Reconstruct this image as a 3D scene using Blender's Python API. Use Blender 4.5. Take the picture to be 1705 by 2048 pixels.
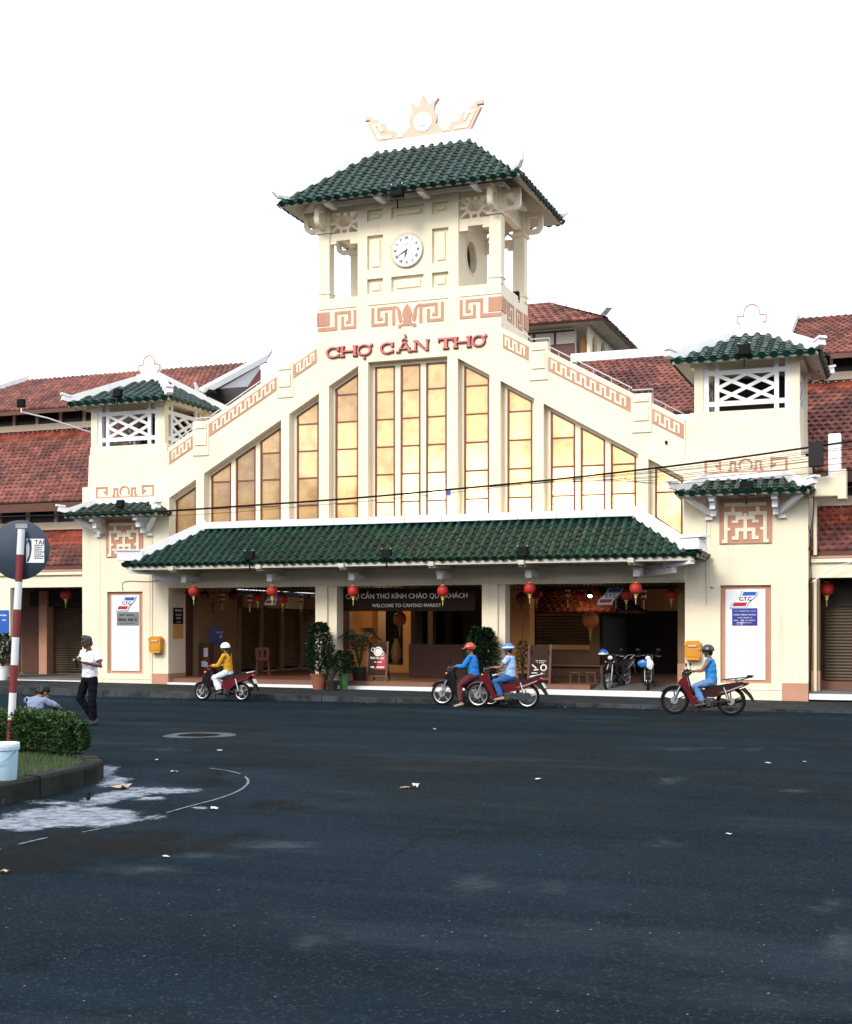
import bpy, bmesh, math, random
import numpy as np
from mathutils import Vector, Matrix, noise as mnoise
from mathutils.geometry import tessellate_polygon
random.seed(7); R = random.Random(11)
for _o in list(bpy.data.objects): bpy.data.objects.remove(_o)
SC = bpy.context.scene
COL = SC.collection
rad = math.radians

# ---------------------------------------------------------------- camera, sky, sun, exposure
CAM_X, CAM_Y, CAM_Z = 12.846, -32.658, 1.9
CAM_A = math.atan(2600 / 6900)
cam_d = bpy.data.cameras.new('camera'); cam = bpy.data.objects.new('camera', cam_d); COL.objects.link(cam)
cam.location = (CAM_X, CAM_Y, CAM_Z); cam.rotation_euler = (rad(90), 0, CAM_A)
cam_d.sensor_fit = 'AUTO'; cam_d.sensor_width = 36; cam_d.lens = 2600 / 2048 * 36
cam_d.shift_y = 226 / 2048; cam_d.clip_start = .1; cam_d.clip_end = 2000
SC.camera = cam

SUN_EL, SUN_AZ = rad(36), rad(195)          # hazy overcast morning, the bright part of the sky behind the photographer
world = bpy.data.worlds.new('World'); SC.world = world; world.use_nodes = True
wn = world.node_tree.nodes; wl = world.node_tree.links
bg = wn['Background']; sky = wn.new('ShaderNodeTexSky'); sky.sky_type = 'NISHITA'; sky.sun_disc = False
sky.sun_elevation = SUN_EL; sky.sun_rotation = SUN_AZ; sky.altitude = 0
sky.air_density = 1.0; sky.dust_density = 5.0; sky.ozone_density = 1.0
veil = wn.new('ShaderNodeMix'); veil.data_type = 'RGBA'; veil.inputs[0].default_value = .82       # thin even cloud over the whole sky
veil.inputs[7].default_value = (6.6, 6.95, 7.5, 1); wl.new(sky.outputs[0], veil.inputs[6]); wl.new(veil.outputs[2], bg.inputs[0]); bg.inputs[1].default_value = .15
sun_d = bpy.data.lights.new('sun', 'SUN'); sun = bpy.data.objects.new('sun', sun_d); COL.objects.link(sun)
sun_d.energy = 1.35; sun_d.angle = rad(16); sun_d.color = (1, .93, .82)
_sd = Vector((math.sin(SUN_AZ) * math.cos(SUN_EL), math.cos(SUN_AZ) * math.cos(SUN_EL), math.sin(SUN_EL)))
sun.rotation_euler = _sd.to_track_quat('Z', 'Y').to_euler(); sun.location = (0, 60, 40)
SC.view_settings.view_transform = 'Standard'; SC.view_settings.look = 'None'
SC.view_settings.gamma = 1; SC.view_settings.use_curve_mapping = False
SC.view_settings.exposure = .88
SC.render.engine = 'CYCLES'
try:
    SC.cycles.max_bounces = 8; SC.cycles.use_denoising = True
except Exception: pass

# ---------------------------------------------------------------- helpers
_ca, _sa = math.cos(CAM_A), math.sin(CAM_A)
def _ray(px, py):
    r = (px - 852.5) / 2600; return (-_sa + _ca * r, _ca + _sa * r, (1250 - py) / 2600)
def at(px, py, Y=0.0):
    """point of the photograph carried onto the vertical plane at depth Y"""
    d = _ray(px, py); t = (Y - CAM_Y) / d[1]
    return Vector((CAM_X + d[0] * t, Y, CAM_Z + d[2] * t))
def gr(px, py, Z=0.0):
    """point of the photograph carried onto the level ground at height Z"""
    d = _ray(px, py); t = (Z - CAM_Z) / d[2]
    return Vector((CAM_X + d[0] * t, CAM_Y + d[1] * t, Z))
def atx(px, py, X):
    d = _ray(px, py); t = (X - CAM_X) / d[0]
    return Vector((X, CAM_Y + d[1] * t, CAM_Z + d[2] * t))

class MB:
    def __init__(s): s.v = []; s.f = []; s.mi = []; s.m = 0
    def add(s, vs, fs):
        b = len(s.v); s.v += [tuple(v) for v in vs]; s.f += [tuple(i + b for i in f) for f in fs]; s.mi += [s.m] * len(fs); return s
    def box(s, x0, x1, y0, y1, z0, z1):
        return s.add([(x0,y0,z0),(x1,y0,z0),(x1,y1,z0),(x0,y1,z0),(x0,y0,z1),(x1,y0,z1),(x1,y1,z1),(x0,y1,z1)],
              [(0,3,2,1),(4,5,6,7),(0,1,5,4),(1,2,6,5),(2,3,7,6),(3,0,4,7)])
    def rbox(s, x0, x1, y0, y1, z0, z1, b=.02):
        """box with chamfered edges"""
        bm = bmesh.new(); bmesh.ops.create_cube(bm, size=1)
        for v in bm.verts:
            v.co = Vector(((x0+x1)/2 + v.co.x*(x1-x0), (y0+y1)/2 + v.co.y*(y1-y0), (z0+z1)/2 + v.co.z*(z1-z0)))
        bmesh.ops.bevel(bm, geom=bm.edges[:], offset=b, segments=2, profile=.5, affect='EDGES')
        return s.bm(bm)
    def bm(s, bm, M=None):
        bm.verts.index_update()
        if M is not None: bm.transform(M)
        s.add([v.co[:] for v in bm.verts], [[v.index for v in f.verts] for f in bm.faces]); bm.free(); return s
    def bar(s, p, q, w, d, up=(0,1,0)):
        """square bar from p to q: width w across, d along 'up'"""
        p = Vector(p); q = Vector(q); t = (q - p)
        if t.length < 1e-6: return s
        t.normalize(); u = Vector(up); u = (u - t * u.dot(t)).normalized(); a = t.cross(u)
        vs = []
        for c in (p, q):
            for i, j in ((-1,-1),(1,-1),(1,1),(-1,1)): vs.append(c + a * (w/2*i) + u * (d/2*j))
        return s.add(vs, [(0,1,2,3),(7,6,5,4),(0,4,5,1),(1,5,6,2),(2,6,7,3),(3,7,4,0)])
    def tube(s, pts, r, n=6, cap=True, side=None, ry=None):
        """round or elliptical tube through points; r scalar or list"""
        pts = [Vector(p) for p in pts]; N = len(pts)
        rs = r if isinstance(r, (list, tuple)) else [r] * N
        rys = ry if isinstance(ry, (list, tuple)) else ([ry] * N if ry else rs)
        b = len(s.v); u = Vector(side) if side else None
        for i, p in enumerate(pts):
            t = (pts[min(i+1, N-1)] - pts[max(i-1, 0)]).normalized()
            if u is None:
                u = t.cross(Vector((0,0,1)) if abs(t.z) < .9 else Vector((1,0,0)))
            u = (u - t * u.dot(t)).normalized(); w = t.cross(u)
            for k in range(n):
                a = 2 * math.pi * k / n
                s.v.append(tuple(p + u * (math.cos(a) * rs[i]) + w * (math.sin(a) * rys[i])))
        fs = []
        for i in range(N - 1):
            for k in range(n):
                k2 = (k + 1) % n; fs.append((b+i*n+k, b+i*n+k2, b+(i+1)*n+k2, b+(i+1)*n+k))
        if cap:
            fs.append(tuple(b + k for k in range(n))[::-1]); fs.append(tuple(b + (N-1)*n + k for k in range(n)))
        s.f += fs; s.mi += [s.m] * len(fs); return s
    def lathe(s, prof, c=(0,0,0), n=16, axis='z', cap=True):
        """prof: (radius, height) pairs"""
        b = len(s.v); c = Vector(c)
        for r, h in prof:
            for k in range(n):
                a = 2*math.pi*k/n; x, y = r*math.cos(a), r*math.sin(a)
                p = {'z': (x, y, h), 'y': (x, h, y), 'x': (h, x, y)}[axis]; s.v.append(tuple(c + Vector(p)))
        fs = []
        for i in range(len(prof) - 1):
            for k in range(n):
                k2 = (k+1) % n; fs.append((b+i*n+k, b+i*n+k2, b+(i+1)*n+k2, b+(i+1)*n+k))
        if cap:
            if prof[0][0] > 1e-5: fs.append(tuple(b+k for k in range(n)))
            if prof[-1][0] > 1e-5: fs.append(tuple(b+(len(prof)-1)*n+k for k in range(n)))
        s.f += fs; s.mi += [s.m]*len(fs); return s
    def torus(s, c, Rr, r, axis='y', n=28, m=8, a0=0, a1=2*math.pi):
        pts = []; full = abs(a1-a0-2*math.pi) < 1e-4; b = len(s.v); c = Vector(c)
        N = n if full else n + 1
        for i in range(N):
            a = a0 + (a1-a0)*i/n
            for k in range(m):
                q = 2*math.pi*k/m; rr = Rr + r*math.cos(q); h = r*math.sin(q)
                p = {'y': (rr*math.cos(a), h, rr*math.sin(a)), 'z': (rr*math.cos(a), rr*math.sin(a), h), 'x': (h, rr*math.cos(a), rr*math.sin(a))}[axis]
                s.v.append(tuple(c + Vector(p)))
        fs = []
        for i in range(n):
            i2 = (i+1) % N if full else i+1
            for k in range(m):
                k2 = (k+1) % m; fs.append((b+i*m+k, b+i*m+k2, b+i2*m+k2, b+i2*m+k))
        s.f += fs; s.mi += [s.m]*len(fs); return s
    def ball(s, c, r, n=10, m=8, sc=(1,1,1), M=None):
        b = len(s.v); c = Vector(c)
        for i in range(m+1):
            t = math.pi*i/m
            for k in range(n):
                a = 2*math.pi*k/n; p = Vector((r*sc[0]*math.sin(t)*math.cos(a), r*sc[1]*math.sin(t)*math.sin(a), r*sc[2]*math.cos(t)))
                if M is not None: p = M @ p
                s.v.append(tuple(c + p))
        fs = []
        for i in range(m):
            for k in range(n):
                k2 = (k+1) % n; fs.append((b+i*n+k, b+(i+1)*n+k, b+(i+1)*n+k2, b+i*n+k2))
        s.f += fs; s.mi += [s.m]*len(fs); return s
    def plate(s, outer, holes=(), d0=0.0, d1=.1, plane='xz'):
        """flat outline (with holes) given thickness from d0 to d1 along the third axis"""
        loops = [list(outer)] + [list(h) for h in holes]
        flat = [p for l in loops for p in l]
        tris = tessellate_polygon([[Vector((p[0], p[1], 0)) for p in l] for l in loops])
        def P(p, d): return {'xz': (p[0], d, p[1]), 'xy': (p[0], p[1], d), 'yz': (d, p[0], p[1])}[plane]
        n = len(flat); fs = [tuple(t) for t in tris] + [tuple(i + n for i in reversed(t)) for t in tris]
        o = 0
        for l in loops:
            m = len(l)
            for i in range(m): j = (i+1) % m; fs.append((o+i, o+j, o+j+n, o+i+n))
            o += m
        return s.add([P(p, d0) for p in flat] + [P(p, d1) for p in flat], fs)
    def polybars(s, pts, w, d0, d1, closed=False):
        """ribbon of constant width along a polyline in XZ, mitred, thickness d0..d1 in Y"""
        P = [Vector((p[0], p[1])) for p in pts]; N = len(P); L = []; Rr = []
        for i in range(N):
            a = P[(i-1) % N] if (closed or i > 0) else None; c = P[(i+1) % N] if (closed or i < N-1) else None
            t1 = (P[i]-a).normalized() if a is not None else None; t2 = (c-P[i]).normalized() if c is not None else None
            if t1 is None: t1 = t2
            if t2 is None: t2 = t1
            n1 = Vector((-t1.y, t1.x)); n2 = Vector((-t2.y, t2.x)); m = (n1+n2)
            m = m.normalized() if m.length > 1e-4 else n1
            k = w/2/max(.35, m.dot(n1)); L.append(P[i]+m*k); Rr.append(P[i]-m*k)
        vs = [(p.x, d0, p.y) for p in L+Rr] + [(p.x, d1, p.y) for p in L+Rr]; fs = []; M2 = 2*N
        for i in range(N if closed else N-1):
            j = (i+1) % N
            fs += [(i, j, N+j, N+i), (M2+i, M2+N+i, M2+N+j, M2+j), (i, M2+i, M2+j, j), (N+i, N+j, M2+N+j, M2+N+i)]
        if not closed: fs += [(0, N, M2+N, M2), (N-1, M2+N-1, M2+2*N-1, 2*N-1)]
        return s.add(vs, fs)
    def xform(s, M, start=0):
        for i in range(start, len(s.v)): s.v[i] = tuple(M @ Vector(s.v[i]))
        return s
    def mesh(s, name, mats, smooth=None, recalc=True):
        me = bpy.data.meshes.new(name); me.from_pydata(s.v, [], s.f)
        if not isinstance(mats, (list, tuple)): mats = [mats]
        for m in mats: me.materials.append(m)
        if len(mats) > 1: me.polygons.foreach_set('material_index', s.mi)
        if recalc:
            bm = bmesh.new(); bm.from_mesh(me); bmesh.ops.recalc_face_normals(bm, faces=bm.faces[:]); bm.to_mesh(me); bm.free()
        if smooth:
            me.polygons.foreach_set('use_smooth', [True]*len(me.polygons)); me.set_sharp_from_angle(angle=rad(smooth))
        me.update(); return me
    def build(s, name, mats, parent=None, smooth=None, loc=None, recalc=True, stuff=False):
        return link(name, s.mesh(name, mats, smooth, recalc), parent, loc, stuff)
def link(name, data, parent=None, loc=None, stuff=False):
    o = bpy.data.objects.new(name, data); COL.objects.link(o)
    if parent is not None: o.parent = parent
    if loc is not None: o.location = loc
    if stuff: o['kind'] = 'stuff'
    return o
def tag(o, label, cat, group=None):
    o['label'] = label; o['category'] = cat
    if group: o['group'] = group
    return o
def thing(name, label, cat, loc=(0,0,0), rz=0, group=None, sc=1):
    o = bpy.data.objects.new(name, None); COL.objects.link(o); o.empty_display_size = .2
    o.location = loc; o.rotation_euler = (0,0,rz); o.scale = (sc,sc,sc)
    return tag(o, label, cat, group)
def struct(o): o['kind'] = 'structure'; return o
def copy_tree(o, parent=None):
    c = o.copy(); COL.objects.link(c)
    if parent is not None: c.parent = parent
    for ch in list(o.children): copy_tree(ch, c)
    return c
_deps = None
def text_mb(body, size, mb=None, align='CENTER', depth=.0, bold=0.0, sp=1.0):
    """letters of the built-in font as a list of verts/faces in XZ (facing -Y)"""
    cu = bpy.data.curves.new('txt', 'FONT'); cu.body = body; cu.size = size; cu.align_x = align; cu.align_y = 'CENTER'
    cu.extrude = depth; cu.offset = bold; cu.space_character = sp; cu.resolution_u = 3
    o = bpy.data.objects.new('txt', cu); COL.objects.link(o)
    dg = bpy.context.evaluated_depsgraph_get(); dg.update(); me = bpy.data.meshes.new_from_object(o.evaluated_get(dg))
    vs = [(v.co.x, -v.co.z, v.co.y) for v in me.vertices]; fs = [tuple(p.vertices) for p in me.polygons]
    bpy.data.objects.remove(o); bpy.data.curves.remove(cu); bpy.data.meshes.remove(me)
    return vs, fs
def put_text(mb, body, size, M, **k):
    vs, fs = text_mb(body, size, **k)
    return mb.add([M @ Vector(v) for v in vs], fs)
T = Matrix.Translation
def RZ(a): return Matrix.Rotation(a, 4, 'Z')
def RX(a): return Matrix.Rotation(a, 4, 'X')
def RY(a): return Matrix.Rotation(a, 4, 'Y')

# ---------------------------------------------------------------- materials
def mat(name, col, rough=.6, metal=0., spec=.5, var=.0, vscale=3., col2=None, bump=.0, bscale=40., streak=0., island=0., coat=0., emit=0., sub=0., dirt=None, detail=4):
    m = bpy.data.materials.new(name); m.use_nodes = True; nt = m.node_tree; n = nt.nodes; l = nt.links
    b = n['Principled BSDF']; b.inputs['Roughness'].default_value = rough; b.inputs['Metallic'].default_value = metal
    b.inputs['Specular IOR Level'].default_value = spec; b.inputs['Coat Weight'].default_value = coat
    c4 = (*col, 1); b.inputs['Base Color'].default_value = c4
    tc = n.new('ShaderNodeTexCoord'); cur = None
    def mix(a, bcol, fac, mode='MIX'):
        x = n.new('ShaderNodeMix'); x.data_type = 'RGBA'; x.blend_type = mode
        if hasattr(a, 'is_linked'): l.new(a, x.inputs[6])
        else: x.inputs[6].default_value = (*a, 1)
        if hasattr(bcol, 'is_linked'): l.new(bcol, x.inputs[7])
        else: x.inputs[7].default_value = (*bcol, 1)
        if hasattr(fac, 'is_linked'): l.new(fac, x.inputs[0])
        else: x.inputs[0].default_value = fac
        return x.outputs[2]
    def noise(scale, det=4, vec=None, rough_=.55):
        t = n.new('ShaderNodeTexNoise'); t.inputs['Scale'].default_value = scale; t.inputs['Detail'].default_value = det
        t.inputs['Roughness'].default_value = rough_
        l.new(vec if vec is not None else tc.outputs['Object'], t.inputs['Vector']); return t.outputs['Fac']
    def ramp(f, lo, hi):
        r = n.new('ShaderNodeMapRange'); r.inputs[1].default_value = lo; r.inputs[2].default_value = hi; l.new(f, r.inputs[0]); return r.outputs[0]
    cur = col
    if var > 0 or col2 is not None:
        c2 = col2 if col2 is not None else tuple(x * (1 - var) for x in col)
        cur = mix(cur, c2, ramp(noise(vscale, detail), .38, .68))
    if island > 0:
        g = n.new('ShaderNodeNewGeometry'); 
        hv = n.new('ShaderNodeHueSaturation'); mr = n.new('ShaderNodeMapRange'); mr.inputs[3].default_value = 1 - island; mr.inputs[4].default_value = 1 + island
        oi = n.new('ShaderNodeObjectInfo'); ad = n.new('ShaderNodeMath'); ad.operation = 'ADD'; fr = n.new('ShaderNodeMath'); fr.operation = 'FRACT'
        l.new(g.outputs['Random Per Island'], ad.inputs[0]); l.new(oi.outputs['Random'], ad.inputs[1]); l.new(ad.outputs[0], fr.inputs[0])
        l.new(fr.outputs[0], mr.inputs[0]); l.new(mr.outputs[0], hv.inputs['Value'])
        if hasattr(cur, 'is_linked'): l.new(cur, hv.inputs['Color'])
        else: hv.inputs['Color'].default_value = (*cur, 1)
        cur = hv.outputs[0]
    if streak > 0:
        mp = n.new('ShaderNodeMapping'); mp.inputs['Scale'].default_value = (5, 5, .35); l.new(tc.outputs['Object'], mp.inputs[0])
        f = ramp(noise(1.0, 5, mp.outputs[0], .65), .52, .78); f2 = ramp(noise(.9, 3), .35, .65)
        mu = n.new('ShaderNodeMath'); mu.operation = 'MULTIPLY'; l.new(f, mu.inputs[0]); l.new(f2, mu.inputs[1])
        mu2 = n.new('ShaderNodeMath'); mu2.operation = 'MULTIPLY'; l.new(mu.outputs[0], mu2.inputs[0]); mu2.inputs[1].default_value = streak
        cur = mix(cur, tuple(x*.45 for x in col), mu2.outputs[0])
    if dirt is not None:
        cur = mix(cur, dirt[0], ramp(noise(dirt[1], 6, None, .65), dirt[2], dirt[3]))
    if hasattr(cur, 'is_linked'): l.new(cur, b.inputs['Base Color'])
    if bump > 0:
        bp = n.new('ShaderNodeBump'); bp.inputs['Strength'].default_value = bump; bp.inputs['Distance'].default_value = .02
        l.new(noise(bscale, 5), bp.inputs['Height']); l.new(bp.outputs[0], b.inputs['Normal'])
    if emit > 0:
        b.inputs['Emission Color'].default_value = c4; b.inputs['Emission Strength'].default_value = emit
    if sub > 0: b.inputs['Transmission Weight'].default_value = sub
    return m
M = {}
M['cream'] = mat('cream_paint', (.82, .735, .565), .75, var=.09, vscale=.7, streak=.42, bump=.15, bscale=60, dirt=((.66, .57, .42), 1.3, .64, .9))
M['cream_shaded'] = mat('cream_paint_shaded', (.25, .165, .09), .8, var=.2, vscale=.9, streak=.5, bump=.1)  # the wall cream darkened, indoor shade painted into its colour
M['pink'] = mat('terracotta_pink_paint', (.50, .255, .17), .7, var=.12, vscale=2, streak=.25, bump=.12, bscale=70)
M['crest'] = mat('flare_paled_pink', (.72, .46, .36), .7, var=.1, vscale=2, streak=.2)  # crest pink lightened, the bright sky's flare painted into its colour
M['white'] = mat('white_lime_paint', (.80, .81, .83), .65, var=.06, vscale=1.5, streak=.3, bump=.1, bscale=50)
M['green'] = mat('glazed_green_tile', (.0022, .0235, .0180), .34, spec=.25, col2=(.004, .034, .018), vscale=2.2, island=.3, bump=.15, bscale=30, dirt=((.006, .030, .012), 3, .58, .76))
M['green2'] = mat('glazed_green_pan_tile', (.0020, .0185, .0150), .38, spec=.25, col2=(.004, .027, .015), vscale=2.5, island=.5)
M['red'] = mat('weathered_red_tile', (.23, .078, .058), .85, col2=(.135, .048, .040), vscale=.9, island=.42, bump=.3, bscale=25, dirt=((.055, .024, .026), .5, .50, .68))
M['red_new'] = mat('fresh_red_tile', (.36, .085, .045), .7, col2=(.24, .06, .045), vscale=1.4, island=.35, dirt=((.08, .03, .03), 1.0, .55, .7))
M['maroon'] = mat('maroon_wood_paint', (.095, .030, .018), .55, var=.25, vscale=4)
M['brown'] = mat('window_frame_brown', (.16, .05, .03), .5, var=.2, vscale=6)
M['dark'] = mat('dark_louvre_and_shade', (.010, .008, .008), .35, var=.3, vscale=4)
M['black'] = mat('black_painted_metal', (.005, .005, .006), .7, spec=.1, var=.2, vscale=8)
M['grey'] = mat('grey_metal', (.30, .31, .33), .45, metal=.6, var=.15, vscale=8)
M['conc'] = mat('grey_concrete', (.11, .11, .10), .85, var=.25, vscale=2.5, bump=.3, bscale=30)
M['soffit'] = mat('soffit_paint', (.55, .52, .45), .8, var=.12, vscale=1.2)
M['floor_in'] = mat('brown_floor_tiles', (.17, .075, .045), .5, var=.2, vscale=1.5)
M['orange'] = mat('orange_wall_paint', (.70, .33, .11), .75, var=.12, vscale=1.2, streak=.3)
M['shutter'] = mat('roller_shutter_metal', (.085, .06, .036), .5, metal=.2, var=.2, vscale=2)
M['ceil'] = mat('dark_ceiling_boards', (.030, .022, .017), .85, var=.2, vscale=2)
M['gold'] = mat('hall_gold_wall', (.66, .54, .38), .8, var=.1, vscale=1)
M['silver'] = mat('zinc_rail', (.55, .55, .56), .4, metal=.7)
# ---------------------------------------------------------------- ground
def road_material():
    m = bpy.data.materials.new('asphalt'); m.use_nodes = True; nt = m.node_tree; n = nt.nodes; l = nt.links; b = n['Principled BSDF']
    tc = n.new('ShaderNodeTexCoord')
    def noise(sc, det=5, rg=.6, vec=None):
        t = n.new('ShaderNodeTexNoise'); t.inputs['Scale'].default_value = sc; t.inputs['Detail'].default_value = det; t.inputs['Roughness'].default_value = rg
        l.new(vec or tc.outputs['Object'], t.inputs['Vector']); return t.outputs['Fac']
    def mr(f, a, c, lo=0., hi=1.):
        r = n.new('ShaderNodeMapRange'); l.new(f, r.inputs[0]); r.inputs[1].default_value = a; r.inputs[2].default_value = c; r.inputs[3].default_value = lo; r.inputs[4].default_value = hi; return r.outputs[0]
    def mix(a, c, f, mode='MIX'):
        x = n.new('ShaderNodeMix'); x.data_type = 'RGBA'; x.blend_type = mode
        for s, k in ((a, 6), (c, 7)):
            if hasattr(s, 'is_linked'): l.new(s, x.inputs[k])
            else: x.inputs[k].default_value = (*s, 1)
        if hasattr(f, 'is_linked'): l.new(f, x.inputs[0])
        else: x.inputs[0].default_value = f
        return x.outputs[2]
    # long worn bands along the traffic's curve, patches, oil, chippings
    mp = n.new('ShaderNodeMapping'); mp.inputs['Rotation'].default_value = (0, 0, rad(-12)); mp.inputs['Scale'].default_value = (.10, .75, 1); l.new(tc.outputs['Object'], mp.inputs[0])
    mp2 = n.new('ShaderNodeMapping'); mp2.inputs['Rotation'].default_value = (0, 0, rad(-28)); mp2.inputs['Scale'].default_value = (.45, 1.5, 1); mp2.inputs['Location'].default_value = (3, 7, 0); l.new(tc.outputs['Object'], mp2.inputs[0])
    base = mix((.0038, .0105, .0162), (.0088, .0192, .0285), mr(noise(1.0, 5, .65, mp.outputs[0]), .38, .66))
    base = mix(base, (.0095, .0120, .0115), mr(noise(.16, 4), .45, .7))
    base = mix(base, (.024, .037, .048), mr(noise(.22, 8, .68, mp2.outputs[0]), .53, .72))
    base = mix(base, (.0030, .0058, .0085), mr(noise(1.3, 4, .55), .62, .8))
    vo = n.new('ShaderNodeTexVoronoi'); vo.inputs['Scale'].default_value = 70; l.new(tc.outputs['Object'], vo.inputs['Vector'])
    chip = mr(vo.outputs['Color'], .0, 1.)
    sep = n.new('ShaderNodeSeparateColor'); l.new(vo.outputs['Color'], sep.inputs[0])
    base = mix(base, mix(base, (.07, .09, .11), .30), mr(sep.outputs[0], .86, .98))
    base = mix(base, (.012, .013, .015), mr(sep.outputs[1], .80, 1., 0, .6))
    cr = n.new('ShaderNodeTexVoronoi'); cr.feature = 'DISTANCE_TO_EDGE'; cr.inputs['Scale'].default_value = .45
    ds = n.new('ShaderNodeTexNoise'); ds.inputs['Scale'].default_value = 1.6; ds.inputs['Detail'].default_value = 5; l.new(tc.outputs['Object'], ds.inputs['Vector'])
    mv = n.new('ShaderNodeMix'); mv.data_type = 'RGBA'; mv.inputs[0].default_value = .35; l.new(tc.outputs['Object'], mv.inputs[6]); l.new(ds.outputs['Color'], mv.inputs[7]); l.new(mv.outputs[2], cr.inputs['Vector'])
    crm = n.new('ShaderNodeMath'); crm.operation = 'MULTIPLY'; l.new(mr(cr.outputs['Distance'], .0, .012, 1, 0), crm.inputs[0]); l.new(mr(noise(.3, 2), .5, .62), crm.inputs[1])
    base = mix(base, (.010, .011, .012), crm.outputs[0])
    l.new(base, b.inputs['Base Color'])
    l.new(mr(noise(.5, 5), .3, .7, .8, .97), b.inputs['Roughness']); b.inputs['Specular IOR Level'].default_value = .03
    bp = n.new('ShaderNodeBump'); bp.inputs['Strength'].default_value = .55; bp.inputs['Distance'].default_value = .012
    ad = n.new('ShaderNodeMath'); ad.operation = 'ADD'; l.new(vo.outputs['Distance'], ad.inputs[0]); l.new(noise(9, 6, .7), ad.inputs[1]); l.new(ad.outputs[0], bp.inputs['Height'])
    l.new(bp.outputs[0], b.inputs['Normal'])
    return m
M['asphalt'] = road_material()
g = MB(); g.add([(-400,-300,0),(400,-300,0),(400,500,0),(-400,500,0)], [(0,1,2,3)])
struct(g.build('road', M['asphalt']))
# unseen town houses added behind the camera, closing the square and blocking low sky
M['town'] = mat('town_house_render', (.26, .24, .21), .85, var=.4, vscale=.25)
q = MB(); _r = random.Random(3)
x = -62.
while x < 80:
    w = _r.uniform(4.5, 8); q.box(x, x + w - .05, -66, -54 - _r.uniform(0, 1), 0, _r.uniform(8.5, 13)); x += w
for sx in (-62, 76):
    y = -54.
    while y < -14: w = _r.uniform(5, 8); q.box(min(sx, sx + 10), max(sx, sx + 10), y, y + w - .05, 0, _r.uniform(8, 12)); y += w
struct(q.build('sky_blocking_terrace', M['town']))
M['pave'] = mat('grimy_pavement', (.022, .026, .028), .9, spec=.15, col2=(.012, .015, .018), vscale=1.2, bump=.5, bscale=18, dirt=((.085, .09, .09), 2.2, .62, .75))
M['kerbstone'] = mat('worn_kerb', (.050, .057, .062), .9, spec=.15, col2=(.012, .015, .019), vscale=2.6, bump=.5, bscale=14)
def pz(x): return .13 - .0072 * max(-12, min(12, x))
KY = -3.3
pv = MB(); n_ = 48
for i in range(n_):
    x0 = -30 + 55 * i / n_; x1 = -30 + 55 * (i + 1) / n_
    pv.add([(x0, KY + .16, pz(x0)), (x1, KY + .16, pz(x1)), (x1, 12, pz(x1)), (x0, 12, pz(x0))], [(0,1,2,3)])
pave = struct(pv.build('pavement', M['pave']))
ks = None
for i in range(55):
    x0 = -30 + i + .006; x1 = x0 + .988; a, b_ = pz(x0), pz(x1); j = R.uniform(-.012, .012); k = R.uniform(-.008, .006)
    q = MB().add([(x0,KY+j,-.05),(x1,KY+j,-.05),(x1,KY+.17,-.05),(x0,KY+.17,-.05),(x0,KY+j+.012,a+k),(x1,KY+j+.012,b_+k),(x1,KY+.17,b_+k+.002),(x0,KY+.17,a+k+.002)],
          [(0,3,2,1),(4,5,6,7),(0,1,5,4),(1,2,6,5),(2,3,7,6),(3,0,4,7)])
    if -10.8 < x0 < 10.8: q.build('kerb_stone', M['kerbstone'], pave)
    else:
        if ks is None: ks = MB()
        ks.add(q.v, q.f)
ks.build('kerb_stone', M['kerbstone'], pave, stuff=True)

# ---------------------------------------------------------------- tiled roofs
class TileBook: n = 0
def barrel_mesh(L, r, eave=False):
    q = MB(); N = 6; vs = []
    for (y, rr, zo) in ((0, r, .009), (L, r * .95, 0)):
        for k in range(N + 1):
            a = math.pi * k / N; vs.append((rr * math.cos(a), y, zo + rr * math.sin(a) * .95))
    fs = [(k, k+1, N+1+k+1, N+1+k) for k in range(N)] + [tuple(range(N+1))]
    q.add(vs, fs)
    if eave:
        q.add([(1.12*r*math.cos(2*math.pi*k/10), -.012, .01 + 1.12*r*math.sin(2*math.pi*k/10)*.95) for k in range(10)] +
              [(1.12*r*math.cos(2*math.pi*k/10), .012, .01 + 1.12*r*math.sin(2*math.pi*k/10)*.95) for k in range(10)],
              [tuple(range(10))[::-1], tuple(range(10, 20))] + [(k, (k+1) % 10, 10+(k+1) % 10, 10+k) for k in range(10)])
    return q
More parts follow.
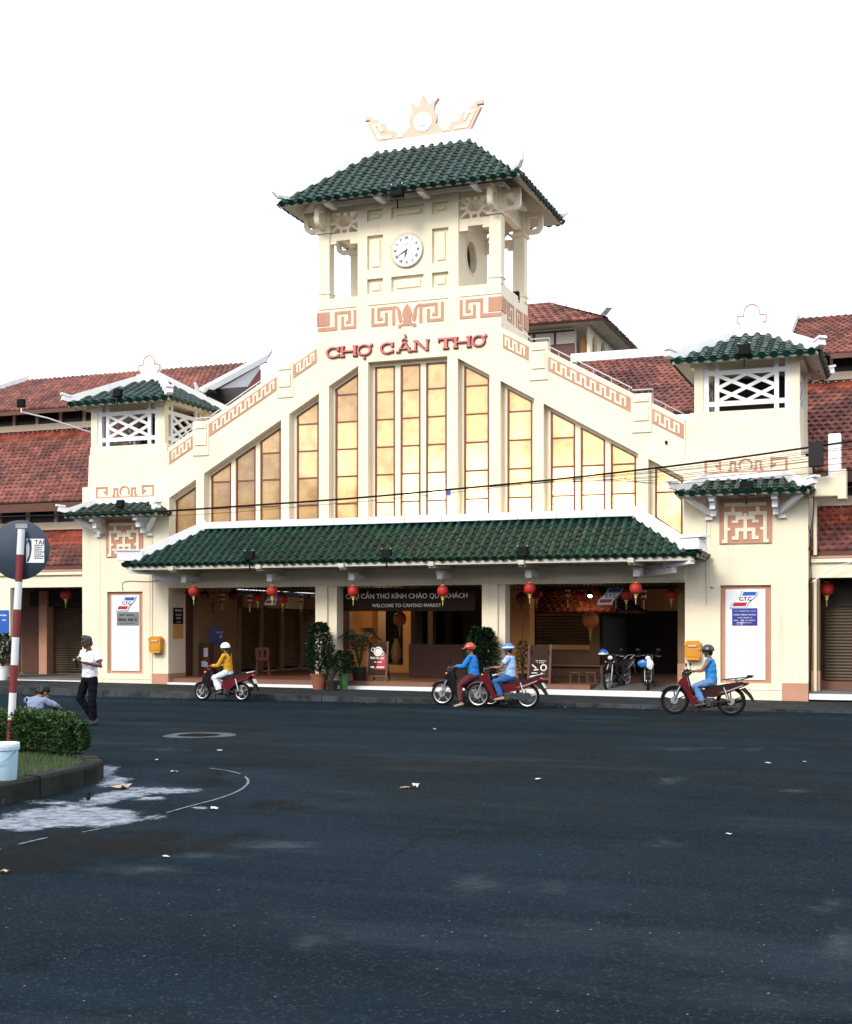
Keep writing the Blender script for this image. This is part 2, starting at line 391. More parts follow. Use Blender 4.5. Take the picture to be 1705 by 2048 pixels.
def tile_roof(name, e0, e1, r0, r1, parent, pitch=.24, rb=.072, step=.24, rows_single=0, slab=.07):
    """barrel and pan tiles on the plane e0 e1 r1 r0 (eave then ridge)"""
    e0, e1, r0, r1 = map(Vector, (e0, e1, r0, r1)); u = (e1 - e0); W = u.length; u.normalize()
    v = r0 - e0; v = v - u * v.dot(u); V = v.length; v.normalize(); nn = u.cross(v)
    if nn.z < 0: nn = -nn
    s0, s1 = (r0 - e0).dot(u), (r1 - e0).dot(u)
    b = MB(); lo = -nn * .03; th = -nn * (.03 + slab)
    b.add([p + lo for p in (e0, e1, r1, r0)] + [p + th for p in (e0, e1, r1, r0)], [(0,1,2,3),(7,6,5,4),(0,4,5,1),(1,5,6,2),(2,6,7,3),(3,7,4,0)])
    roof = b.build(name, M['soffit'], parent)
    def vmax(s):
        k = 1.
        if s0 > 1e-3 and s < s0: k = min(k, s / s0)
        if s1 < W - 1e-3 and s > s1: k = min(k, (W - s) / (W - s1))
        return max(0, k) * V
    ncol = max(1, round(W / pitch)); p = W / ncol
    R3 = Matrix((u, v, nn)).transposed().to_4x4()
    first = {}
    rest = MB(); pans = MB()
    for c in range(ncol):
        s = (c + .5) * p; vm = vmax(s) - .02
        nr = max(1, math.ceil(vm / step - .2))
        for r in range(nr):
            y0 = r * step; L = min(step + .05, max(.06, vm - y0 + .03))
            P = e0 + u * (s + R.uniform(-.009, .009)) + v * (y0 - .05 + R.uniform(-.012, .012)) + nn * R.uniform(-.004, .008)
            Mx = T(P) @ R3 @ RZ(R.uniform(-.022, .022))
            if r < rows_single and TileBook.n < 300 and L > step:
                key = 'e' if r == 0 else 'm'
                if key not in first: first[key] = barrel_mesh(step + .05, rb, r == 0).mesh('roof_tile', M['green'], 50)
                o = link('roof_tile', first[key], roof); o.matrix_local = Mx; TileBook.n += 1
            else:
                q = barrel_mesh(L, rb, r == 0); rest.add([Mx @ Vector(w) for w in q.v], q.f)
        s = c * p
        for sc_ in ((s,) if c else ()):
            vm = vmax(sc_) - .03
            for r in range(max(1, math.ceil(vm / step))):
                y0 = r * step - .03; y1 = min(y0 + step + .03, vm)
                if y1 <= y0: continue
                h = p / 2 - rb * .6
                P = lambda x, y, z: e0 + u * (sc_ + x) + v * y + nn * z
                pans.add([P(-h, y0, .035), P(0, y0, .004), P(h, y0, .035), P(-h, y1, .012), P(0, y1, -.02), P(h, y1, .012), P(-h, y0, .0), P(0, y0, -.03), P(h, y0, .0)],
                         [(0,1,4,3),(1,2,5,4),(6,7,1,0),(7,8,2,1)])
    if rest.v: rest.build('barrel_tile', M['green'], roof, smooth=50, stuff=True)
    if pans.v: pans.build('pan_tile', M['green2'], roof, stuff=True)
    return roof
def flat_tile_roof(name, e0, e1, r0, r1, parent, m, tw=.21, tl=.26, slab=.06, mnew=None, newfrom=1.1):
    e0, e1, r0, r1 = map(Vector, (e0, e1, r0, r1)); u = (e1 - e0); W = u.length; u.normalize()
    v = r0 - e0; v = v - u * v.dot(u); V = v.length; v.normalize(); nn = u.cross(v)
    if nn.z < 0: nn = -nn
    s0, s1 = (r0 - e0).dot(u), (r1 - e0).dot(u)
    b = MB(); lo = -nn * .03; th = -nn * (.03 + slab)
    b.add([p + lo for p in (e0, e1, r1, r0)] + [p + th for p in (e0, e1, r1, r0)], [(0,1,2,3),(7,6,5,4),(0,4,5,1),(1,5,6,2),(2,6,7,3),(3,7,4,0)])
    roof = b.build(name, M['maroon'], parent)
    q = MB(); nr = max(1, round(V / tl)); tl = V / nr; nc = max(1, round(W / tw)); tw = W / nc
    for r in range(nr):
        y0 = r * tl - .03; y1 = y0 + tl + .05
        k = (y0 + .1) / V
        a = s0 * k if s0 > 0 else 0; c = W - (W - s1) * k
        q.m = 1 if (mnew and k > newfrom) else 0
        for i in range(nc + 1):
            x0 = i * tw - (tw / 2 if r % 2 else 0); x1 = x0 + tw * .97
            if x1 < a or x0 > c: continue
            x0 = max(x0, a); x1 = min(x1, c); j = R.uniform(-.01, .014); jj = R.uniform(-.008, .012)
            if x1 - x0 < .03: continue
            xm = x0 + (x1 - x0) * .38
            P = lambda x, y, z: e0 + u * x + v * y + nn * z
            q.add([P(x0, y0+jj, .075+j), P(xm, y0+jj, .018+j), P(x1, y0+jj, .045+j), P(x0, y1, .022), P(xm, y1, -.016), P(x1, y1, .006), P(x0, y0+jj, .0), P(xm, y0+jj, -.03), P(x1, y0+jj, -.01)],
                  [(0,1,4,3),(1,2,5,4),(6,7,1,0),(7,8,2,1)])
    q.build('roof_tile', [m, mnew or m], roof, stuff=True)
    return roof

# ---------------------------------------------------------------- the market hall
hall = thing('market_building', 'cream market hall with stepped gable, clock tower and green tiled canopy', 'building')
def hl(x): return 6.245 + .571 * (6.27 - abs(x))          # head line of the window bays
def tl_(x): return 6.9 + .558 * (7.45 - abs(x))           # top line of the stair parapet panels
CB = .30                                                   # depth of the window wall behind the face
# front gable plate with the bays cut out
top = [(7.45, tl_(7.45) + .14), (2.65, tl_(2.65) + .14), (2.65, 10.85)]
outer = [(-7.45, 2.97), (7.45, 2.97)] + top + [(-x, z) for x, z in reversed(top)]
bays = [(1.44, 2.33), (2.63, 3.55), (3.80, 6.27)]
def bay_poly(a, b): return [(a, 4.70), (b, 4.70), (b, hl(b)), (a, hl(a))]
holes = [[(-1.15, 4.70), (1.15, 4.70), (1.15, 9.08), (-1.15, 9.08)]]
for a, b in bays:
    p_ = bay_poly(a, b); holes += [p_, [(-x, z) for x, z in reversed(p_)]]
p_ = [(6.53, 4.60), (7.42, 4.02), (7.42, hl(7.42)), (6.53, hl(6.53))]; holes += [p_, [(-x, z) for x, z in reversed(p_)]]
MB().plate(outer, holes, 0, CB - .06).build('gable_wall', M['cream'], hall)
lights = [(-1.045, -.455), (-.29, .29), (.455, 1.045)]
for s in (-1, 1):
    for a, b in ((1.54, 2.24), (2.75, 3.43), (3.93, 4.58), (4.73, 5.37), (5.52, 6.17), (6.66, 7.35)):
        lights.append((s * a, s * b) if s > 0 else (-b, -a))
def lhead(x, c): return 8.98 if c else hl(x) - .10
def lfoot(x): return 4.76 if abs(x) < 6.4 else 4.76 - .62 * (abs(x) - 6.4)
lh = []
for a, b in lights:
    c = abs(a) < 1.1 and abs(b) < 1.1
    lh.append([(a, lfoot(a) - .03), (b, lfoot(b) - .03), (b, lhead(b, c)), (a, lhead(a, c))])
MB().plate([(-7.45, 3.3), (7.45, 3.3), (7.45, 6.8), (2.6, 9.5), (-2.6, 9.5), (-7.45, 6.8)], lh, CB - .06, CB + .10).build('bay_wall', M['cream'], hall)
def pane_material():
    m = bpy.data.materials.new('frosted_gold_glass'); m.use_nodes = True; nt = m.node_tree; n = nt.nodes; l = nt.links
    n.remove(n['Principled BSDF']); out = n['Material Output']
    tr = n.new('ShaderNodeBsdfTranslucent'); gl = n.new('ShaderNodeBsdfGlossy'); gl.inputs['Roughness'].default_value = .06; gl.inputs['Color'].default_value = (.85, .86, .88, 1)
    df = n.new('ShaderNodeBsdfDiffuse'); df.inputs['Color'].default_value = (.30, .25, .19, 1)
    tc = n.new('ShaderNodeTexCoord'); t = n.new('ShaderNodeTexNoise'); t.inputs['Scale'].default_value = 1.4; t.inputs['Detail'].default_value = 7; t.inputs['Roughness'].default_value = .65
    l.new(tc.outputs['Object'], t.inputs['Vector']); cr = n.new('ShaderNodeValToRGB'); l.new(t.outputs['Fac'], cr.inputs[0])
    cr.color_ramp.elements[0].position = .34; cr.color_ramp.elements[0].color = (.62, .49, .33, 1); cr.color_ramp.elements[1].position = .56; cr.color_ramp.elements[1].color = (.93, .87, .70, 1)
    oi = n.new('ShaderNodeObjectInfo'); hs = n.new('ShaderNodeHueSaturation'); r1 = n.new('ShaderNodeMapRange'); r1.inputs[3].default_value = .62; r1.inputs[4].default_value = 1.05
    r2 = n.new('ShaderNodeMapRange'); r2.inputs[3].default_value = 1.15; r2.inputs[4].default_value = .7; l.new(oi.outputs['Random'], r1.inputs[0]); l.new(oi.outputs['Random'], r2.inputs[0])
    l.new(cr.outputs[0], hs.inputs['Color']); l.new(r1.outputs[0], hs.inputs['Value']); l.new(r2.outputs[0], hs.inputs['Saturation']); l.new(hs.outputs[0], tr.inputs['Color'])
    m0 = n.new('ShaderNodeMixShader'); m0.inputs[0].default_value = .30; l.new(tr.outputs[0], m0.inputs[1]); l.new(df.outputs[0], m0.inputs[2])
    lw = n.new('ShaderNodeFresnel'); lw.inputs['IOR'].default_value = 1.7; m1 = n.new('ShaderNodeMixShader'); l.new(lw.outputs[0], m1.inputs[0]); l.new(m0.outputs[0], m1.inputs[1]); l.new(gl.outputs[0], m1.inputs[2])
    bp = n.new('ShaderNodeBump'); bp.inputs['Strength'].default_value = .05; t2 = n.new('ShaderNodeTexNoise'); t2.inputs['Scale'].default_value = 3; l.new(tc.outputs['Object'], t2.inputs['Vector']); l.new(t2.outputs['Fac'], bp.inputs['Height']); l.new(bp.outputs[0], gl.inputs['Normal'])
    l.new(m1.outputs[0], out.inputs['Surface']); return m
M['pane'] = pane_material()
BARS = [5.26 + .755 * k for k in range(5)]
for a, b in lights:
    c = abs(a) < 1.1 and abs(b) < 1.1; fw = .045; Yf = CB - .03
    h0, h1 = lhead(a, c), lhead(b, c); f0, f1 = lfoot(a), lfoot(b)
    w = MB(); e = .004
    w.plate([(a-.004, f0-.01), (a+fw, f0-.01), (a+fw, h0 + (h1-h0)*fw/(b-a) - fw), (a-.004, h0)], (), Yf - .03, Yf + .04)
    w.plate([(b-fw, f1-.01), (b+.004, f1-.01), (b+.004, h1), (b-fw, h1 + (h0-h1)*fw/(b-a) - fw)], (), Yf - .03, Yf + .04)
    w.plate([(a-.004, h0 - fw), (b+.004, h1 - fw), (b+.004, h1), (a-.004, h0)], (), Yf - .033, Yf + .04)
    w.plate([(a+fw, f0-.012), (b-fw, f1-.012), (b-fw, f1+.04), (a+fw, f0+.04)], (), Yf - .028, Yf + .04)
    lim = min(h0, h1) - .1; bars = [z for z in BARS if z < lim]
    for z in bars: w.box(a+fw, b-fw, Yf - .02, Yf + .03, z - .02, z + .02)
    win = w.build('window', M['brown'], hall)
    zs = [None] + bars + [None]
    for i in range(len(zs) - 1):
        lo0, lo1 = (f0, f1) if zs[i] is None else (zs[i], zs[i])
        hi0, hi1 = (h0 - .01, h1 - .01) if zs[i+1] is None else (zs[i+1], zs[i+1])
        t = R.uniform(-.006, .006)
        MB().add([(a+.02, Yf+.012, lo0), (b-.02, Yf+.012+t, lo1), (b-.02, Yf+.012+t, hi1), (a+.02, Yf+.012, hi0)], [(0,1,2,3)]).build('pane', M['pane'], win, recalc=False)
# upper hall behind the glass, lit by added unseen lamps so the panes glow
ip = [(-7.3, 3.5), (7.3, 3.5), (7.3, 6.75), (2.55, 9.42), (-2.55, 9.42), (-7.3, 6.75)]
q = MB(); n6 = len(ip)
q.add([(x, CB + .11, z) for x, z in ip] + [(x, 4.6, z) for x, z in ip], [(i, (i+1) % n6, n6 + (i+1) % n6, n6 + i) for i in range(n6)])
q.add([(x, 4.6, z) for x, z in ip], [tuple(range(n6))])
q.build('hall_shell', M['gold'], hall)
q = MB()
for i, x in enumerate((-5.2, -2.6, 2.6, 5.2)): q.box(x-.14, x+.14, 3.4, 3.7, 3.51, 7.2 if abs(x) > 4 else 8.6)
q.build('hall_column', M['gold'], hall, stuff=True)
q = MB(); q.box(-7.2, 7.2, 3.2, 4.58, 5.9, 6.05); q.box(-7.2, 7.2, 3.2, 3.25, 6.05, 6.9); q.build('hall_gallery', M['gold'], hall)
def lamp(name, loc, power, label, col=(1, .66, .28), rad_=.12, drop=.5, group=None):
    t = thing(name, label, 'lamp', loc, group=group)
    MB().ball((0,0,0), .06, 10, 8).build('bulb', M['bulb'], t, smooth=60)
    MB().lathe([(.02,.14),(.05,.12),(.14,.03),(.15,.02)], n=14, cap=False).build('lamp_shade', M['black'], t, smooth=40)
    MB().tube([(0,0,.13),(0,0,drop)], .006, 5).build('cord', M['black'], t)
    ld = bpy.data.lights.new('lamp_light', 'POINT'); ld.energy = power; ld.color = col; ld.shadow_soft_size = rad_
    lo = bpy.data.objects.new('lamp_light', ld); COL.objects.link(lo); lo.parent = t; lo.location = (0, 0, -.08)
M['bulb'] = mat('lit_bulb', (1, .8, .5), .4, emit=12)
LIT = .80
for x, y, z, pw in ((.9, 1.0, 5.35, 200), (-.5, 1.2, 5.2, 90), (2.0, 1.2, 5.2, 130), (3.3, 1.3, 5.2, 120), (4.6, 1.1, 5.1, 170), (5.7, 1.1, 5.1, 150), (7.0, 1.0, 4.9, 60), (.6, 2.6, 7.0, 110), (-2.7, 1.6, 7.0, 45), (-4.6, 2.6, 5.4, 26)):
    lamp('pane_glow_lamp', (x, y, z), pw * LIT, 'unseen warm lamp added behind the gable windows to make the panes glow', (1, .83, .55), .2, .9, 'added unseen lamps inside the upper hall')

# stair parapets: panels with a key fret, merlon blocks, rails
def fret(mb, x0, x1, zf, h, d0, d1, w, n, slope=True):
    """running key between x0 and x1; zf(x) bottom line, h height"""
    L = (x1 - x0) / n; pts = []
    for i in range(n):
        a = x0 + i * L
        pts += [(a + .10*L, .18), (a + .10*L, .82), (a + .55*L, .82), (a + .55*L, .18)]
    pts = [(x, zf(x) + k * h) for x, k in pts]
    mb.polybars(pts, w, d0, d1)
for s in (-1, 1):
    for (a, b, n) in ((2.70, 3.40, 3), (3.94, 6.08, 8), (6.64, 7.42, 3)):
        lo = lambda x: tl_(x) - .37
        pnl = MB().plate([(s*a, lo(a)), (s*b, lo(b)), (s*b, tl_(b)), (s*a, tl_(a))], (), -.014, .01).build('fret_panel', M['pink'], hall)
        f = MB(); f.m = 0
        fret(f, a + .06, b - .02, lambda x: lo(x) + .02, .33, -.026, -.010, .052, n)
        f.xform(Matrix.Scale(s, 4, (1,0,0))); f.build('key_fret', M['cream'], pnl)
    for (a, b) in ((3.42, 3.92), (6.10, 6.62)):
        z0 = tl_((a+b)/2); k = MB().rbox(min(s*a, s*b), max(s*a, s*b), -.035, CB - .04, z0 - .75, z0 + .24, .015)
        m_ = k.build('merlon', M['cream'], hall); q = MB()
        q.box(min(s*a, s*b) + .07, max(s*a, s*b) - .07, -.065, -.045, z0 + .03, z0 + .15); q.box(min(s*a, s*b) + .07, max(s*a, s*b) - .07, -.065, -.045, z0 - .45, z0 - .06)
        q.build('merlon_panel', M['cream'], m_)
    r_ = MB(); pts = []
    for x in (2.66, 3.40, 3.42, 3.92, 3.95, 6.08, 6.10, 6.62, 6.64, 7.4):
        z = tl_(x) + .14 + .13
        if 3.42 <= x <= 3.92: z = tl_(3.67) + .24 + .12
        if 6.10 <= x <= 6.62: z = tl_(6.36) + .24 + .12
        pts.append((s * x, .12, z))
    r_.tube(pts, .016, 5)
    for i, x in enumerate(np.arange(2.8, 7.4, .46)): r_.tube([(s*x, .12, tl_(x)), (s*x, .12, tl_(x) + .27)], .01, 4)
    r_.build('parapet_rail', M['silver'], hall)
    # stair flight behind the parapet
    MB().plate([(s*2.65, 8.2), (s*7.45, 5.6), (s*7.45, tl_(7.45)-.2), (s*2.65, tl_(2.65)-.2)], (), CB + .1, 1.6).build('stair_flight', M['cream'], hall)

# pillars at both ends with their two tiled roofs
for s in (-1, 1):
    c = 8.93 * s
    X = lambda a: c + a            # local x around the pillar's middle
    body = MB().plate([(X(-1.48), pz(c) - .1), (X(1.48), pz(c) - .1), (X(1.48), 6.0), (X(-1.48), 6.0)], [[(X(-.61), .47), (X(.61), .47), (X(.61), 2.88), (X(-.61), 2.88)]], 0, .12)
    inner, outer_ = (-1.48 * s + c, 1.48 * s + c)
    body.box(min(inner, outer_), max(inner, outer_), .12, .95, pz(c) - .1, 3.2)
    body.box(min(inner, outer_), max(inner, outer_), .12, 2.7, 3.2, 6.0)
    pil = body.build('pillar', M['cream'], hall)
    MB().box(c - .61, c + .61, .085, .118, .47, 2.88).build('panel_border', M['pink'], pil)
    q = MB().box(c - .49, c + .47, .05, .084, .55, 2.78).build('white_board', M['white'], pil)
    e = MB()                                    # thin raised border round the panel
    for x in (-.86, .86): e.box(c + x - .012, c + x + .012, -.012, .003, .33, 5.0)
    e.box(c - .86, c + .86, -.0125, .003, .31, .335); e.build('plaster_border', M['cream'], pil)
    # terracotta base block on the doorway / outer corner
    bx = (7.445, 8.0) if s < 0 else (9.8, 10.415)
    lo_, hi_ = (s * bx[1], s * bx[0]) if s < 0 else bx
    MB().box(lo_, hi_, -.02, .957 if s < 0 else .6, pz(c) - .1, .49).build('base_block', M['pink'], pil)
    MB().plate([(X(-1.483 if s > 0 else -1.31), 6.0), (X(1.483 if s < 0 else 1.31), 6.0), (X(1.27 if s > 0 else 1.483), 6.95), (X(-1.27 if s < 0 else -1.483), 6.95)], (), .04, 2.7).build('pillar_upper', M['cream'], hall)
    MB().box(c - 1.27 - (.1 if s > 0 else 0), c + 1.27 + (.1 if s < 0 else 0), .1, 2.66, 6.95, 7.2).build('pillar_cornice', M['cream'], hall)
    # relief over the lower roof: corner keys, pedestal pair and disc, in terracotta outline
    q = MB(); zt, zb = 5.97, 5.69
    for k in (-1, 1):
        q.polybars([(c + k*.97, zb - .04), (c + k*.97, zt), (c + k*.62, zt), (c + k*.62, zb + .08), (c + k*.72, zb + .16)], .05, -.02, .003)
        q.polybars([(c + k*.42, zb + .03), (c + k*.36, zb + .03), (c + k*.36, zt - .05), (c + k*.25, zt - .05), (c + k*.25, zb + .03), (c + k*.19, zb + .03)], .04, -.02, .003)
    q.polybars([(c - .97, zb - .02), (c + .97, zb - .02)], .03, -.019, .003)
    q.polybars([(c + .15*math.cos(a), zb + .14 + .15*math.sin(a)) for a in np.linspace(-.6, math.pi + .6, 15)], .04, -.02, .003)
    q.build('relief_outline', M['pink'], pil)
    # square fret
    fp = MB().box(c - .63, c + .63, -.03, .003, 3.9, 5.02).build('fret_panel', M['pink'], pil)
    q = MB(); zc = 4.36; w = .085
    zz = lambda z: zc + z
    q.polybars([(c, zz(-.36)), (c, zz(.28))], w, -.055, -.02); q.polybars([(c - .17, zz(.17)), (c + .17, zz(.17))], w, -.0545, -.02)
    for k in (-1, 1):
        q.polybars([(c + k*.12, zz(.17)), (c + k*.12, zz(.28)), (c + k*.47, zz(.28)), (c + k*.47, zz(-.40)), (c + k*.56, zz(-.40))], w, -.054, -.02)
        q.polybars([(c + k*.2, zz(.28)), (c + k*.2, zz(.08)), (c + k*.32, zz(.08))], w*.8, -.0535, -.02)
        q.polybars([(c + k*.30, zz(.44)), (c + k*.30, zz(.28))], w, -.053, -.02)
        q.polybars([(c, zz(-.12)), (c + k*.2, zz(-.12)), (c + k*.2, zz(-.32)), (c + k*.32, zz(-.32))], w, -.0525, -.02)
        q.polybars([(c + k*.47, zz(-.1)), (c + k*.36, zz(-.1))], w*.8, -.052, -.02)
    q.polybars([(c - .5, zz(.5)), (c + .5, zz(.5))], w, -.0515, -.02)
    q.build('key_fret', M['cream'], fp)
    # lower tiled roof on brackets
    E, zE, zR = 1.56, 5.12, 5.48
    tile_roof('pillar_roof', (c - E, -.78, zE), (c + E, -.78, zE), (c - .98, 0, zR), (c + .98, 0, zR), hall, pitch=.27, rb=.08, step=.2, rows_single=3)
    for k in (-1, 1):
        a, b2 = (c + k*E, -.78, zE), (c + k*E, 0, zE)
        if k > 0: tile_roof('pillar_roof', a, b2, (c + k*.98, 0, zR), (c + k*.98, 0, zR), hall, pitch=.27, rb=.08, step=.2)
        else: tile_roof('pillar_roof', b2, a, (c + k*.98, 0, zR), (c + k*.98, 0, zR), hall, pitch=.27, rb=.08, step=.2)
    q = MB(); q.rbox(c - 1.02, c + 1.02, -.12, .0, zR - .02, zR + .15, .02)
    for k in (-1, 1):
        q.bar((c + k*.95, -.06, zR + .06), (c + k*1.50, -.70, zE + .10), .15, .2, (0,0,1)); q.bar((c + k*1.45, -.66, zE + .12), (c + k*1.70, -.88, zE + .19), .15, .16, (0,0,1))
        q.bar((c + k*1.54, -.74, zE + .255), (c + k*1.76, -.92, zE + .28), .2, .05, (0,0,1))
    q.build('roof_ridge', M['white'], hall)
    q = MB()
    for k in (-1, 1):
        x = c + k * .74
        q.box(x - .07, x + .07, -.62, .0, 4.92, 5.06); q.box(x - .065, x + .065, -.46, .0, 4.74, 4.915); q.box(x - .06, x + .06, -.24, 0, 4.58, 4.735)
        q.bar((x + k*.05, -.05, 4.62), (x + k*.62, -.55, 5.03), .11, .12, (0,0,1)); q.box(x + k*.14 - .09, x + k*.14 + .09, -.1, 0, 4.5, 4.575)
    q.build('roof_bracket', M['white'], hall, stuff=True)
    # little belvedere on top
    D0, D1 = .14, 2.6; bel = MB()
    for ax in (-1.16, 1.16):
        for y in (D0 + .11, D1 - .11): bel.box(c + ax - .11, c + ax + .11, y - .11, y + .11, 7.2, 8.5); bel.box(c + ax - .2, c + ax + .2, y - .17, y + .2, 8.32, 8.42)
    bel.box(c - 1.3, c + 1.3, D0 + .02, D1 - .02, 8.42, 8.56)
    bel.build('belvedere_post', M['cream'], hall, stuff=True)
    def lattice(x0, x1, z0, z1, d0, d1):
        q = MB(); W = x1 - x0; b_ = .13
        for x in (x0 + b_/2, x1 - b_/2): q.box(x - b_/2, x + b_/2, d0, d1, z0, z1)
        xi0, xi1 = x0 + .33, x1 - .33
        for x in (xi0, xi1): q.box(x - .055, x + .055, d0 + .004, d1, z0, z1)
        zl, zh = z0 + .2, z1 - .28
        for z in (zl, zh): q.box(x0, x1, d0 + .008, d1 - .004, z - .06, z + .06)
        cx, cz = (x0+x1)/2, (zl+zh)/2; sl = .46
        for sg in (-1, 1):
            for xk in (cx - (xi1-xi0)/2, cx, cx + (xi1-xi0)/2):
                P = []
                for x in np.linspace(xi0, xi1, 60):
                    z = cz + sg * sl * (x - xk)
                    if zl <= z <= zh: P.append((x, z))
                if len(P) > 2: q.bar((P[0][0], (d0+d1)/2 + .002*sg + .001, P[0][1]), (P[-1][0], (d0+d1)/2 + .002*sg + .001, P[-1][1]), .085, (d1-d0)*.7, (0,1,0))
        return q
    lattice(c - 1.05, c + 1.05, 7.2, 8.45, D0 + .04, D0 + .12).build('lattice_screen', M['white'], hall)
    MB().box(c - 1.05, c + 1.05, D1 - .1, D1 - .04, 7.2, 8.42).build('shade_backing', M['dark'], hall)  # dark sheet in place of a rear lattice, painting the shade inside
    for k in (-1, 1):
        q = lattice(D0 + .2, D1 - .2, 7.2, 8.45, -.04, .04); q.xform(T((c + k*1.16, 0, 0)) @ RZ(rad(90))); q.build('lattice_screen', M['white'], hall)
    MB().box(c - 1.25, c + 1.25, D0 + .05, D1 - .05, 7.19, 7.215).build('belvedere_floor', M['ceil'], hall)
    Yc = (D0 + D1)/2; zE, zR, E, F = 8.44, 9.32, 1.74, .34
    cs = [(c - E, Yc - E - .0, zE), (c + E, Yc - E, zE), (c + E, Yc + E, zE), (c - E, Yc + E, zE)]; rl, rr = (c - F, Yc, zR), (c + F, Yc, zR)
    tile_roof('belvedere_roof', cs[0], cs[1], rl, rr, hall, pitch=.29, rb=.085, step=.2, rows_single=4)
    tile_roof('belvedere_roof', cs[1], cs[2], rr, rr, hall, pitch=.29, rb=.085, step=.2)
    tile_roof('belvedere_roof', cs[2], cs[3], rr, rl, hall, pitch=.29, rb=.085, step=.2)
    tile_roof('belvedere_roof', cs[3], cs[0], rl, rl, hall, pitch=.29, rb=.085, step=.2)
    q = MB(); q.rbox(c - F - .08, c + F + .08, Yc - .12, Yc + .12, zR - .06, zR + .2, .02)
    for p, r0 in zip(cs, (rl, rr, rr, rl)):
        p = Vector(p); r0 = Vector(r0); d = (p - r0); e1 = r0 + d * .97 + Vector((0,0,.10)); q.bar(r0 + Vector((0,0,.08)), e1, .17, .24, (0,0,1))
        dd = Vector((d.x, d.y, 0)).normalized(); q.bar(e1 - dd*.1, e1 + dd * .22 + Vector((0,0,.08)), .18, .2, (0,0,1)); q.bar(e1 + Vector((0,0,.11)), e1 + dd*.26 + Vector((0,0,.17)), .22, .06, (0,0,1))
    q.build('roof_ridge', M['white'], hall)
    ol = [(-.3, 0), (.3, 0), (.3, .12), (.36, .12), (.36, .3), (.2, .3), (.2, .36)] + [(.2*math.cos(a), .38 + .2*math.sin(a)) for a in np.linspace(.1, math.pi - .1, 11)] + [(-.2, .36), (-.2, .3), (-.36, .3), (-.36, .12), (-.3, .12)]
    fin = MB().plate([(c + x, zR + .18 + z) for x, z in ol], (), Yc - .08, Yc + .08).build('roof_finial', M['white'], hall)
    MB().polybars([(c + x, zR + .18 + z) for x, z in ol], .022, Yc - .095, Yc - .079, closed=True).build('finial_outline', M['pink'], fin)

# columns of the porch and the beam over them
for x in (-2.43, 2.43):
    q = MB(); q.box(x - .31, x + .12 if x > 0 else x + .05, 0.0, .5, pz(x) - .1, 2.968); q.box(x + .12 if x > 0 else x + .05, x + .31, .07, .5, pz(x) - .1, 2.968)
    q.build('porch_column', M['cream'], hall)
MB().box(-7.45, 7.45, -.05, .02, 3.02, 3.42).build('porch_beam', M['cream'], hall)
# canopy
EY, EZ, RZ_ = -1.5, 3.60, 4.66
tile_roof('canopy_roof', (-8.02, EY, EZ), (8.02, EY, EZ), (-6.3, -.02, RZ_), (6.3, -.02, RZ_), hall, pitch=.236, rb=.072, step=.235, rows_single=4)
tile_roof('canopy_roof', (8.02, EY, EZ), (8.02, -.02, EZ), (6.3, -.02, RZ_), (6.3, -.02, RZ_), hall, pitch=.236, step=.235)
tile_roof('canopy_roof', (-8.02, -.02, EZ), (-8.02, EY, EZ), (-6.3, -.02, RZ_), (-6.3, -.02, RZ_), hall, pitch=.236, step=.235)
for i in range(12):
    x0 = -6.3 + 1.05 * i; MB().rbox(x0 + .004, x0 + 1.046, -.2 + R.uniform(-.006, .006), .0, RZ_ - .02, RZ_ + .17 + R.uniform(-.006, .006), .012).build('ridge_cap', M['white'], hall)
q = MB()
for s in (-1, 1):
    q.bar((s*6.22, -.08, RZ_ + .08), (s*7.75, -1.36, EZ + .2), .2, .24, (0,0,1)); q.bar((s*7.55, -1.2, EZ + .25), (s*8.12, -1.6, EZ + .24), .24, .28, (0,0,1))
    q.bar((s*7.62, -1.25, EZ + .405), (s*8.22, -1.68, EZ + .40), .29, .05, (0,0,1)); q.bar((s*6.2, -.03, RZ_ + .2), (s*7.9, -.03, EZ + .1), .1, .14, (0,0,1))
q.build('hip_ridge', M['white'], hall, stuff=True)
q = MB(); q.box(-7.75, 7.75, -1.36, -.0, 3.46, 3.50); q.box(-7.9, 7.9, -1.46, -1.40, 3.44, 3.53); q.build('canopy_soffit', M['soffit'], hall)
for x in (-6.42, -3.72, -1.27, 1.24, 3.64, 6.4):
    q = MB(); q.box(x - .075, x + .075, -1.44, -.05, 3.36, 3.455); q.rbox(x - .08, x + .08, -1.54, -1.40, 3.40, 3.52, .02); b_ = q.build('rafter', M['soffit'], hall)
    q = MB(); q.box(x - .07, x + .07, -.8, -.05, 3.14, 3.27); q.box(x - .12, x + .12, -.86, -.66, 3.27, 3.30); q.rbox(x - .085, x + .085, -.87, -.79, 3.09, 3.268, .02); q.build('bracket', M['white'], hall)
for s in (-1, 1):
    q = MB(); q.bar((s*6.5, -.1, 3.2), (s*7.35, -.95, 3.24), .14, .14, (0,0,1)); q.bar((s*7.1, -.8, 3.36), (s*7.85, -1.42, 3.42), .15, .12, (0,0,1)); q.build('corner_bracket', M['white'], hall)

# clock tower
TD = 2.5
MB().box(-2.65, 2.65, CB - .058, TD, 9.5, 10.6).build('tower_base', M['cream'], hall)
q = MB(); q.box(-2.65, -1.462, 0.0, .16, 10.85, 10.9); q.box(1.462, 2.65, 0.0, .16, 10.85, 10.9); q.box(-2.65, -2.5, CB-.05, TD, 10.6, 10.9); q.box(2.5, 2.65, CB-.05, TD, 10.6, 10.9); q.box(-2.5, 2.5, TD - .15, TD, 10.6, 10.9); q.build('tower_parapet', M['cream'], hall, stuff=True)
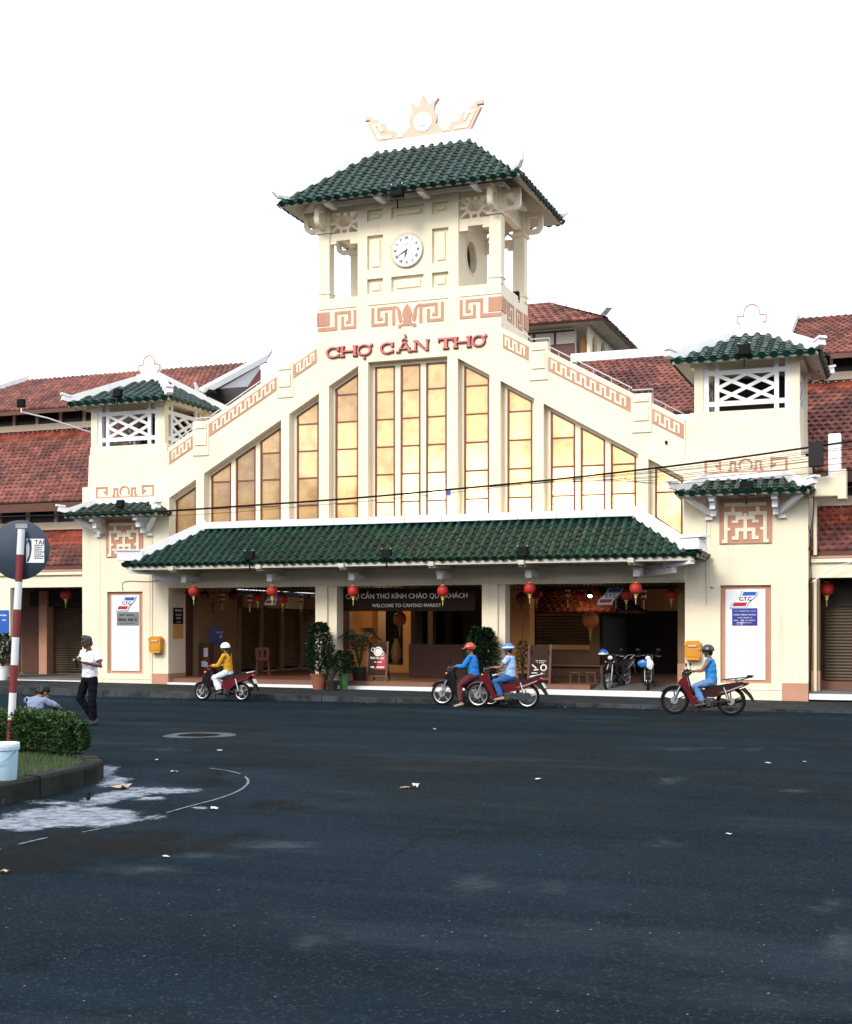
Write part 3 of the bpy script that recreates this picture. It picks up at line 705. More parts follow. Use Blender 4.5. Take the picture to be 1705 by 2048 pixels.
# key panels round the tower foot
def keyset(mb, x0, x1, z0, z1, d0, d1, w, flip=False):
    L = x1 - x0; H = z1 - z0
    P = lambda a, b: ((x1 - a*L) if flip else (x0 + a*L), z0 + b*H)
    mb.polybars([P(.06, 1), P(.06, .09), P(.63, .09), P(.63, .70)], w, d0, d1)
    mb.polybars([P(.47, .38), P(.31, .38), P(.31, .91), P(.94, .91), P(.94, .0)], w, d0 + .0006, d1)
ke = MB(); z0, z1 = 10.02, 10.54
keyset(ke, -1.05, -.35, z0, z1, -.015, .004, .082); keyset(ke, .35, 1.05, z0, z1, -.015, .004, .082, True)
ke.plate([(.0, 10.57), (-.10, 10.44), (-.15, 10.28), (-.10, 10.14), (-.13, 10.10), (-.12, 10.04), (-.26, 10.02), (-.26, 9.93), (-.17, 9.93), (-.17, 9.98), (.17, 9.98), (.17, 9.93), (.26, 9.93), (.26, 10.02), (.12, 10.04), (.13, 10.10), (.10, 10.14), (.15, 10.28), (.10, 10.44)], (), -.018, .004)
for k in (-1, 1): ke.plate([(k*.14, 10.12), (k*.22, 10.06), (k*.27, 10.22), (k*.28, 10.40), (k*.38, 10.56), (k*.26, 10.50), (k*.19, 10.40), (k*.17, 10.26)], (), -.017, .004)
ke.build('lotus_fret', M['pink'], hall)
for s in (-1, 1):
    ke = MB(); keyset(ke, 1.5, 2.15, z0, z1, -.015, .004, .078, s > 0 and False); ke.box(2.3, 2.66, -.016, .004, z0 + .14, z1); ke.box(2.1, 2.66, -.0165, .004, z0, z0 + .1)
    ke.xform(Matrix.Scale(s, 4, (1,0,0))); ke.build('corner_fret', M['pink'], hall)
    ke = MB(); keyset(ke, .55, 1.15, z0, z1, -.015, .004, .075); keyset(ke, 1.35, 1.95, z0, z1, -.015, .004, .075, True); ke.box(-.03, .4, -.03, .004, z0 + .14, z1); ke.box(2.1, TD, -.03, .004, z0 + .1, z1)
    ke.xform(T((s*2.65, 0, 0)) @ RZ(rad(90)) @ Matrix.Scale(1 if s > 0 else -1, 4, (0,1,0))); ke.build('side_fret', M['pink'], hall)
# panel edge lines, name ledge
q = MB()
for (a, b) in ((-2.65, -1.5), (-1.17, 1.17), (1.5, 2.65)): q.box(a, b, -.022, .003, 10.62, 10.65)
q.build('panel_moulding', M['cream'], hall)
# clock core with its coffered front
rec = []
for (a, b) in ((-1.18, -.71), (-.47, .47), (.71, 1.18)):
    for (lo, hi) in ((12.91, 13.22), (11.58, 12.52), (10.93, 11.34)):
        if abs(a + b) < .1 and 11.5 < lo < 11.7: continue
        rec.append((a, b, lo, hi))
ZT = 13.42
MB().plate([(-1.46, 10.85), (1.46, 10.85), (1.46, ZT), (-1.46, ZT)], [[(a, lo), (b, lo), (b, hi), (a, hi)] for a, b, lo, hi in rec], 0.0, .10).build('clock_wall', M['cream'], hall)
q = MB(); q.box(-1.46, 1.46, .10, .16, 10.85, ZT); q.box(-1.46, 1.46, TD - .2, TD, 10.85, ZT); q.box(-1.46, -1.3, .16, TD - .2, 10.85, ZT)
q.build('clock_core', M['cream'], hall)
circ = [(1.05 + .42*math.cos(a), 11.95 + .42*math.sin(a)) for a in np.linspace(0, 2*math.pi, 28)[:-1]]
MB().plate([(.16, 10.85), (TD - .2, 10.85), (TD - .2, ZT), (.16, ZT)], [circ], 1.3, 1.46, 'yz').build('core_side', M['cream'], hall)
MB().torus((1.46, 1.05, 11.95), .45, .035, 'x', 28, 6).build('round_window', M['cream'], hall, smooth=60)
for a, b, lo, hi in rec: MB().rbox(a + .12, b - .12, .055, .105, lo + .1, hi - .1, .012).build('coffer', M['cream'], hall)
for sx in (-1, 1):
    for y in (.17, TD - .17):
        q = MB(); x = sx * 2.48; q.rbox(x - .17, x + .17, y - .165, y + .17, 10.85, 12.72, .02); q.box(x - .22, x + .22, y - .22, y + .22, 12.72, 12.80); q.box(x - .16, x + .16, y - .16, y + .16, 12.8, ZT)
        q.box(x - .2, x + .2, y - .185, y + .19, 11.05, 11.09)
        q.build('tower_column', M['cream'], hall)
        # D shaped brackets
        d_out = [(0, 0), (.28, 0)] + [(.28 + .22*math.sin(a), .22 - .22*math.cos(a)) for a in np.linspace(.2, math.pi/2, 6)] + [(.5, .58), (0, .58)]
        d_in = [(.1, .12), (.26, .12)] + [(.26 + .12*math.sin(a), .24 - .12*math.cos(a)) for a in np.linspace(.3, math.pi/2, 5)] + [(.38, .46), (.1, .46)]
        q = MB().plate([(sx*(2.64 + a), 12.8 + b) for a, b in d_out], [[(sx*(2.64 + a), 12.8 + b) for a, b in d_in]], y - .07, y + .07); q.build('eave_bracket', M['cream'], hall)
        fy = -1 if y < 1 else 1
        q = MB().plate([(y + fy*(.16 + a), 12.8 + b) for a, b in d_out], [[(y + fy*(.16 + a), 12.8 + b) for a, b in d_in]], x - .07, x + .07, 'yz'); q.build('eave_bracket', M['cream'], hall)
    # hexagon tracery between core and column, front and back
    for y in (.12, TD - .16):
        xa, xb = 1.46, 2.32; xc = (xa + xb)/2; za, zb = 12.70, 13.28; zm = (za + zb)/2; q = MB()
        hexa = [(xc - .26, zm), (xc - .12, zm + .15), (xc + .12, zm + .15), (xc + .26, zm), (xc + .12, zm - .15), (xc - .12, zm - .15)]
        q.polybars(hexa, .08, y - .04, y + .04, closed=True)
        for p, t in ((hexa[0], (xa, zm)), (hexa[3], (xb, zm))): q.polybars([p, t], .08, y - .039, y + .039)
        for hx in (-.1, .1): q.polybars([(xc + hx, zm + .15), (xc + hx, zb)], .07, y - .038, y + .038); q.polybars([(xc + hx, zm - .15), (xc + hx, za)], .07, y - .038, y + .038)
        for kx in (-1, 1):
            for kz in (-1, 1): q.polybars([(xc + kx*.2, zm + kz*.08), (xc + kx*.43, zm + kz*.26)], .06, y - .036, y + .036)
        q.box(xa, xb, y - .05, y + .05, zb, ZT); q.box(xa, xb, y - .07, y + .07, 12.5, 12.70); q.box(xa, xa + .25, y - .068, y + .068, 12.38, 12.5); q.box(xb - .2, xb, y - .068, y + .068, 12.42, 12.5)
        q.xform(Matrix.Scale(sx, 4, (1,0,0))); q.build('hexagon_tracery', M['cream'], hall)
    q = MB(); x = sx * 2.48; q.box(x - .07, x + .07, .34, TD - .34, 13.0, ZT); q.box(x - .09, x + .09, .34, TD - .34, 12.9, 13.0); q.build('side_beam', M['cream'], hall)
q = MB(); q.box(-2.75, 2.75, -.1, TD + .1, ZT, ZT + .1); q.build('tower_ceiling', M['white'], hall)
Yc = TD/2; E, FY, zE, zR, F = 3.42, .92, 13.38, 15.25, 1.42
cs = [Vector(p) for p in ((-E, -FY, zE), (E, -FY, zE), (E, TD + FY, zE), (-E, TD + FY, zE))]; rl, rr = Vector((-F, Yc, zR)), Vector((F, Yc, zR))
tile_roof('tower_roof', cs[0], cs[1], rl, rr, hall, pitch=.27, rb=.082, step=.2, rows_single=4)
tile_roof('tower_roof', cs[1], cs[2], rr, rr, hall, pitch=.27, rb=.082, step=.2)
tile_roof('tower_roof', cs[2], cs[3], rr, rl, hall, pitch=.27, rb=.082, step=.2)
tile_roof('tower_roof', cs[3], cs[0], rl, rl, hall, pitch=.27, rb=.082, step=.2)
q = MB(); q.rbox(-F - .12, F + .12, Yc - .11, Yc + .11, zR - .08, zR + .25, .02)
for p, r0 in zip(cs, (rl, rr, rr, rl)):
    d = p - r0; e1 = r0 + d * .96 + Vector((0,0,.14)); q.bar(r0 + Vector((0,0,.1)), e1, .15, .22, (0,0,1)); dd = Vector((d.x, d.y, 0)).normalized()
    q.tube([e1 - dd*.2, e1 + dd*.12, e1 + dd*.26 + Vector((0,0,.1)), e1 + dd*.32 + Vector((0,0,.28)), e1 + dd*.26 + Vector((0,0,.4))], [.10, .085, .06, .035, .015], 8)
q.build('roof_ridge', M['white'], hall)
for x in (-.62, .62, -2.1, 2.1):
    MB().box(x - .08, x + .08, -.72, -.1, 13.30, 13.38).build('rafter', M['white'], hall)
# roof crest: orb in flames between two carved tails
S = at(853, 187, Yc); zb = 15.50; u_ = 1.0
tail = [(.62, .0), (1.38, .0), (1.72, .62), (1.72, .66), (1.58, .66), (1.66, .80), (1.44, .80), (1.34, .64), (1.24, .62), (1.12, .50), (1.02, .46), (.92, .28), (.72, .26), (.62, .14)]
crest = [(-1.38, 0), (1.38, 0), (1.70, .60), (1.60, .60), (1.60, .68), (1.76, .68), (1.76, .78), (1.56, .78), (1.48, .66), (1.36, .66), (1.28, .54), (1.18, .54), (1.06, .30), (.86, .30), (.76, .18), (.52, .18), (.46, .28), (.36, .32), (.42, .44), (.40, .58), (.32, .70), (.34, .86), (.46, 1.02), (.26, .92), (.16, .86), (.10, .88), (.06, 1.06), (0, 1.18),
         (-.06, 1.06), (-.10, .88), (-.16, .86), (-.26, .92), (-.46, 1.02), (-.34, .86), (-.32, .70), (-.40, .58), (-.42, .44), (-.36, .32), (-.46, .28), (-.52, .18), (-.76, .18), (-.86, .30), (-1.06, .30), (-1.18, .54), (-1.28, .54), (-1.36, .66), (-1.48, .66), (-1.56, .78), (-1.76, .78), (-1.76, .68), (-1.60, .68), (-1.60, .60), (-1.70, .60)]
cr = MB().plate([(x, zb + z) for x, z in crest], (), Yc - .07, Yc + .07).build('roof_crest', M['crest'], hall)
q = MB()
for s in (-1, 1):
    q.polybars([(s*.92, zb + .12), (s*1.30, zb + .12), (s*1.50, zb + .5), (s*1.34, zb + .5), (s*1.22, zb + .3)], .09, Yc - .09, Yc - .065); q.polybars([(s*.6, zb + .1), (s*.78, zb + .1)], .07, Yc - .09, Yc - .065)
q.build('crest_key', M['cream'], cr, stuff=True)
q = MB().lathe([(.0, -.13), (.12, -.125), (.14, -.105), (.22, -.10), (.27, -.085), (.275, .0)], (0, Yc, zb + .40), 28, 'y'); q.build('crest_orb', M['white'], cr, smooth=40)
# ---------------------------------------------------------------- wings on both sides
def shutter(mb, x0, x1, z0, z1, y, pitch=.075):
    n = max(2, int((z1 - z0) / pitch)); h = (z1 - z0) / n
    for i in range(n):
        z = z0 + i * h; mb.add([(x0, y, z), (x1, y, z), (x1, y - .022, z + h*.5), (x0, y - .022, z + h*.5), (x0, y, z + h*.96), (x1, y, z + h*.96)], [(0,1,2,3),(3,2,5,4)])
    return mb
def shutter_y(mb, y0, y1, z0, z1, x, sgn, pitch=.075):
    n = max(2, int((z1 - z0) / pitch)); h = (z1 - z0) / n
    for i in range(n):
        z = z0 + i * h; mb.add([(x, y0, z), (x, y1, z), (x + sgn*.022, y1, z + h*.5), (x + sgn*.022, y0, z + h*.5), (x, y0, z + h*.96), (x, y1, z + h*.96)], [(0,1,2,3),(3,2,5,4)])
    return mb
WX1 = 24.0
wings = {}
for s in (-1, 1):
    lab = 'market wing with three tiers of weathered red tile behind the round road sign' if s < 0 else 'market wing with tiered dark red tile roof behind the pipes and cables'
    w = thing('market_wing', lab, 'building', group='red roofed market wings'); wings[s] = w
    xa, xb = sorted((s * 10.43, s * WX1)); 
    B = lambda name, m, *bx, **k: MB().box(*bx).build(name, M[m], w, **k)
    B('lintel_beam', 'cream', xa, xb, .35, .75, 3.05, 3.50); B('beam_ledge', 'cream', xa, xb, .27, .36, 3.42, 3.52)
    B('gutter_edge', 'pink', xa, xb, .25, .42, 3.525, 3.57)
    B('eave_board', 'maroon', xa, xb, .37, .42, 3.58, 3.70)
    flat_tile_roof('lower_roof', (xa, .38, 3.74), (xb, .38, 3.74), (xa, 2.35, 4.95), (xb, 2.35, 4.95), w, M['red'], mnew=M['red_new'], newfrom=.52)
    B('cream_band', 'cream', xa, xb, 2.2, 2.5, 4.96, 5.2); B('louvre_wall', 'dark', xa, xb, 2.42, 2.5, 5.2, 6.15)
    q = MB()
    for i in range(12):
        x = s * (10.9 + 1.1 * i); q.box(x - .05, x + .05, 2.33, 2.45, 5.2, 6.0)
    q.build('louvre_post', M['cream'], w, stuff=True); B('louvre_rail', 'cream', xa, xb, 2.36, 2.43, 5.42, 5.46)
    B('eave_board', 'maroon', xa, xb, 1.42, 1.48, 5.48, 5.74)
    xc, xd = sorted((s * 7.5, s * WX1))
    flat_tile_roof('middle_roof', (xa, 1.42, 5.80), (xb, 1.42, 5.80), (xa, 2.75, 6.678), (xb, 2.75, 6.678), w, M['red'])
    flat_tile_roof('middle_roof', (xc, 2.75, 6.678), (xd, 2.75, 6.678), (xc, 6.0, 8.82), (xd, 6.0, 8.82), w, M['red'], mnew=M['red_new'], newfrom=.82)
    B('cream_band', 'cream', xc, xd, 5.85, 6.1, 8.84, 9.06); B('louvre_wall', 'dark', xc, xd, 6.05, 6.12, 9.06, 9.9)
    q = MB()
    for i in range(14):
        x = s * (10.6 + 1.0 * i); q.box(x - .045, x + .045, 5.97, 6.06, 9.06, 9.8)
    q.build('louvre_post', M['cream'], w, stuff=True)
    B('eave_board', 'maroon', min(s*9.3, s*20.6), max(s*9.3, s*20.6), 5.1, 5.16, 9.3, 9.44)
    # upper roof with its white ridge and gable end
    a, b = sorted((s * 9.35, s * 20.6)); ra, rb = sorted((s * 9.35, s * 19.6))
    flat_tile_roof('upper_roof', (a, 5.1, 9.48), (b, 5.1, 9.48), (ra, 9.5, 11.5), (rb, 9.5, 11.5), w, M['red'])
    q = MB(); q.rbox(ra - .1, rb + .1, 9.36, 9.64, 11.44, 11.72, .02); q.bar((s*19.6, 9.5, 11.6), (s*20.9, 5.1, 9.6), .22, .2, (0,0,1)); q.build('ridge_cap', M['white'], w)
    q = MB(); q.bar((s*9.3, 9.5, 11.62), (s*9.3, 5.0, 9.62), .26, .2, (0,0,1)); q.tube([(s*9.3, 5.1, 9.6), (s*9.3, 4.75, 9.62), (s*9.3, 4.6, 9.85)], [.12, .09, .04], 6); q.tube([(s*9.25, 9.5, 11.7), (s*9.1, 9.5, 11.85), (s*9.0, 9.5, 12.15)], [.14, .1, .03], 6); q.build('gable_verge', M['white'], w)
    MB().plate([(5.4, 9.0), (9.5, 9.0), (9.5, 11.4), (5.4, 9.5)], (), min(s*9.5, s*9.62), max(s*9.5, s*9.62), 'yz').build('gable_end', M['white'], w)
    MB().plate([(8.3, 10.2), (9.5, 10.2), (9.5, 11.2)], (), min(s*9.46, s*9.498), max(s*9.46, s*9.498), 'yz').build('gable_vent', M['red_new'], w)
    # street level
    B('arcade_ceiling', 'ceil', xa, xb, .75, 6.0, 3.06, 3.12); B('arcade_floor', 'conc', xa, xb, .1, 6.0, .18, .30); B('arcade_step', 'white', xa, xb, .02, .099, .10 if s > 0 else .2, .235)
    B('arcade_back', 'cream_shaded', xa, xb, 2.9, 3.0, .3, 3.06)
    PX0 = lambda px, Y: at(px, 1250, Y).x
    for i in range(4):
        x = PX0(6, .3) - 3.4 * i if s < 0 else 10.55 + 3.2 * i; hw = .28 if (i or s < 0) else .10
        MB().box(x - hw, x + hw, .3, .72, .1, 3.05).build('arcade_pillar', M['cream_shaded'] if (i == 0 and s > 0) else M['cream'], w)
        MB().box(x - hw - .01, x + hw + .01, .29, .73, .1, .78).build('pillar_foot', M['pink'], w)
    if s < 0:
        shutter(MB(), PX0(97, 2.86), PX0(176, 2.86), .36, 2.5, 2.86).build('roller_shutter', M['shutter'], w); MB().box(PX0(60, 2.6), PX0(180, 2.6), 2.6, 2.88, 2.5, 3.0).build('shutter_box', M['ceil'], w)
        MB().box(PX0(78, 2.5), PX0(94, 2.5), 2.5, 2.88, .3, 3.0).build('brick_pier', M['pink'], w)
        MB().box(PX0(44, 2.8), PX0(77, 2.8), 2.8, 2.88, .32, 2.5).build('brown_door', M['maroon'], w); shutter(MB(), -19.5, PX0(40, 2.86), .36, 2.5, 2.86).build('roller_shutter', M['shutter'], w)
    else:
        for x0, x1 in ((10.72, 12.0), (12.06, 14.0), (14.1, 17.0)): shutter(MB(), x0, x1, .5, 2.35, 1.3).build('roller_shutter', M['shutter'], w)
        B('shutter_head', 'ceil', 10.45, 17, 1.25, 1.4, 2.36, 3.05); B('plinth', 'floor_in', 10.45, 17, 1.0, 1.45, .3, .5)
        q = MB(); q.rbox(10.44, 11.25, -.12, .3, 4.98, 5.46, .03); q.rbox(11.1, 11.3, -.2, .34, 4.9, 5.62, .02); g_ = q.build('gutter_end', M['cream'], w)
        q = MB(); q.rbox(10.85, 11.15, .35, .75, 5.5, 6.55, .03); q.rbox(10.8, 11.2, .3, .8, 5.42, 5.52, .02); q.build('white_upstand', M['white'], w)
# lower hall roof seen over the right stair and the lantern house behind
back = thing('lantern_house', 'raised house with arched side openings and red hipped roof behind the clock tower', 'building')
flat_tile_roof('hall_roof', (2.2, 5.6, 8.15), (9.0, 5.6, 8.15), (2.4, 10.0, 10.75), (9.0, 10.0, 10.75), back, M['red'])
MB().rbox(2.0, 9.0, 9.86, 10.14, 10.7, 11.0, .02).build('ridge_cap', M['white'], back)
LX, LY = 1.95, 12.0
q = MB(); q.box(-4.5, LX, LY + .9, LY + 8, 9.5, 11.2); q.box(-4.5, LX - .55, LY + .9, LY + 1.1, 11.2, 12.6)
q.build('house_wall', M['white'], back)
win = MB().plate([(-2.2, 11.2), (LX - .9, 11.2), (LX - .68, 11.3), (LX - .58, 11.5), (LX - .56, 12.5), (-2.2, 12.5)], (), LY + .8, LY + .88).build('bow_window', M['maroon'], back)
for i in range(4):
    x0 = -1.6 + .78 * i; MB().box(x0, x0 + .68, LY + .77, LY + .80, 12.0, 12.42).build('pane', M['soffit'], win); MB().box(x0, x0 + .68, LY + .77, LY + .80, 11.38, 11.95).build('pane', M['maroon'], win)
arc = []
for i in range(5):
    y0 = LY + 1.25 + 1.35 * i; arc.append([(y0, 11.3), (y0 + .75, 11.3)] + [(y0 + .375 + .375*math.cos(t), 12.1 + .3*math.sin(t)) for t in np.linspace(0, math.pi, 8)])
MB().plate([(LY + .9, 11.2), (LY + 8, 11.2), (LY + 8, 12.6), (LY + .9, 12.6)], arc, LX - .12, LX, 'yz').build('arcade_wall', M['cream'], back)
for h in arc: MB().plate([(a + .02, b) for a, b in h], (), LX - .45, LX - .4, 'yz').build('arch_board', M['orange'], back)
q = MB(); q.box(-4.5, LX + .6, LY + .2, LY + 8.5, 12.58, 12.66); q.build('eave_soffit', M['soffit'], back)
flat_tile_roof('front_roof', (-5, LY - .1, 12.62), (LX + .75, LY - .1, 12.62), (-5, LY + 2.6, 14.0), (LX - 1.9, LY + 2.6, 14.0), back, M['red'], tw=.3, tl=.32)
flat_tile_roof('side_roof', (LX + .75, LY - .1, 12.62), (LX + .75, LY + 8.6, 12.62), (LX - 1.9, LY + 2.6, 14.0), (LX - 1.9, LY + 8.6, 14.0), back, M['red'], tw=.3, tl=.32)
q = MB(); q.bar((LX - 1.9, LY + 2.6, 14.16), (LX + .75, LY - .1, 12.84), .28, .30, (0,0,1)); q.bar((LX - 1.9, LY + 2.6, 14.16), (LX - 1.9, LY + 8.6, 14.16), .28, .30, (0,0,1)); q.bar((LX + .7, LY - .05, 12.85), (LX + .95, LY - .3, 13.0), .24, .26, (0,0,1)); q.rbox(-5, LX - 1.8, LY + 2.42, LY + 2.8, 13.95, 14.34, .02); q.build('hip_ridge', M['white'], back)
q = MB(); q.tube([(LX + .1, LY + .6, 10.95), (LX + 4.2, LY + .6, 10.95)], .05, 6); q.build('terrace_rail', M['cream'], back)

# ---------------------------------------------------------------- inside the porch: passage, stalls, kiosk
FZ = .36
porch = thing('entrance_passage', 'dark entrance passage with brown step, shuttered stalls and orange walls under the canopy', 'passage')
Bp = lambda name, m, *bx, **k: MB().box(*bx).build(name, M[m], porch, **k)
MB().add([(-7.445, -.06, pz(-7.4) - .1), (7.45, -.06, pz(7.4) - .1), (7.45, .12, pz(7.4) - .1), (-7.445, .12, pz(-7.4) - .1), (-7.445, -.06, .235), (7.45, -.06, .225), (7.45, .12, .225), (-7.445, .12, .235)],
         [(0,3,2,1),(4,5,6,7),(0,1,5,4),(1,2,6,5),(2,3,7,6),(3,0,4,7)]).build('white_step', M['white'], porch)
Bp('brown_step', 'floor_in', -7.445, 5.0, .121, 16, .05, FZ); Bp('brown_step', 'floor_in', 5.003, 7.45, 1.4, 16, .05, FZ)
MB().add([(5.003,.121,.05),(7.45,.121,.05),(7.45,1.399,.05),(5.003,1.399,.05),(5.003,.121,.228),(7.45,.121,.222),(7.45,1.399,FZ),(5.003,1.399,FZ)],[(0,3,2,1),(4,5,6,7),(0,1,5,4),(1,2,6,5),(2,3,7,6),(3,0,4,7)]).build('concrete_ramp', M['conc'], porch)
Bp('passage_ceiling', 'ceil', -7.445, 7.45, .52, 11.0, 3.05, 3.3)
# left side wall: dark door, boarded vent, wall, shuttered stalls in a row
Bp('side_wall', 'cream_shaded', -7.75, -7.45, 1.62, 4.1, FZ, 3.05); Bp('door_head', 'cream_shaded', -7.75, -7.45, .96, 1.62, 2.88, 3.05); Bp('dark_door', 'maroon', -7.75, -7.6, .96, 1.62, FZ, 2.88)
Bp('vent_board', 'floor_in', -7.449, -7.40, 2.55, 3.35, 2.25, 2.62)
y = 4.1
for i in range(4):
    Bp('stall_pier', 'cream_shaded', -7.75, -7.40, y, y + .18, FZ, 2.5)
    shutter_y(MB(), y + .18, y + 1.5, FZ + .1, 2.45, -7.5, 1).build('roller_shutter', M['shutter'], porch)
    Bp('stall_signboard', 'cream_shaded' if i != 2 else 'soffit', -7.6, -7.22 if i % 2 else -7.26, y + .05, y + 1.45, 2.46, 2.86)
    y += 1.5
Bp('stall_pier', 'cream_shaded', -7.75, -7.40, y, y + .5, FZ, 3.05); Bp('passage_wall', 'ceil', -7.85, -7.76, 4.1, 13.2, FZ, 3.05)  # dark backing wall added behind the stalls to block sky light through slats
Bp('passage_wall', 'maroon', -7.75, -7.5, y + .5, 13, FZ, 3.05)
# middle: orange pillars, tall doorway in a frame, dark counter
Bp('back_wall', 'orange', -7.86, 7.4, 13.0, 13.2, FZ, 4.2)
P0 = lambda px, Y: at(px, 1250, Y).x
def span(name, m, pxa, pxb, Y, d, z0, z1):
    a, b = P0(pxa, Y), P0(pxb, Y); return MB().box(a, b, Y, Y + d, z0, z1).build(name, M[m], porch)
span('orange_pillar', 'orange', 706, 724, 6.0, .5, FZ, 3.05); span('orange_pillar', 'orange', 725, 744, 6.1, .5, FZ, 3.05)
a, b = P0(746, 6.3), P0(822, 6.3)
MB().plate([(a, FZ), (b, FZ), (b, 3.05), (a, 3.05)], [[(a + .02, FZ + .25), (b - .27, FZ + .25), (b - .27, 2.85), (a + .02, 2.85)]], 6.3, 6.5).build('doorway_frame', M['orange'], porch)
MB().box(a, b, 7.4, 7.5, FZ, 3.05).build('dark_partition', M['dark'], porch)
span('pale_post', 'cream_shaded', 856, 866, 7.0, .3, FZ, 3.05); span('pale_post', 'cream_shaded', 832, 840, 8.0, .3, FZ, 3.05); span('dark_partition', 'ceil', 822, 1000, 8.6, .1, FZ, 3.05)
span('counter', 'maroon', 818, 962, 3.4, .8, FZ, 1.32)
# right: tall orange pillar, tiled kiosk
span('orange_pillar', 'orange', 1019, 1043, 3.6, .45, FZ, 3.05); span('orange_pillar', 'orange', 1044, 1060, 3.7, .5, FZ, 3.05)
kio = thing('kiosk', 'little shop kiosk with orange tiled hip roof and roller shutter inside the right doorway', 'kiosk')
KYf = 5.6; ka, kb = P0(1062, KYf), P0(1200, KYf)
MB().plate([(ka, FZ), (kb, FZ), (kb, 2.75), (ka, 2.75)], [[(ka + .12, 1.15), (P0(1180, KYf), 1.15), (P0(1180, KYf), 2.2), (ka + .12, 2.2)]], KYf, KYf + .2).build('kiosk_wall', M['cream_shaded'], kio)
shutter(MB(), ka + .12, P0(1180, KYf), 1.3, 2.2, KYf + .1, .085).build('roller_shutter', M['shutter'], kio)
MB().box(ka + .1, P0(1180, KYf) + .02, KYf - .05, KYf + .1, 1.12, 1.16).build('sill', M['cream_shaded'], kio)
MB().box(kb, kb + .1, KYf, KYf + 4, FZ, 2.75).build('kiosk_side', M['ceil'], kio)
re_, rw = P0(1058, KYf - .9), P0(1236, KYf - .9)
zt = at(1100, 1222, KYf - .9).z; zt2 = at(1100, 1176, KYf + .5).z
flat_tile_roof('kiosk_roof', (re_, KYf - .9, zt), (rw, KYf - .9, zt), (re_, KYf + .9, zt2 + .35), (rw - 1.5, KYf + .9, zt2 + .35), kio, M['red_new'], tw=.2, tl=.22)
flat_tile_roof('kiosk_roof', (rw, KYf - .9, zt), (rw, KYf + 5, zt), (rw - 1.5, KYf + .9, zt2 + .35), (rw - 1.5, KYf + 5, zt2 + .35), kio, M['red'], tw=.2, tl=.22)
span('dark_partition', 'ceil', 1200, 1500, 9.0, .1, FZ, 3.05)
span('rear_house', 'orange', 1225, 1400, 8.9, .09, 2.35, 3.05); span('rear_house', 'cream_shaded', 1200, 1235, 8.0, .2, FZ, 2.3); span('side_pier', 'cream_shaded', 1356, 1385, 1.2, .4, FZ, 3.05); span('pier_foot', 'pink', 1355.5, 1386, 1.19, .42, FZ, .9)
# scroll-work and lattice over the openings
q = MB()
for i in range(int(14.6 / .22)):
    x = -7.3 + .22 * i; q.torus((x, .8, 2.93), .065, .010, 'y', 10, 4); q.box(x - .11, x + .11, .79, .81, 2.83, 2.85)
q.build('scroll_grille', M['black'], porch, stuff=True)
lamp('passage_lamp', (4.0, 4.3, 2.75), 6, 'bare warm bulb hanging before the tiled kiosk', (1, .72, .38), .06, .3)
lamp('passage_lamp', (-2.6, 4.6, 2.7), 26, 'warm bulb hanging before the orange pillars and framed doorway', (1, .70, .36), .06, .3)
lamp('passage_lamp', (-5.6, 6.5, 2.7), 2, 'warm bulb hanging before the shuttered stalls', (1, .72, .40), .06, .3)
lamp('passage_lamp', (6.6, 3.2, 2.72), 5, 'bright bulb near the right pillar above the parked motorbikes', (1, .75, .45), .06, .3)
# ---------------------------------------------------------------- people
def vox(mb, name, m, voxel=.0075, smooth=4, parent=None, fac=.5, wrinkle=0.):
    me = mb.mesh(name, m, None)
    o = bpy.data.objects.new(name, me); COL.objects.link(o)
    r = o.modifiers.new('r', 'REMESH'); r.mode = 'VOXEL'; r.voxel_size = voxel; r.use_smooth_shade = True
    s = o.modifiers.new('s', 'SMOOTH'); s.iterations = smooth; s.factor = fac
    if wrinkle:
        tx = bpy.data.textures.new('folds', 'CLOUDS'); tx.noise_scale = .085; tx.noise_depth = 3
        d = o.modifiers.new('d', 'DISPLACE'); d.texture = tx; d.strength = wrinkle; d.mid_level = .5
    dg = bpy.context.evaluated_depsgraph_get(); dg.update()
    me2 = bpy.data.meshes.new_from_object(o.evaluated_get(dg)); me2.name = name
    bpy.data.objects.remove(o); bpy.data.meshes.remove(me)
    me2.materials.clear(); me2.materials.append(m); me2.polygons.foreach_set('use_smooth', [True] * len(me2.polygons))
    return link(name, me2, parent)
def limb(mb, pts, rs, n=12, side=None, ry=None):
    mb.tube(pts, rs, n, side=side, ry=ry)
    if ry is None:
        for p, r in zip(pts, rs): mb.ball(p, r * .99, 12, 8)
def frame(d, up=(0,0,1)):
    d = Vector(d).normalized(); u = Vector(up); x = d.cross(u)
    if x.length < 1e-3: x = Vector((1,0,0))
    x.normalize(); z = x.cross(d); return Matrix((x, d, z)).transposed()     # columns: side, forward, up
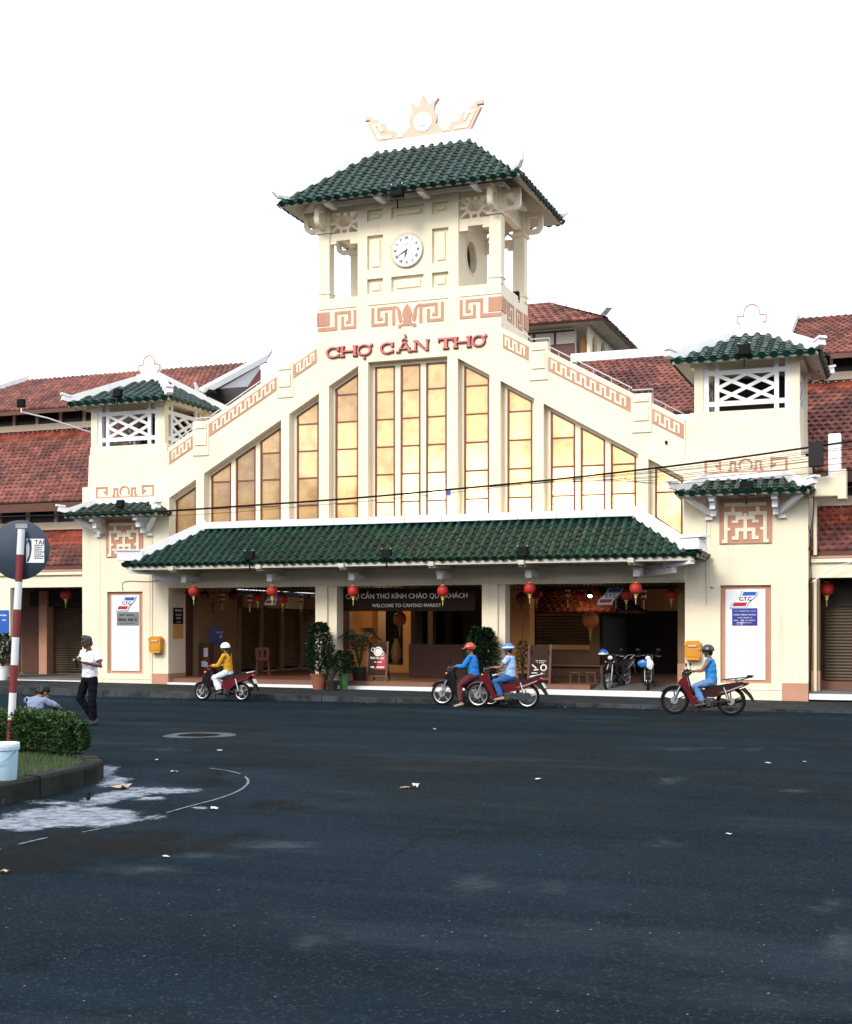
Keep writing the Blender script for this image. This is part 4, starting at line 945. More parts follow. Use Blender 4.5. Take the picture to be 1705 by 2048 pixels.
def hand(mb, w, d, palm, thumb, curl=.8, sc=1.):
    """five fingers: w wrist, d pointing, palm = side the fingers curl to, thumb = thumb side"""
    w = Vector(w); d = Vector(d).normalized(); pn = Vector(palm); pn = (pn - d*pn.dot(d)).normalized(); t = d.cross(pn)
    if t.dot(Vector(thumb)) < 0: t = -t
    k = sc
    mb.tube([w - d*.02*k, w + d*.02*k, w + d*.06*k, w + d*.092*k], [.026*k, .033*k, .041*k, .037*k], 12, side=t, ry=[.02*k, .018*k, .017*k, .013*k])
    for i, L in enumerate((.072, .080, .074, .058)):
        b = w + d*(.085 - .003*abs(i-1))*k + t*(.030 - .0205*i)*k; a = 0.; p = b - d*.012*k; pts = [p, b]
        for seg in range(3):
            a += curl * (.55, .9, .7)[seg]; b = b + (d*math.cos(a) + pn*math.sin(a)) * L*(.45, .32, .25)[seg]*k; pts.append(b)
        limb(mb, pts, [.0105*k, .0105*k, .0100*k, .0093*k, .0082*k], 8)
    b = w + d*.022*k + t*.026*k; p1 = b + (t*.75 + d*.65 + pn*.35).normalized()*.036*k; p2 = p1 + (d*.8 + pn*.55*curl + t*.25).normalized()*.03*k; p3 = p2 + (d*.75 + pn*.7*curl - t*.15).normalized()*.024*k
    limb(mb, [b, p1, p2, p3], [.013*k, .0118*k, .0108*k, .009*k], 8)
def head(mb, c, face, up=(0,0,1), k=1.):
    F = frame(face, up); c = Vector(c)
    P = lambda x, y, z: c + F @ Vector((x*k, y*k, z*k))
    mb.ball(P(0, -.012, .025), .1*k, 18, 12, (.76, .94, .98), F)
    mb.ball(P(0, .022, -.045), .068*k, 14, 10, (.82, .88, 1.0), F)          # face and jaw
    mb.ball(P(0, .058, -.092), .026*k, 10, 8, (1.0, .8, .8), F)             # chin
    mb.tube([P(0, .088, .02), P(0, .108, -.022), P(0, .098, -.034)], [.009*k, .017*k, .012*k], 8)   # nose
    mb.tube([P(-.05, .078, .032), P(0, .092, .03), P(.05, .078, .032)], [.010*k, .012*k, .010*k], 8)  # brow
    mb.tube([P(-.022, .085, -.062), P(0, .092, -.062), P(.022, .085, -.062)], [.007*k, .009*k, .007*k], 8)   # lips
    for s in (-1, 1):
        mb.ball(P(s*.076, -.008, -.012), .028*k, 10, 8, (.35, .7, 1.1), F); mb.ball(P(s*.045, .062, -.03), .024*k, 8, 6)
    return P, F
def person(label, loc, rz, J, skin, shirt, trousers, shoes=None, sleeve=.55, hair=None, helmet=None, group='people in front of the market', sc=1., hem=0., grip=None, width=1., cuff=1., shirt_w=1.):
    t = thing('person', label, 'person', loc, rz, group=group, sc=sc)
    V = {k: Vector(v) for k, v in J.items()}
    side = (V['shL'] - V['shR']).normalized()
    pel, che, nek, hd = V['pelvis'], V['chest'], V['neck'], V['head']
    mid = pel.lerp(che, .45)
    b = MB(); w = width
    tp = [pel - (che - pel)*.12, pel, mid, pel.lerp(che, .82), che + (nek - che)*.3, nek]
    b.tube(tp, [.13*w, .15*w, .128*w, .155*w, .13*w, .055], 16, side=side, ry=[.09*w, .105*w, .095*w, .105*w, .08*w, .052])
    limb(b, [che.lerp(nek, .4), nek, nek.lerp(hd, .55)], [.055, .05, .05])
    P, F = head(b, hd, V['face'], V.get('headup', (0,0,1)))
    for s in 'LR':
        sh, el, wr = V['sh'+s], V['el'+s], V['wr'+s]
        limb(b, [che.lerp(sh, .6), sh, sh.lerp(el, .5), el, el.lerp(wr, .35), wr], [.05, .052, .044, .036, .038, .025])
        hand(b, wr, V['hd'+s], V['hp'+s], V['ht'+s], V.get('curl', 1.0) if not isinstance(J.get('curl'), (int, float)) else J['curl']) if False else hand(b, wr, V['hd'+s], V['hp'+s], V['ht'+s], grip if grip is not None else .9)
        hp, kn, an = V['hip'+s], V['kn'+s], V['an'+s]
        limb(b, [hp, hp.lerp(kn, .5), kn, kn.lerp(an, .35), an], [.085*w, .074*w, .052, .052, .036])
        toe = V['toe'+s]; fd = (toe - an); fd.normalize()
        ft = an + Vector((0, 0, -.045))
        b.tube([ft - fd*.05, ft, ft + fd*.09, ft + fd*.155], [.028, .036, .042, .03], 10, side=fd.cross(Vector((0,0,1))), ry=[.03, .034, .024, .014])
    vox(b, 'body', skin, .0075, 4, t)
    # shirt
    c = MB(); sw = shirt_w * w
    lowp = pel - (che - pel) * hem
    c.tube([lowp, pel, mid, pel.lerp(che, .82), che + (nek - che)*.35, che + (nek - che)*.72], [.168*sw, .170*sw, .160*sw, .176*w, .148*w, .076], 18, side=side, ry=[.122*sw, .126*sw, .124*sw, .128*w, .10*w, .070])
    for s in 'LR':
        sh, el, wr = V['sh'+s], V['el'+s], V['wr'+s]
        if sleeve <= .05: limb(c, [che.lerp(sh, .5), sh], [.066, .06]); continue
        if sleeve < 1: e = sh.lerp(el, sleeve); limb(c, [che.lerp(sh, .5), sh, sh.lerp(e, .5)], [.07, .07, .066]); c.tube([sh.lerp(e, .5), e], [.066, .072], 14)
        else: limb(c, [che.lerp(sh, .5), sh, sh.lerp(el, .5), el, el.lerp(wr, .5), el.lerp(wr, .92)], [.07, .068, .06, .054, .05, .040])
    vox(c, 'shirt', shirt, .0085, 3, t, wrinkle=.036)
    q = MB()                                                            # trousers
    q.tube([pel - (che - pel)*.2, pel, pel.lerp(che, .22)], [.15*w, .160*w, .148*w], 16, side=side, ry=[.11*w, .118*w, .112*w])
    for s in 'LR':
        hp, kn, an = V['hip'+s], V['kn'+s], V['an'+s]
        limb(q, [hp, hp.lerp(kn, .5), kn, kn.lerp(an, .5)], [.102*w, .09*w, .076*cuff, .070*cuff]); q.tube([kn.lerp(an, .5), kn.lerp(an, .93)], [.070*cuff, .068*cuff], 14)
    vox(q, 'trousers', trousers, .0085, 3, t, wrinkle=.036)
    for s in 'LR':
        an, toe = V['an'+s], V['toe'+s]; fd = (toe - an).normalized(); ft = an + Vector((0,0,-.05)); q = MB()
        if shoes:
            q.tube([ft - fd*.075, ft - fd*.03, ft + fd*.09, ft + fd*.18], [.034, .044, .05, .034], 12, side=fd.cross(Vector((0,0,1))), ry=[.036, .042, .034, .022]); vox(q, 'shoe', shoes, .009, 3, t)
    e_ = MB()
    for s in (-1, 1): e_ = MB().ball(P(s*.033, .078, .008), .0115, 8, 6); e_.build('eye', M['eye'], t, smooth=60)
    if hair:
        q = MB(); q.ball(P(0, -.018, .040), .104, 16, 12, (.80, .96, .94), F); q.ball(P(0, -.055, -.01), .08, 14, 10, (.95, .75, 1.0), F)
        for sp in hair[1]: q.ball(P(*sp[:3]), sp[3], 12, 8)
        o = vox(q, 'hair', hair[0], .008, 2, t, wrinkle=.012)
    if helmet:
        hm, stripe, peak = helmet
        q = MB(); prof = [(.0, .125), (.05, .118), (.09, .09), (.118, .045), (.126, 0), (.124, -.03), (.118, -.032)]
        q.lathe(prof, (0,0,0), 20, cap=False); q.xform(Matrix.Translation(P(0, -.012, .045)) @ (F @ Matrix.Diagonal((.98, 1.12, 1.0))).to_4x4())
        hq = q.build('helmet', hm, t, smooth=60)
        if peak: q = MB(); q.tube([P(0, .10, .05), P(0, .17, .035), P(0, .205, .022)], [.105, .095, .055], 14, side=F @ Vector((1,0,0)), ry=[.012, .01, .008]); q.build('helmet_peak', hm if peak is True else peak, hq, smooth=60)
        if stripe: q = MB(); q.torus((0,0,0), .1275, .012, 'z', 28, 6); q.xform(Matrix.Translation(P(0, -.012, .062)) @ (F @ Matrix.Diagonal((.97, 1.11, 1.6))).to_4x4()); q.build('helmet_stripe', stripe, hq, smooth=60)
        q = MB(); q.tube([P(-.088, .0, .02), P(-.07, .03, -.06), P(0, .05, -.118), P(.07, .03, -.06), P(.088, 0, .02)], .007, 6); q.build('chin_strap', M['black'], hq)
    return t, P, F
M['eye'] = mat('dark_eye', (.02, .015, .012), .2)
M['skin'] = mat('tan_skin', (.24, .125, .072), .6, spec=.3, var=.15, vscale=9)
M['skin2'] = mat('dark_tan_skin', (.085, .040, .024), .6, spec=.3, var=.2, vscale=9)
M['hair'] = mat('black_hair', (.005, .004, .004), .5, spec=.3, var=.3, vscale=30); M['hair_grey'] = mat('greying_hair', (.035, .034, .034), .6, var=.5, vscale=40)
def cloth(n, c, v=.14): return mat(n, c, .92, spec=.12, var=v, vscale=7, bump=.25, bscale=60)
M['shirt_w'] = cloth('white_shirt_cloth', (.72, .76, .84), .10); M['navy'] = cloth('navy_trouser_cloth', (.0045, .006, .011)); M['yellow'] = cloth('mustard_jacket_cloth', (.56, .29, .025))
M['pale'] = cloth('pale_trouser_cloth', (.66, .70, .80)); M['blue'] = cloth('bright_blue_jacket_cloth', (.03, .19, .58)); M['maroon_c'] = cloth('maroon_trouser_cloth', (.10, .025, .035))
M['lblue'] = cloth('light_blue_shirt_cloth', (.36, .52, .78)); M['jean'] = cloth('blue_jean_cloth', (.035, .10, .30)); M['jean2'] = cloth('faded_jean_cloth', (.12, .22, .44)); M['tank'] = cloth('blue_vest_cloth', (.035, .24, .60))
M['gblue'] = cloth('grey_blue_shirt_cloth', (.20, .25, .36)); M['shoe'] = mat('dark_shoe_leather', (.03, .027, .025), .5); M['sandal'] = mat('tan_sandal', (.34, .24, .16), .7)
M['h_white'] = mat('white_helmet_shell', (.82, .83, .85), .25, coat=.5); M['h_red'] = mat('red_helmet_shell', (.45, .05, .03), .25, coat=.5); M['h_blue'] = mat('blue_helmet_shell', (.03, .15, .50), .25, coat=.5); M['h_black'] = mat('dark_helmet_shell', (.007, .009, .014), .3, coat=.5)

# standing man in white polo
mp = gr(180, 1450)
J = dict(pelvis=(0, 0, .91), chest=(0, .01, 1.33), neck=(-.01, -.01, 1.43), head=(-.035, -.045, 1.565), face=(-.30, -.95, -.18), shL=(.185, .01, 1.365), shR=(-.185, .0, 1.355),
         elL=(.335, -.03, 1.125), wrL=(.10, -.235, 1.19), elR=(-.25, -.10, 1.12), wrR=(-.055, -.27, 1.22), hdL=(-.9, -.3, .18), hpL=(-.1, .2, .9), htL=(0, -.2, 1), hdR=(.75, -.35, .35), hpR=(.2, .9, -.2), htR=(0, 0, 1),
         hipL=(.09, 0, .88), hipR=(-.095, 0, .88), knL=(.105, -.03, .49), anL=(.075, .02, .085), knR=(-.175, -.09, .51), anR=(-.005, .12, .10), toeL=(.10, -.14, .07), toeR=(-.06, -.03, .04))
man, Pm, Fm = person('man in white polo shirt and dark trousers standing on the road holding a small camera', (mp.x, mp.y, 0), rad(-14), J, M['skin2'], M['shirt_w'], M['navy'], M['shoe'], .62, (M['hair_grey'], [(0, .03, .10, .055)]), hem=.02, grip=.75, width=.96, shirt_w=1.06, cuff=1.05)
_t = thing('camera', 'small black camera held up by the man in the white polo', 'camera', (mp.x, mp.y, 0), rad(-14))
MB().rbox(-.075, .005, -.33, -.29, 1.215, 1.275, .008).build('camera_body', M['black'], _t); MB().lathe([(.024, 0), (.024, .03), (.018, .032)], (-.035, -.362, 1.245), 14, 'y').build('lens', M['grey'], _t)
# crouching woman behind the hedge, seen from behind
wp = gr(62, 1478)
J = dict(pelvis=(0, 0, .30), chest=(.02, .12, .62), neck=(.03, .17, .70), head=(.06, .26, .76), face=(.35, .75, -.55), shL=(-.165, .12, .63), shR=(.185, .13, .635), elR=(.31, .24, .555), wrR=(.20, .45, .50), elL=(-.20, .32, .46), wrL=(-.08, .50, .40),
         hdR=(-.3, .9, -.2), hpR=(0, 0, -1), htR=(-1, 0, 0), hdL=(.2, .9, -.2), hpL=(0, 0, -1), htL=(1, 0, 0), hipL=(-.10, .03, .28), hipR=(.10, .03, .28), knL=(-.16, .42, .44), knR=(.16, .42, .44), anL=(-.13, .20, .08), anR=(.13, .20, .08), toeL=(-.14, .36, .06), toeR=(.14, .36, .06))
wom, Pw, Fw = person('woman in grey blue shirt with dark bun crouching behind the hedge, seen from behind', (wp.x, wp.y, 0), rad(-4), J, M['skin'], M['gblue'], M['navy'], M['shoe'], 1., (M['hair'], [(-.08, -.10, .03, .055), (-.04, -.085, -.02, .05)]), hem=.05, grip=.7, shirt_w=1.05)
MB().tube([(-.15, .07, .67), (-.06, -.035, .56), (.04, -.10, .44), (.14, -.10, .34)], .013, 6).build('bag_strap', M['navy'], wom)

# ---------------------------------------------------------------- motorbikes (front towards -x)
M['tyre'] = mat('tyre_rubber', (.0055, .0055, .006), .85, spec=.2, bump=.2, bscale=90); M['alloy'] = mat('silver_alloy', (.62, .63, .65), .3, metal=.8); M['alloy_b'] = mat('black_alloy', (.008, .008, .009), .4)
M['bred'] = mat('deep_red_bike_paint', (.105, .006, .010), .22, coat=.7, var=.15, vscale=5); M['bdark'] = mat('dark_maroon_bike_paint', (.035, .008, .010), .25, coat=.6); M['bblk'] = mat('black_bike_paint', (.005, .005, .006), .25, coat=.4); M['plastic'] = mat('black_plastic', (.008, .008, .009), .6, spec=.3); M['seat'] = mat('black_vinyl_seat', (.006, .006, .0065), .6, spec=.3, bump=.2, bscale=80)
M['chrome'] = mat('chrome', (.75, .76, .78), .12, metal=1.); M['tail'] = mat('red_tail_lens', (.55, .05, .03), .15, coat=.5); M['amber'] = mat('amber_lens', (.75, .30, .08), .15); M['lensc'] = mat('clear_lamp_lens', (.75, .77, .8), .08, coat=1.); M['plate'] = mat('number_plate_white', (.72, .73, .72), .5); M['engine'] = mat('engine_alloy', (.05, .05, .052), .5, metal=.4)
def moto(label, x, y, rz, paint, rim, wr=.30, spokes=5, scooter=False, rack=False, fender=None, panel=None, chain=False, sc=.95, z=0., pitch=0.):
    t = thing('motorbike', label, 'motorbike', (x, y, z), rz, 'motorbikes at the market front', sc); t.rotation_euler = (0, pitch, rz)
    fender = fender or paint
    def wheel(cx, name):
        w = MB().torus((cx, 0, wr), wr - .035, .037, 'y', 36, 10).build(name, M['tyre'], t, smooth=60)
        MB().torus((cx, 0, wr), wr - .072, .014, 'y', 36, 6).torus((cx, .022, wr), wr - .068, .007, 'y', 36, 5).torus((cx, -.022, wr), wr - .068, .007, 'y', 36, 5).build('rim', rim, w, smooth=60, stuff=True)
        q = MB()
        if spokes == 5:
            for i in range(5):
                a = 2*math.pi*i/5 + .3; d = Vector((math.cos(a), 0, math.sin(a))); n_ = Vector((-d.z, 0, d.x)); c = Vector((cx, 0, wr))
                q.bar(c + d*.03, c + d*(wr - .07) + n_*.025, .026, .03, (0,1,0))
        else:
            for i in range(28):
                a = 2*math.pi*i/28; d = Vector((math.cos(a), 0, math.sin(a))); c = Vector((cx, .03*(-1)**i, wr)); q.tube([c + d*.04, Vector((cx, 0, wr)) + d*(wr - .07)], .0025, 4)
        q.build('spoke', rim, w, stuff=True); MB().lathe([(.02,-.06),(.05,-.05),(.055,0),(.05,.05),(.02,.06)], (cx, 0, wr), 16, 'y').build('hub', M['engine'] if spokes == 5 else M['alloy'], w, smooth=50)
        MB().lathe([(.085,-.004),(.085,.004)], (cx, -.062, wr), 20, 'y').build('brake_disc', M['grey'], w)
        return w
    wheel(-.62, 'front_wheel'); wheel(.62, 'rear_wheel')
    # fork, stem, bars
    hx = -.30
    for s in (-1, 1): MB().tube([(-.62, s*.085, wr), (-.52, s*.085, .56), (-.43, s*.06, .72)], [.02, .022, .02], 8).build('fork_leg', M['grey'], t, smooth=60)
    MB().tube([(-.44, 0, .66), (hx - .03, 0, .93)], .03, 8).build('steering_stem', M['plastic'], t)
    MB().tube([(hx + .08, -.34, .955), (hx + .02, -.18, .97), (hx - .02, 0, .95), (hx + .02, .18, .97), (hx + .08, .34, .955)], .014, 8).build('handlebar', M['bblk'], t, smooth=60)
    for s in (-1, 1):
        MB().tube([(hx + .03, s*.22, .965), (hx + .085, s*.35, .953)], .02, 8).build('grip', M['plastic'], t, smooth=60)
        mr = MB().tube([(hx + .01, s*.2, .97), (hx - .02, s*.25, 1.08)], .007, 6); mr.ball((hx - .02, s*.28, 1.12), .055, 12, 8, (.35, 1.2, .8)); mr.build('mirror', M['plastic'], t, smooth=50, stuff=True)
        MB().tube([(hx + .02, s*.2, .955), (hx - .04, s*.26, .945), (hx + .0, s*.34, .94)], .006, 5).build('brake_lever', M['alloy'], t)
    cw = MB().plate([(hx - .13, .84), (hx - .16, .93), (hx - .08, 1.01), (hx + .05, 1.0), (hx + .06, .93), (hx - .02, .85)], (), -.09, .09); cw.build('headlight_cowl', M['plastic'] if not scooter else paint, t)
    MB().ball((hx - .145, 0, .91), .07, 14, 10, (.5, 1.1, .85)).build('headlight', M['lensc'], t, smooth=60)
    for s in (-1, 1): MB().ball((-.47, s*.12, .80), .035, 8, 6, (1.2, .6, .7)).build('indicator', M['amber'], t, smooth=60)
    # front fender: curved shell over the tyre
    q = MB(); a0, a1 = rad(35), rad(150)
    N = 12; vs = []
    for i in range(N + 1):
        a = a0 + (a1 - a0)*i/N
        for yy, rr in ((-.06, wr + .008), (-.04, wr + .032), (.04, wr + .032), (.06, wr + .008)): vs.append((-.62 + rr*math.cos(a), yy, wr + rr*math.sin(a)))
    q.add(vs, [(i*4+k, i*4+k+1, i*4+k+5, i*4+k+4) for i in range(N) for k in range(3)]); q.build('front_fender', fender, t, smooth=60)
    # leg shield, body, seat
    if scooter:
        ls = [(-.56, .52), (-.50, .66), (-.36, .86), (-.28, .88), (-.24, .80), (-.29, .60), (-.30, .30), (-.20, .22), (-.32, .20), (-.40, .40)]
        bd = [(.02, .40), (.10, .60), (.45, .70), (.92, .79), (.98, .74), (.86, .62), (.62, .56), (.42, .42), (.25, .30), (.05, .30)]
        st = [(.0, .60), (.06, .69), (.36, .70), (.52, .75), (.84, .80), (.86, .77), (.4, .64), (.1, .58)]
    else:
        ls = [(-.54, .70), (-.44, .83), (-.33, .86), (-.30, .74), (-.24, .54), (-.14, .36), (-.10, .22), (-.17, .17), (-.24, .24), (-.32, .44), (-.42, .60)]
        bd = [(-.02, .50), (.08, .60), (.5, .66), (.96, .74), (.98, .68), (.72, .56), (.5, .46), (.26, .40), (.08, .40)]
        st = [(-.02, .60), (.04, .665), (.34, .665), (.52, .70), (.86, .75), (.88, .72), (.5, .63), (.1, .59)]
    wls = .17 if scooter else .14
    for s in (-1, 1):
        bm = bmesh.new(); q = MB().plate(ls, (), 0, .03); q.xform(T((0, s*(wls - .03) if s > 0 else -wls, 0))); q.build('leg_shield', paint if not scooter else M['bblk'], t)
    MB().plate([(-.50, .62), (-.34, .86), (-.30, .84), (-.34, .62), (-.36, .4), (-.40, .42)] if scooter else [(-.44, .62), (-.36, .84), (-.32, .82), (-.32, .6), (-.26, .42), (-.32, .46)], (), -wls + .03, wls - .03).build('front_panel', paint if scooter else M['plastic'], t)
    if scooter: MB().plate([(-.57, .56), (-.52, .70), (-.37, .88), (-.33, .86), (-.44, .68), (-.46, .54)], (), -.15, .15).build('front_nose', paint, t)
    if scooter: MB().plate([(-.34, .27), (.1, .27), (.12, .34), (-.32, .33)], (), -.15, .15).build('footboard', M['plastic'], t)
    else: MB().tube([(-.34, 0, .66), (-.2, 0, .50), (.05, 0, .50)], [.055, .06, .07], 10).build('underbone_frame', M['plastic'], t, smooth=60)
    for s in (-1, 1): q = MB().plate(bd, (), 0, .035); q.xform(T((0, .085 if s > 0 else -.12, 0))); q.build('side_panel', panel or paint, t)
    for s in (-1, 1):
        q = MB().plate([(.35, .50), (.62, .58), (.90, .69), (.88, .655), (.6, .54)], (), 0, .006); q.xform(T((0, .121 if s > 0 else -.127, 0))); q.build('side_stripe', M['alloy'] if not scooter else M['chrome'], t)
    MB().plate([(a, b) for a, b in bd], (), -.08, .08).build('body_core', M['plastic'], t)
    bm = bmesh.new(); q = MB().plate(st, (), -.125, .125); q.build('seat', M['seat'], t)
    MB().tube([(.70, -.1, .76), (.98, -.1, .83), (1.02, 0, .84), (.98, .1, .83), (.70, .1, .76)], .012, 6).build('grab_rail', M['alloy'] if not rack else M['bblk'], t, smooth=60)
    if rack:
        q = MB()
        for yy in (-.13, -.045, .045, .13): q.tube([(.42, yy, .79), (1.06, yy, .86)], .012, 6)
        q.box(.98, 1.10, -.15, .15, .845, .90); q.tube([(.72, -.13, .83), (.80, -.11, .62)], .01, 5); q.tube([(.72, .13, .83), (.80, .11, .62)], .01, 5); q.build('luggage_rack', M['bblk'], t, stuff=True)
    MB().ball((.97, 0, .72), .06, 12, 8, (.8, 1.6, .55)).build('tail_lamp', M['tail'], t, smooth=60)
    MB().plate([(.80, .58), (.92, .62), (1.06, .46), (1.14, .30), (1.10, .30), (.98, .46), (.86, .56)], (), -.07, .07).build('rear_fender', M['plastic'], t)
    q = MB().box(-.09, .09, -.004, .004, -.07, .07); q.xform(T((1.03, 0, .56)) @ RY(rad(-30)) @ RZ(rad(90))); q.build('number_plate', M['plate'], t)
    # engine, exhaust, swing arm, shock, pegs, stand
    e = MB(); e.rbox(-.10, .26, -.11, .11, .17, .38, .03); e.lathe([(.085, -.14), (.095, -.12), (.095, .12), (.085, .14)], (.12, 0, .27), 14, 'y'); e.build('engine', M['engine'], t, smooth=40, stuff=True)
    c = MB(); c.tube([(-.12, 0, .28), (-.28, 0, .34)], [.075, .065], 10)
    for i in range(5): c.lathe([(.085, 0), (.085, .008)], (-.15 - .028*i, 0, .29 + .012*i), 12, 'x')
    c.build('cylinder_fins', M['engine'], t, stuff=True)
    MB().tube([(-.2, .1, .25), (.1, .15, .16), (.45, .17, .24), (.86, .17, .34)], [.016, .018, .04, .045], 10).build('exhaust', M['chrome'] if chain else M['plastic'], t, smooth=50)
    for s in (-1, 1):
        MB().tube([(.2, s*.10, .28), (.62, s*.10, wr)], .018, 6).build('swing_arm', M['plastic'], t)
        sk = MB().tube([(.56, s*.12, wr + .06), (.47, s*.12, .62)], .022, 8); sk.build('rear_shock', M['chrome'], t, smooth=60)
        MB().tube([(.02, s*.10, .20), (.02, s*.27, .20)], .014, 6).build('foot_peg', M['plastic'], t)
    if chain: MB().plate([(.18, .24), (.2, .35), (.52, .40), (.70, .38), (.74, .31), (.70, .235), (.5, .21)], (), -.135, -.10).build('chain_case', M['chrome'], t)
    MB().tube([(-.1, -.14, .19), (.06, -.2, .10), (.2, -.16, .14)], .009, 5).build('side_stand', M['bblk'], t)
    return t
def rider(label, t_moto, skin, shirt, trousers, shoes, sleeve, helmet, lean=0., look=(-1, 0, -.05), hair=None, down=None, width=1., cuff=1., hx=-.22, hipx=.20, sit=0.):
    dz = sit
    J = dict(pelvis=(hipx, 0, .755 + dz), chest=(hipx - .06 + lean, 0, 1.185 + dz), neck=(hipx - .075 + lean, 0, 1.275 + dz), head=(hipx - .11 + lean, 0, 1.40 + dz), face=look,
             shL=(hipx - .06 + lean, -.175, 1.20 + dz), shR=(hipx - .06 + lean, .175, 1.20 + dz), elL=(hipx - .20 + lean*.5, -.26, .985), elR=(hipx - .20 + lean*.5, .26, .985), wrL=(hx + .07, -.29, .985), wrR=(hx + .07, .29, .985),
             hdL=(-1, -.05, -.12), hdR=(-1, .05, -.12), hpL=(0, 0, -1), hpR=(0, 0, -1), htL=(0, 1, 0), htR=(0, -1, 0),
             hipL=(hipx - .02, -.10, .735 + dz), hipR=(hipx - .02, .10, .735 + dz), knL=(-.13, -.19, .64), knR=(-.13, .19, .64), anL=(.03, -.20, .29), anR=(.03, .20, .29), toeL=(-.10, -.22, .265), toeR=(-.10, .22, .265))
    if down: J['knL'] = (-.09, -.24, .50); J['anL'] = (-.02, -.36, .10); J['toeL'] = (-.16, -.38, .06)
    return person(label, t_moto.location, t_moto.rotation_euler.z, J, skin, shirt, trousers, shoes, sleeve, hair, helmet, 'riders on the road', t_moto.scale[0], hem=-.02 if hair else .03, grip=1.25, width=width, cuff=cuff)
def bx(px, Y, sc=.95): return at(px, 1250, Y).x + .62 * sc
m1 = moto('red and black scooter ridden by the woman in the mustard jacket', bx(406, -4.0, .90), -4.0, 0, M['bred'], M['alloy'], .26, 5, True, fender=M['bred'], sc=.90)
rider('woman in mustard jacket, pale trousers and white helmet riding the red scooter', m1, M['skin'], M['yellow'], M['pale'], M['shoe'], 1., (M['h_white'], None, False), 0., hair=(M['hair'], [(0, -.10, -.06, .06), (0, -.12, -.13, .055), (0, -.125, -.19, .045)]), width=.95, cuff=1.25, sit=.06)
m2 = moto('black motorbike with pale five spoke wheels waiting under the rider in blue jacket', bx(886, -3.72), -3.72, 0, M['bblk'], M['alloy'], .30, 5)
rider('person in bright blue jacket and red helmet waiting on the black motorbike', m2, M['skin'], M['blue'], M['maroon_c'], M['sandal'], 1., (M['h_red'], M['h_red'], True), .0, look=(-.75, -.65, -.05), down=True, width=1.08)
m3 = moto('dark red motorbike with wire wheels and chrome chain case, ridden in light blue shirt', bx(957, -4.2), -4.2, 0, M['bred'], M['alloy'], .30, 28, chain=True)
rider('man in light blue shirt, jeans and striped blue helmet riding the dark red motorbike', m3, M['skin'], M['lblue'], M['jean'], M['sandal'], .55, (M['h_blue'], M['h_white'], False), .04, hair=(M['hair'], []))
m4 = moto('red motorbike with black wheels and long luggage rack passing the yellow mailbox', bx(1350, -4.85), -4.85, 0, M['bred'], M['alloy_b'], .32, 5, rack=True, fender=M['bblk'], panel=M['bdark'])
rider('rider in sleeveless blue vest and dark peaked helmet on the bike with luggage rack', m4, M['skin'], M['tank'], M['jean2'], M['shoe'], 0., (M['h_black'], None, True), .02, hair=(M['hair'], []))
m5 = moto('black motorbike parked in the doorway with blue helmet on its mirror', 5.55, .95, rad(78), M['bblk'], M['alloy'], .29, 28, z=.245, pitch=rad(-5), sc=.93)
m6 = moto('black motorbike parked in the doorway beside the right pier with a blue bag', 6.35, .95, rad(100), M['bblk'], M['alloy'], .29, 28, z=.245, pitch=rad(-5), sc=.93)
_t = thing('hanging_helmet', 'blue and white helmet hanging on the parked motorbike mirror', 'helmet', (5.24, .62, 1.16))
MB().lathe([(.0, .11), (.06, .10), (.105, .06), (.12, 0)], (0,0,0), 16, cap=False).build('shell', M['h_blue'], _t, smooth=60); MB().torus((0,0,-.01), .118, .02, 'z', 20, 6).build('rim_band', M['h_white'], _t, smooth=60)
_t = thing('bag', 'blue and pale plastic bag hanging from the right parked motorbike', 'bag', (6.42, .30, .92))
q = MB(); q.ball((-.08, 0, .0), .13, 12, 8, (1.2, .55, .8)); vox(q, 'bag_body', M['h_blue'], .012, 3, _t, wrinkle=.02); q = MB(); q.ball((.10, -.01, -.02), .12, 12, 8, (.8, .5, 1.2)); q.tube([(.03, 0, .08), (.03, 0, .2)], .012, 6); vox(q, 'plastic_wrap', M['shirt_w'], .012, 3, _t, wrinkle=.036)
# ramp for the bikes over the step
def fit_text(mb, body, width, M_, depth=.002, bold=0.):
    vs, fs = text_mb(body, 1.0, depth=depth, bold=bold); xs = [v[0] for v in vs]; k = width / (max(xs) - min(xs)); c = (max(xs) + min(xs)) / 2
    return mb.add([M_ @ Vector(((v[0] - c) * k, v[1], v[2] * k)) for v in vs], fs)
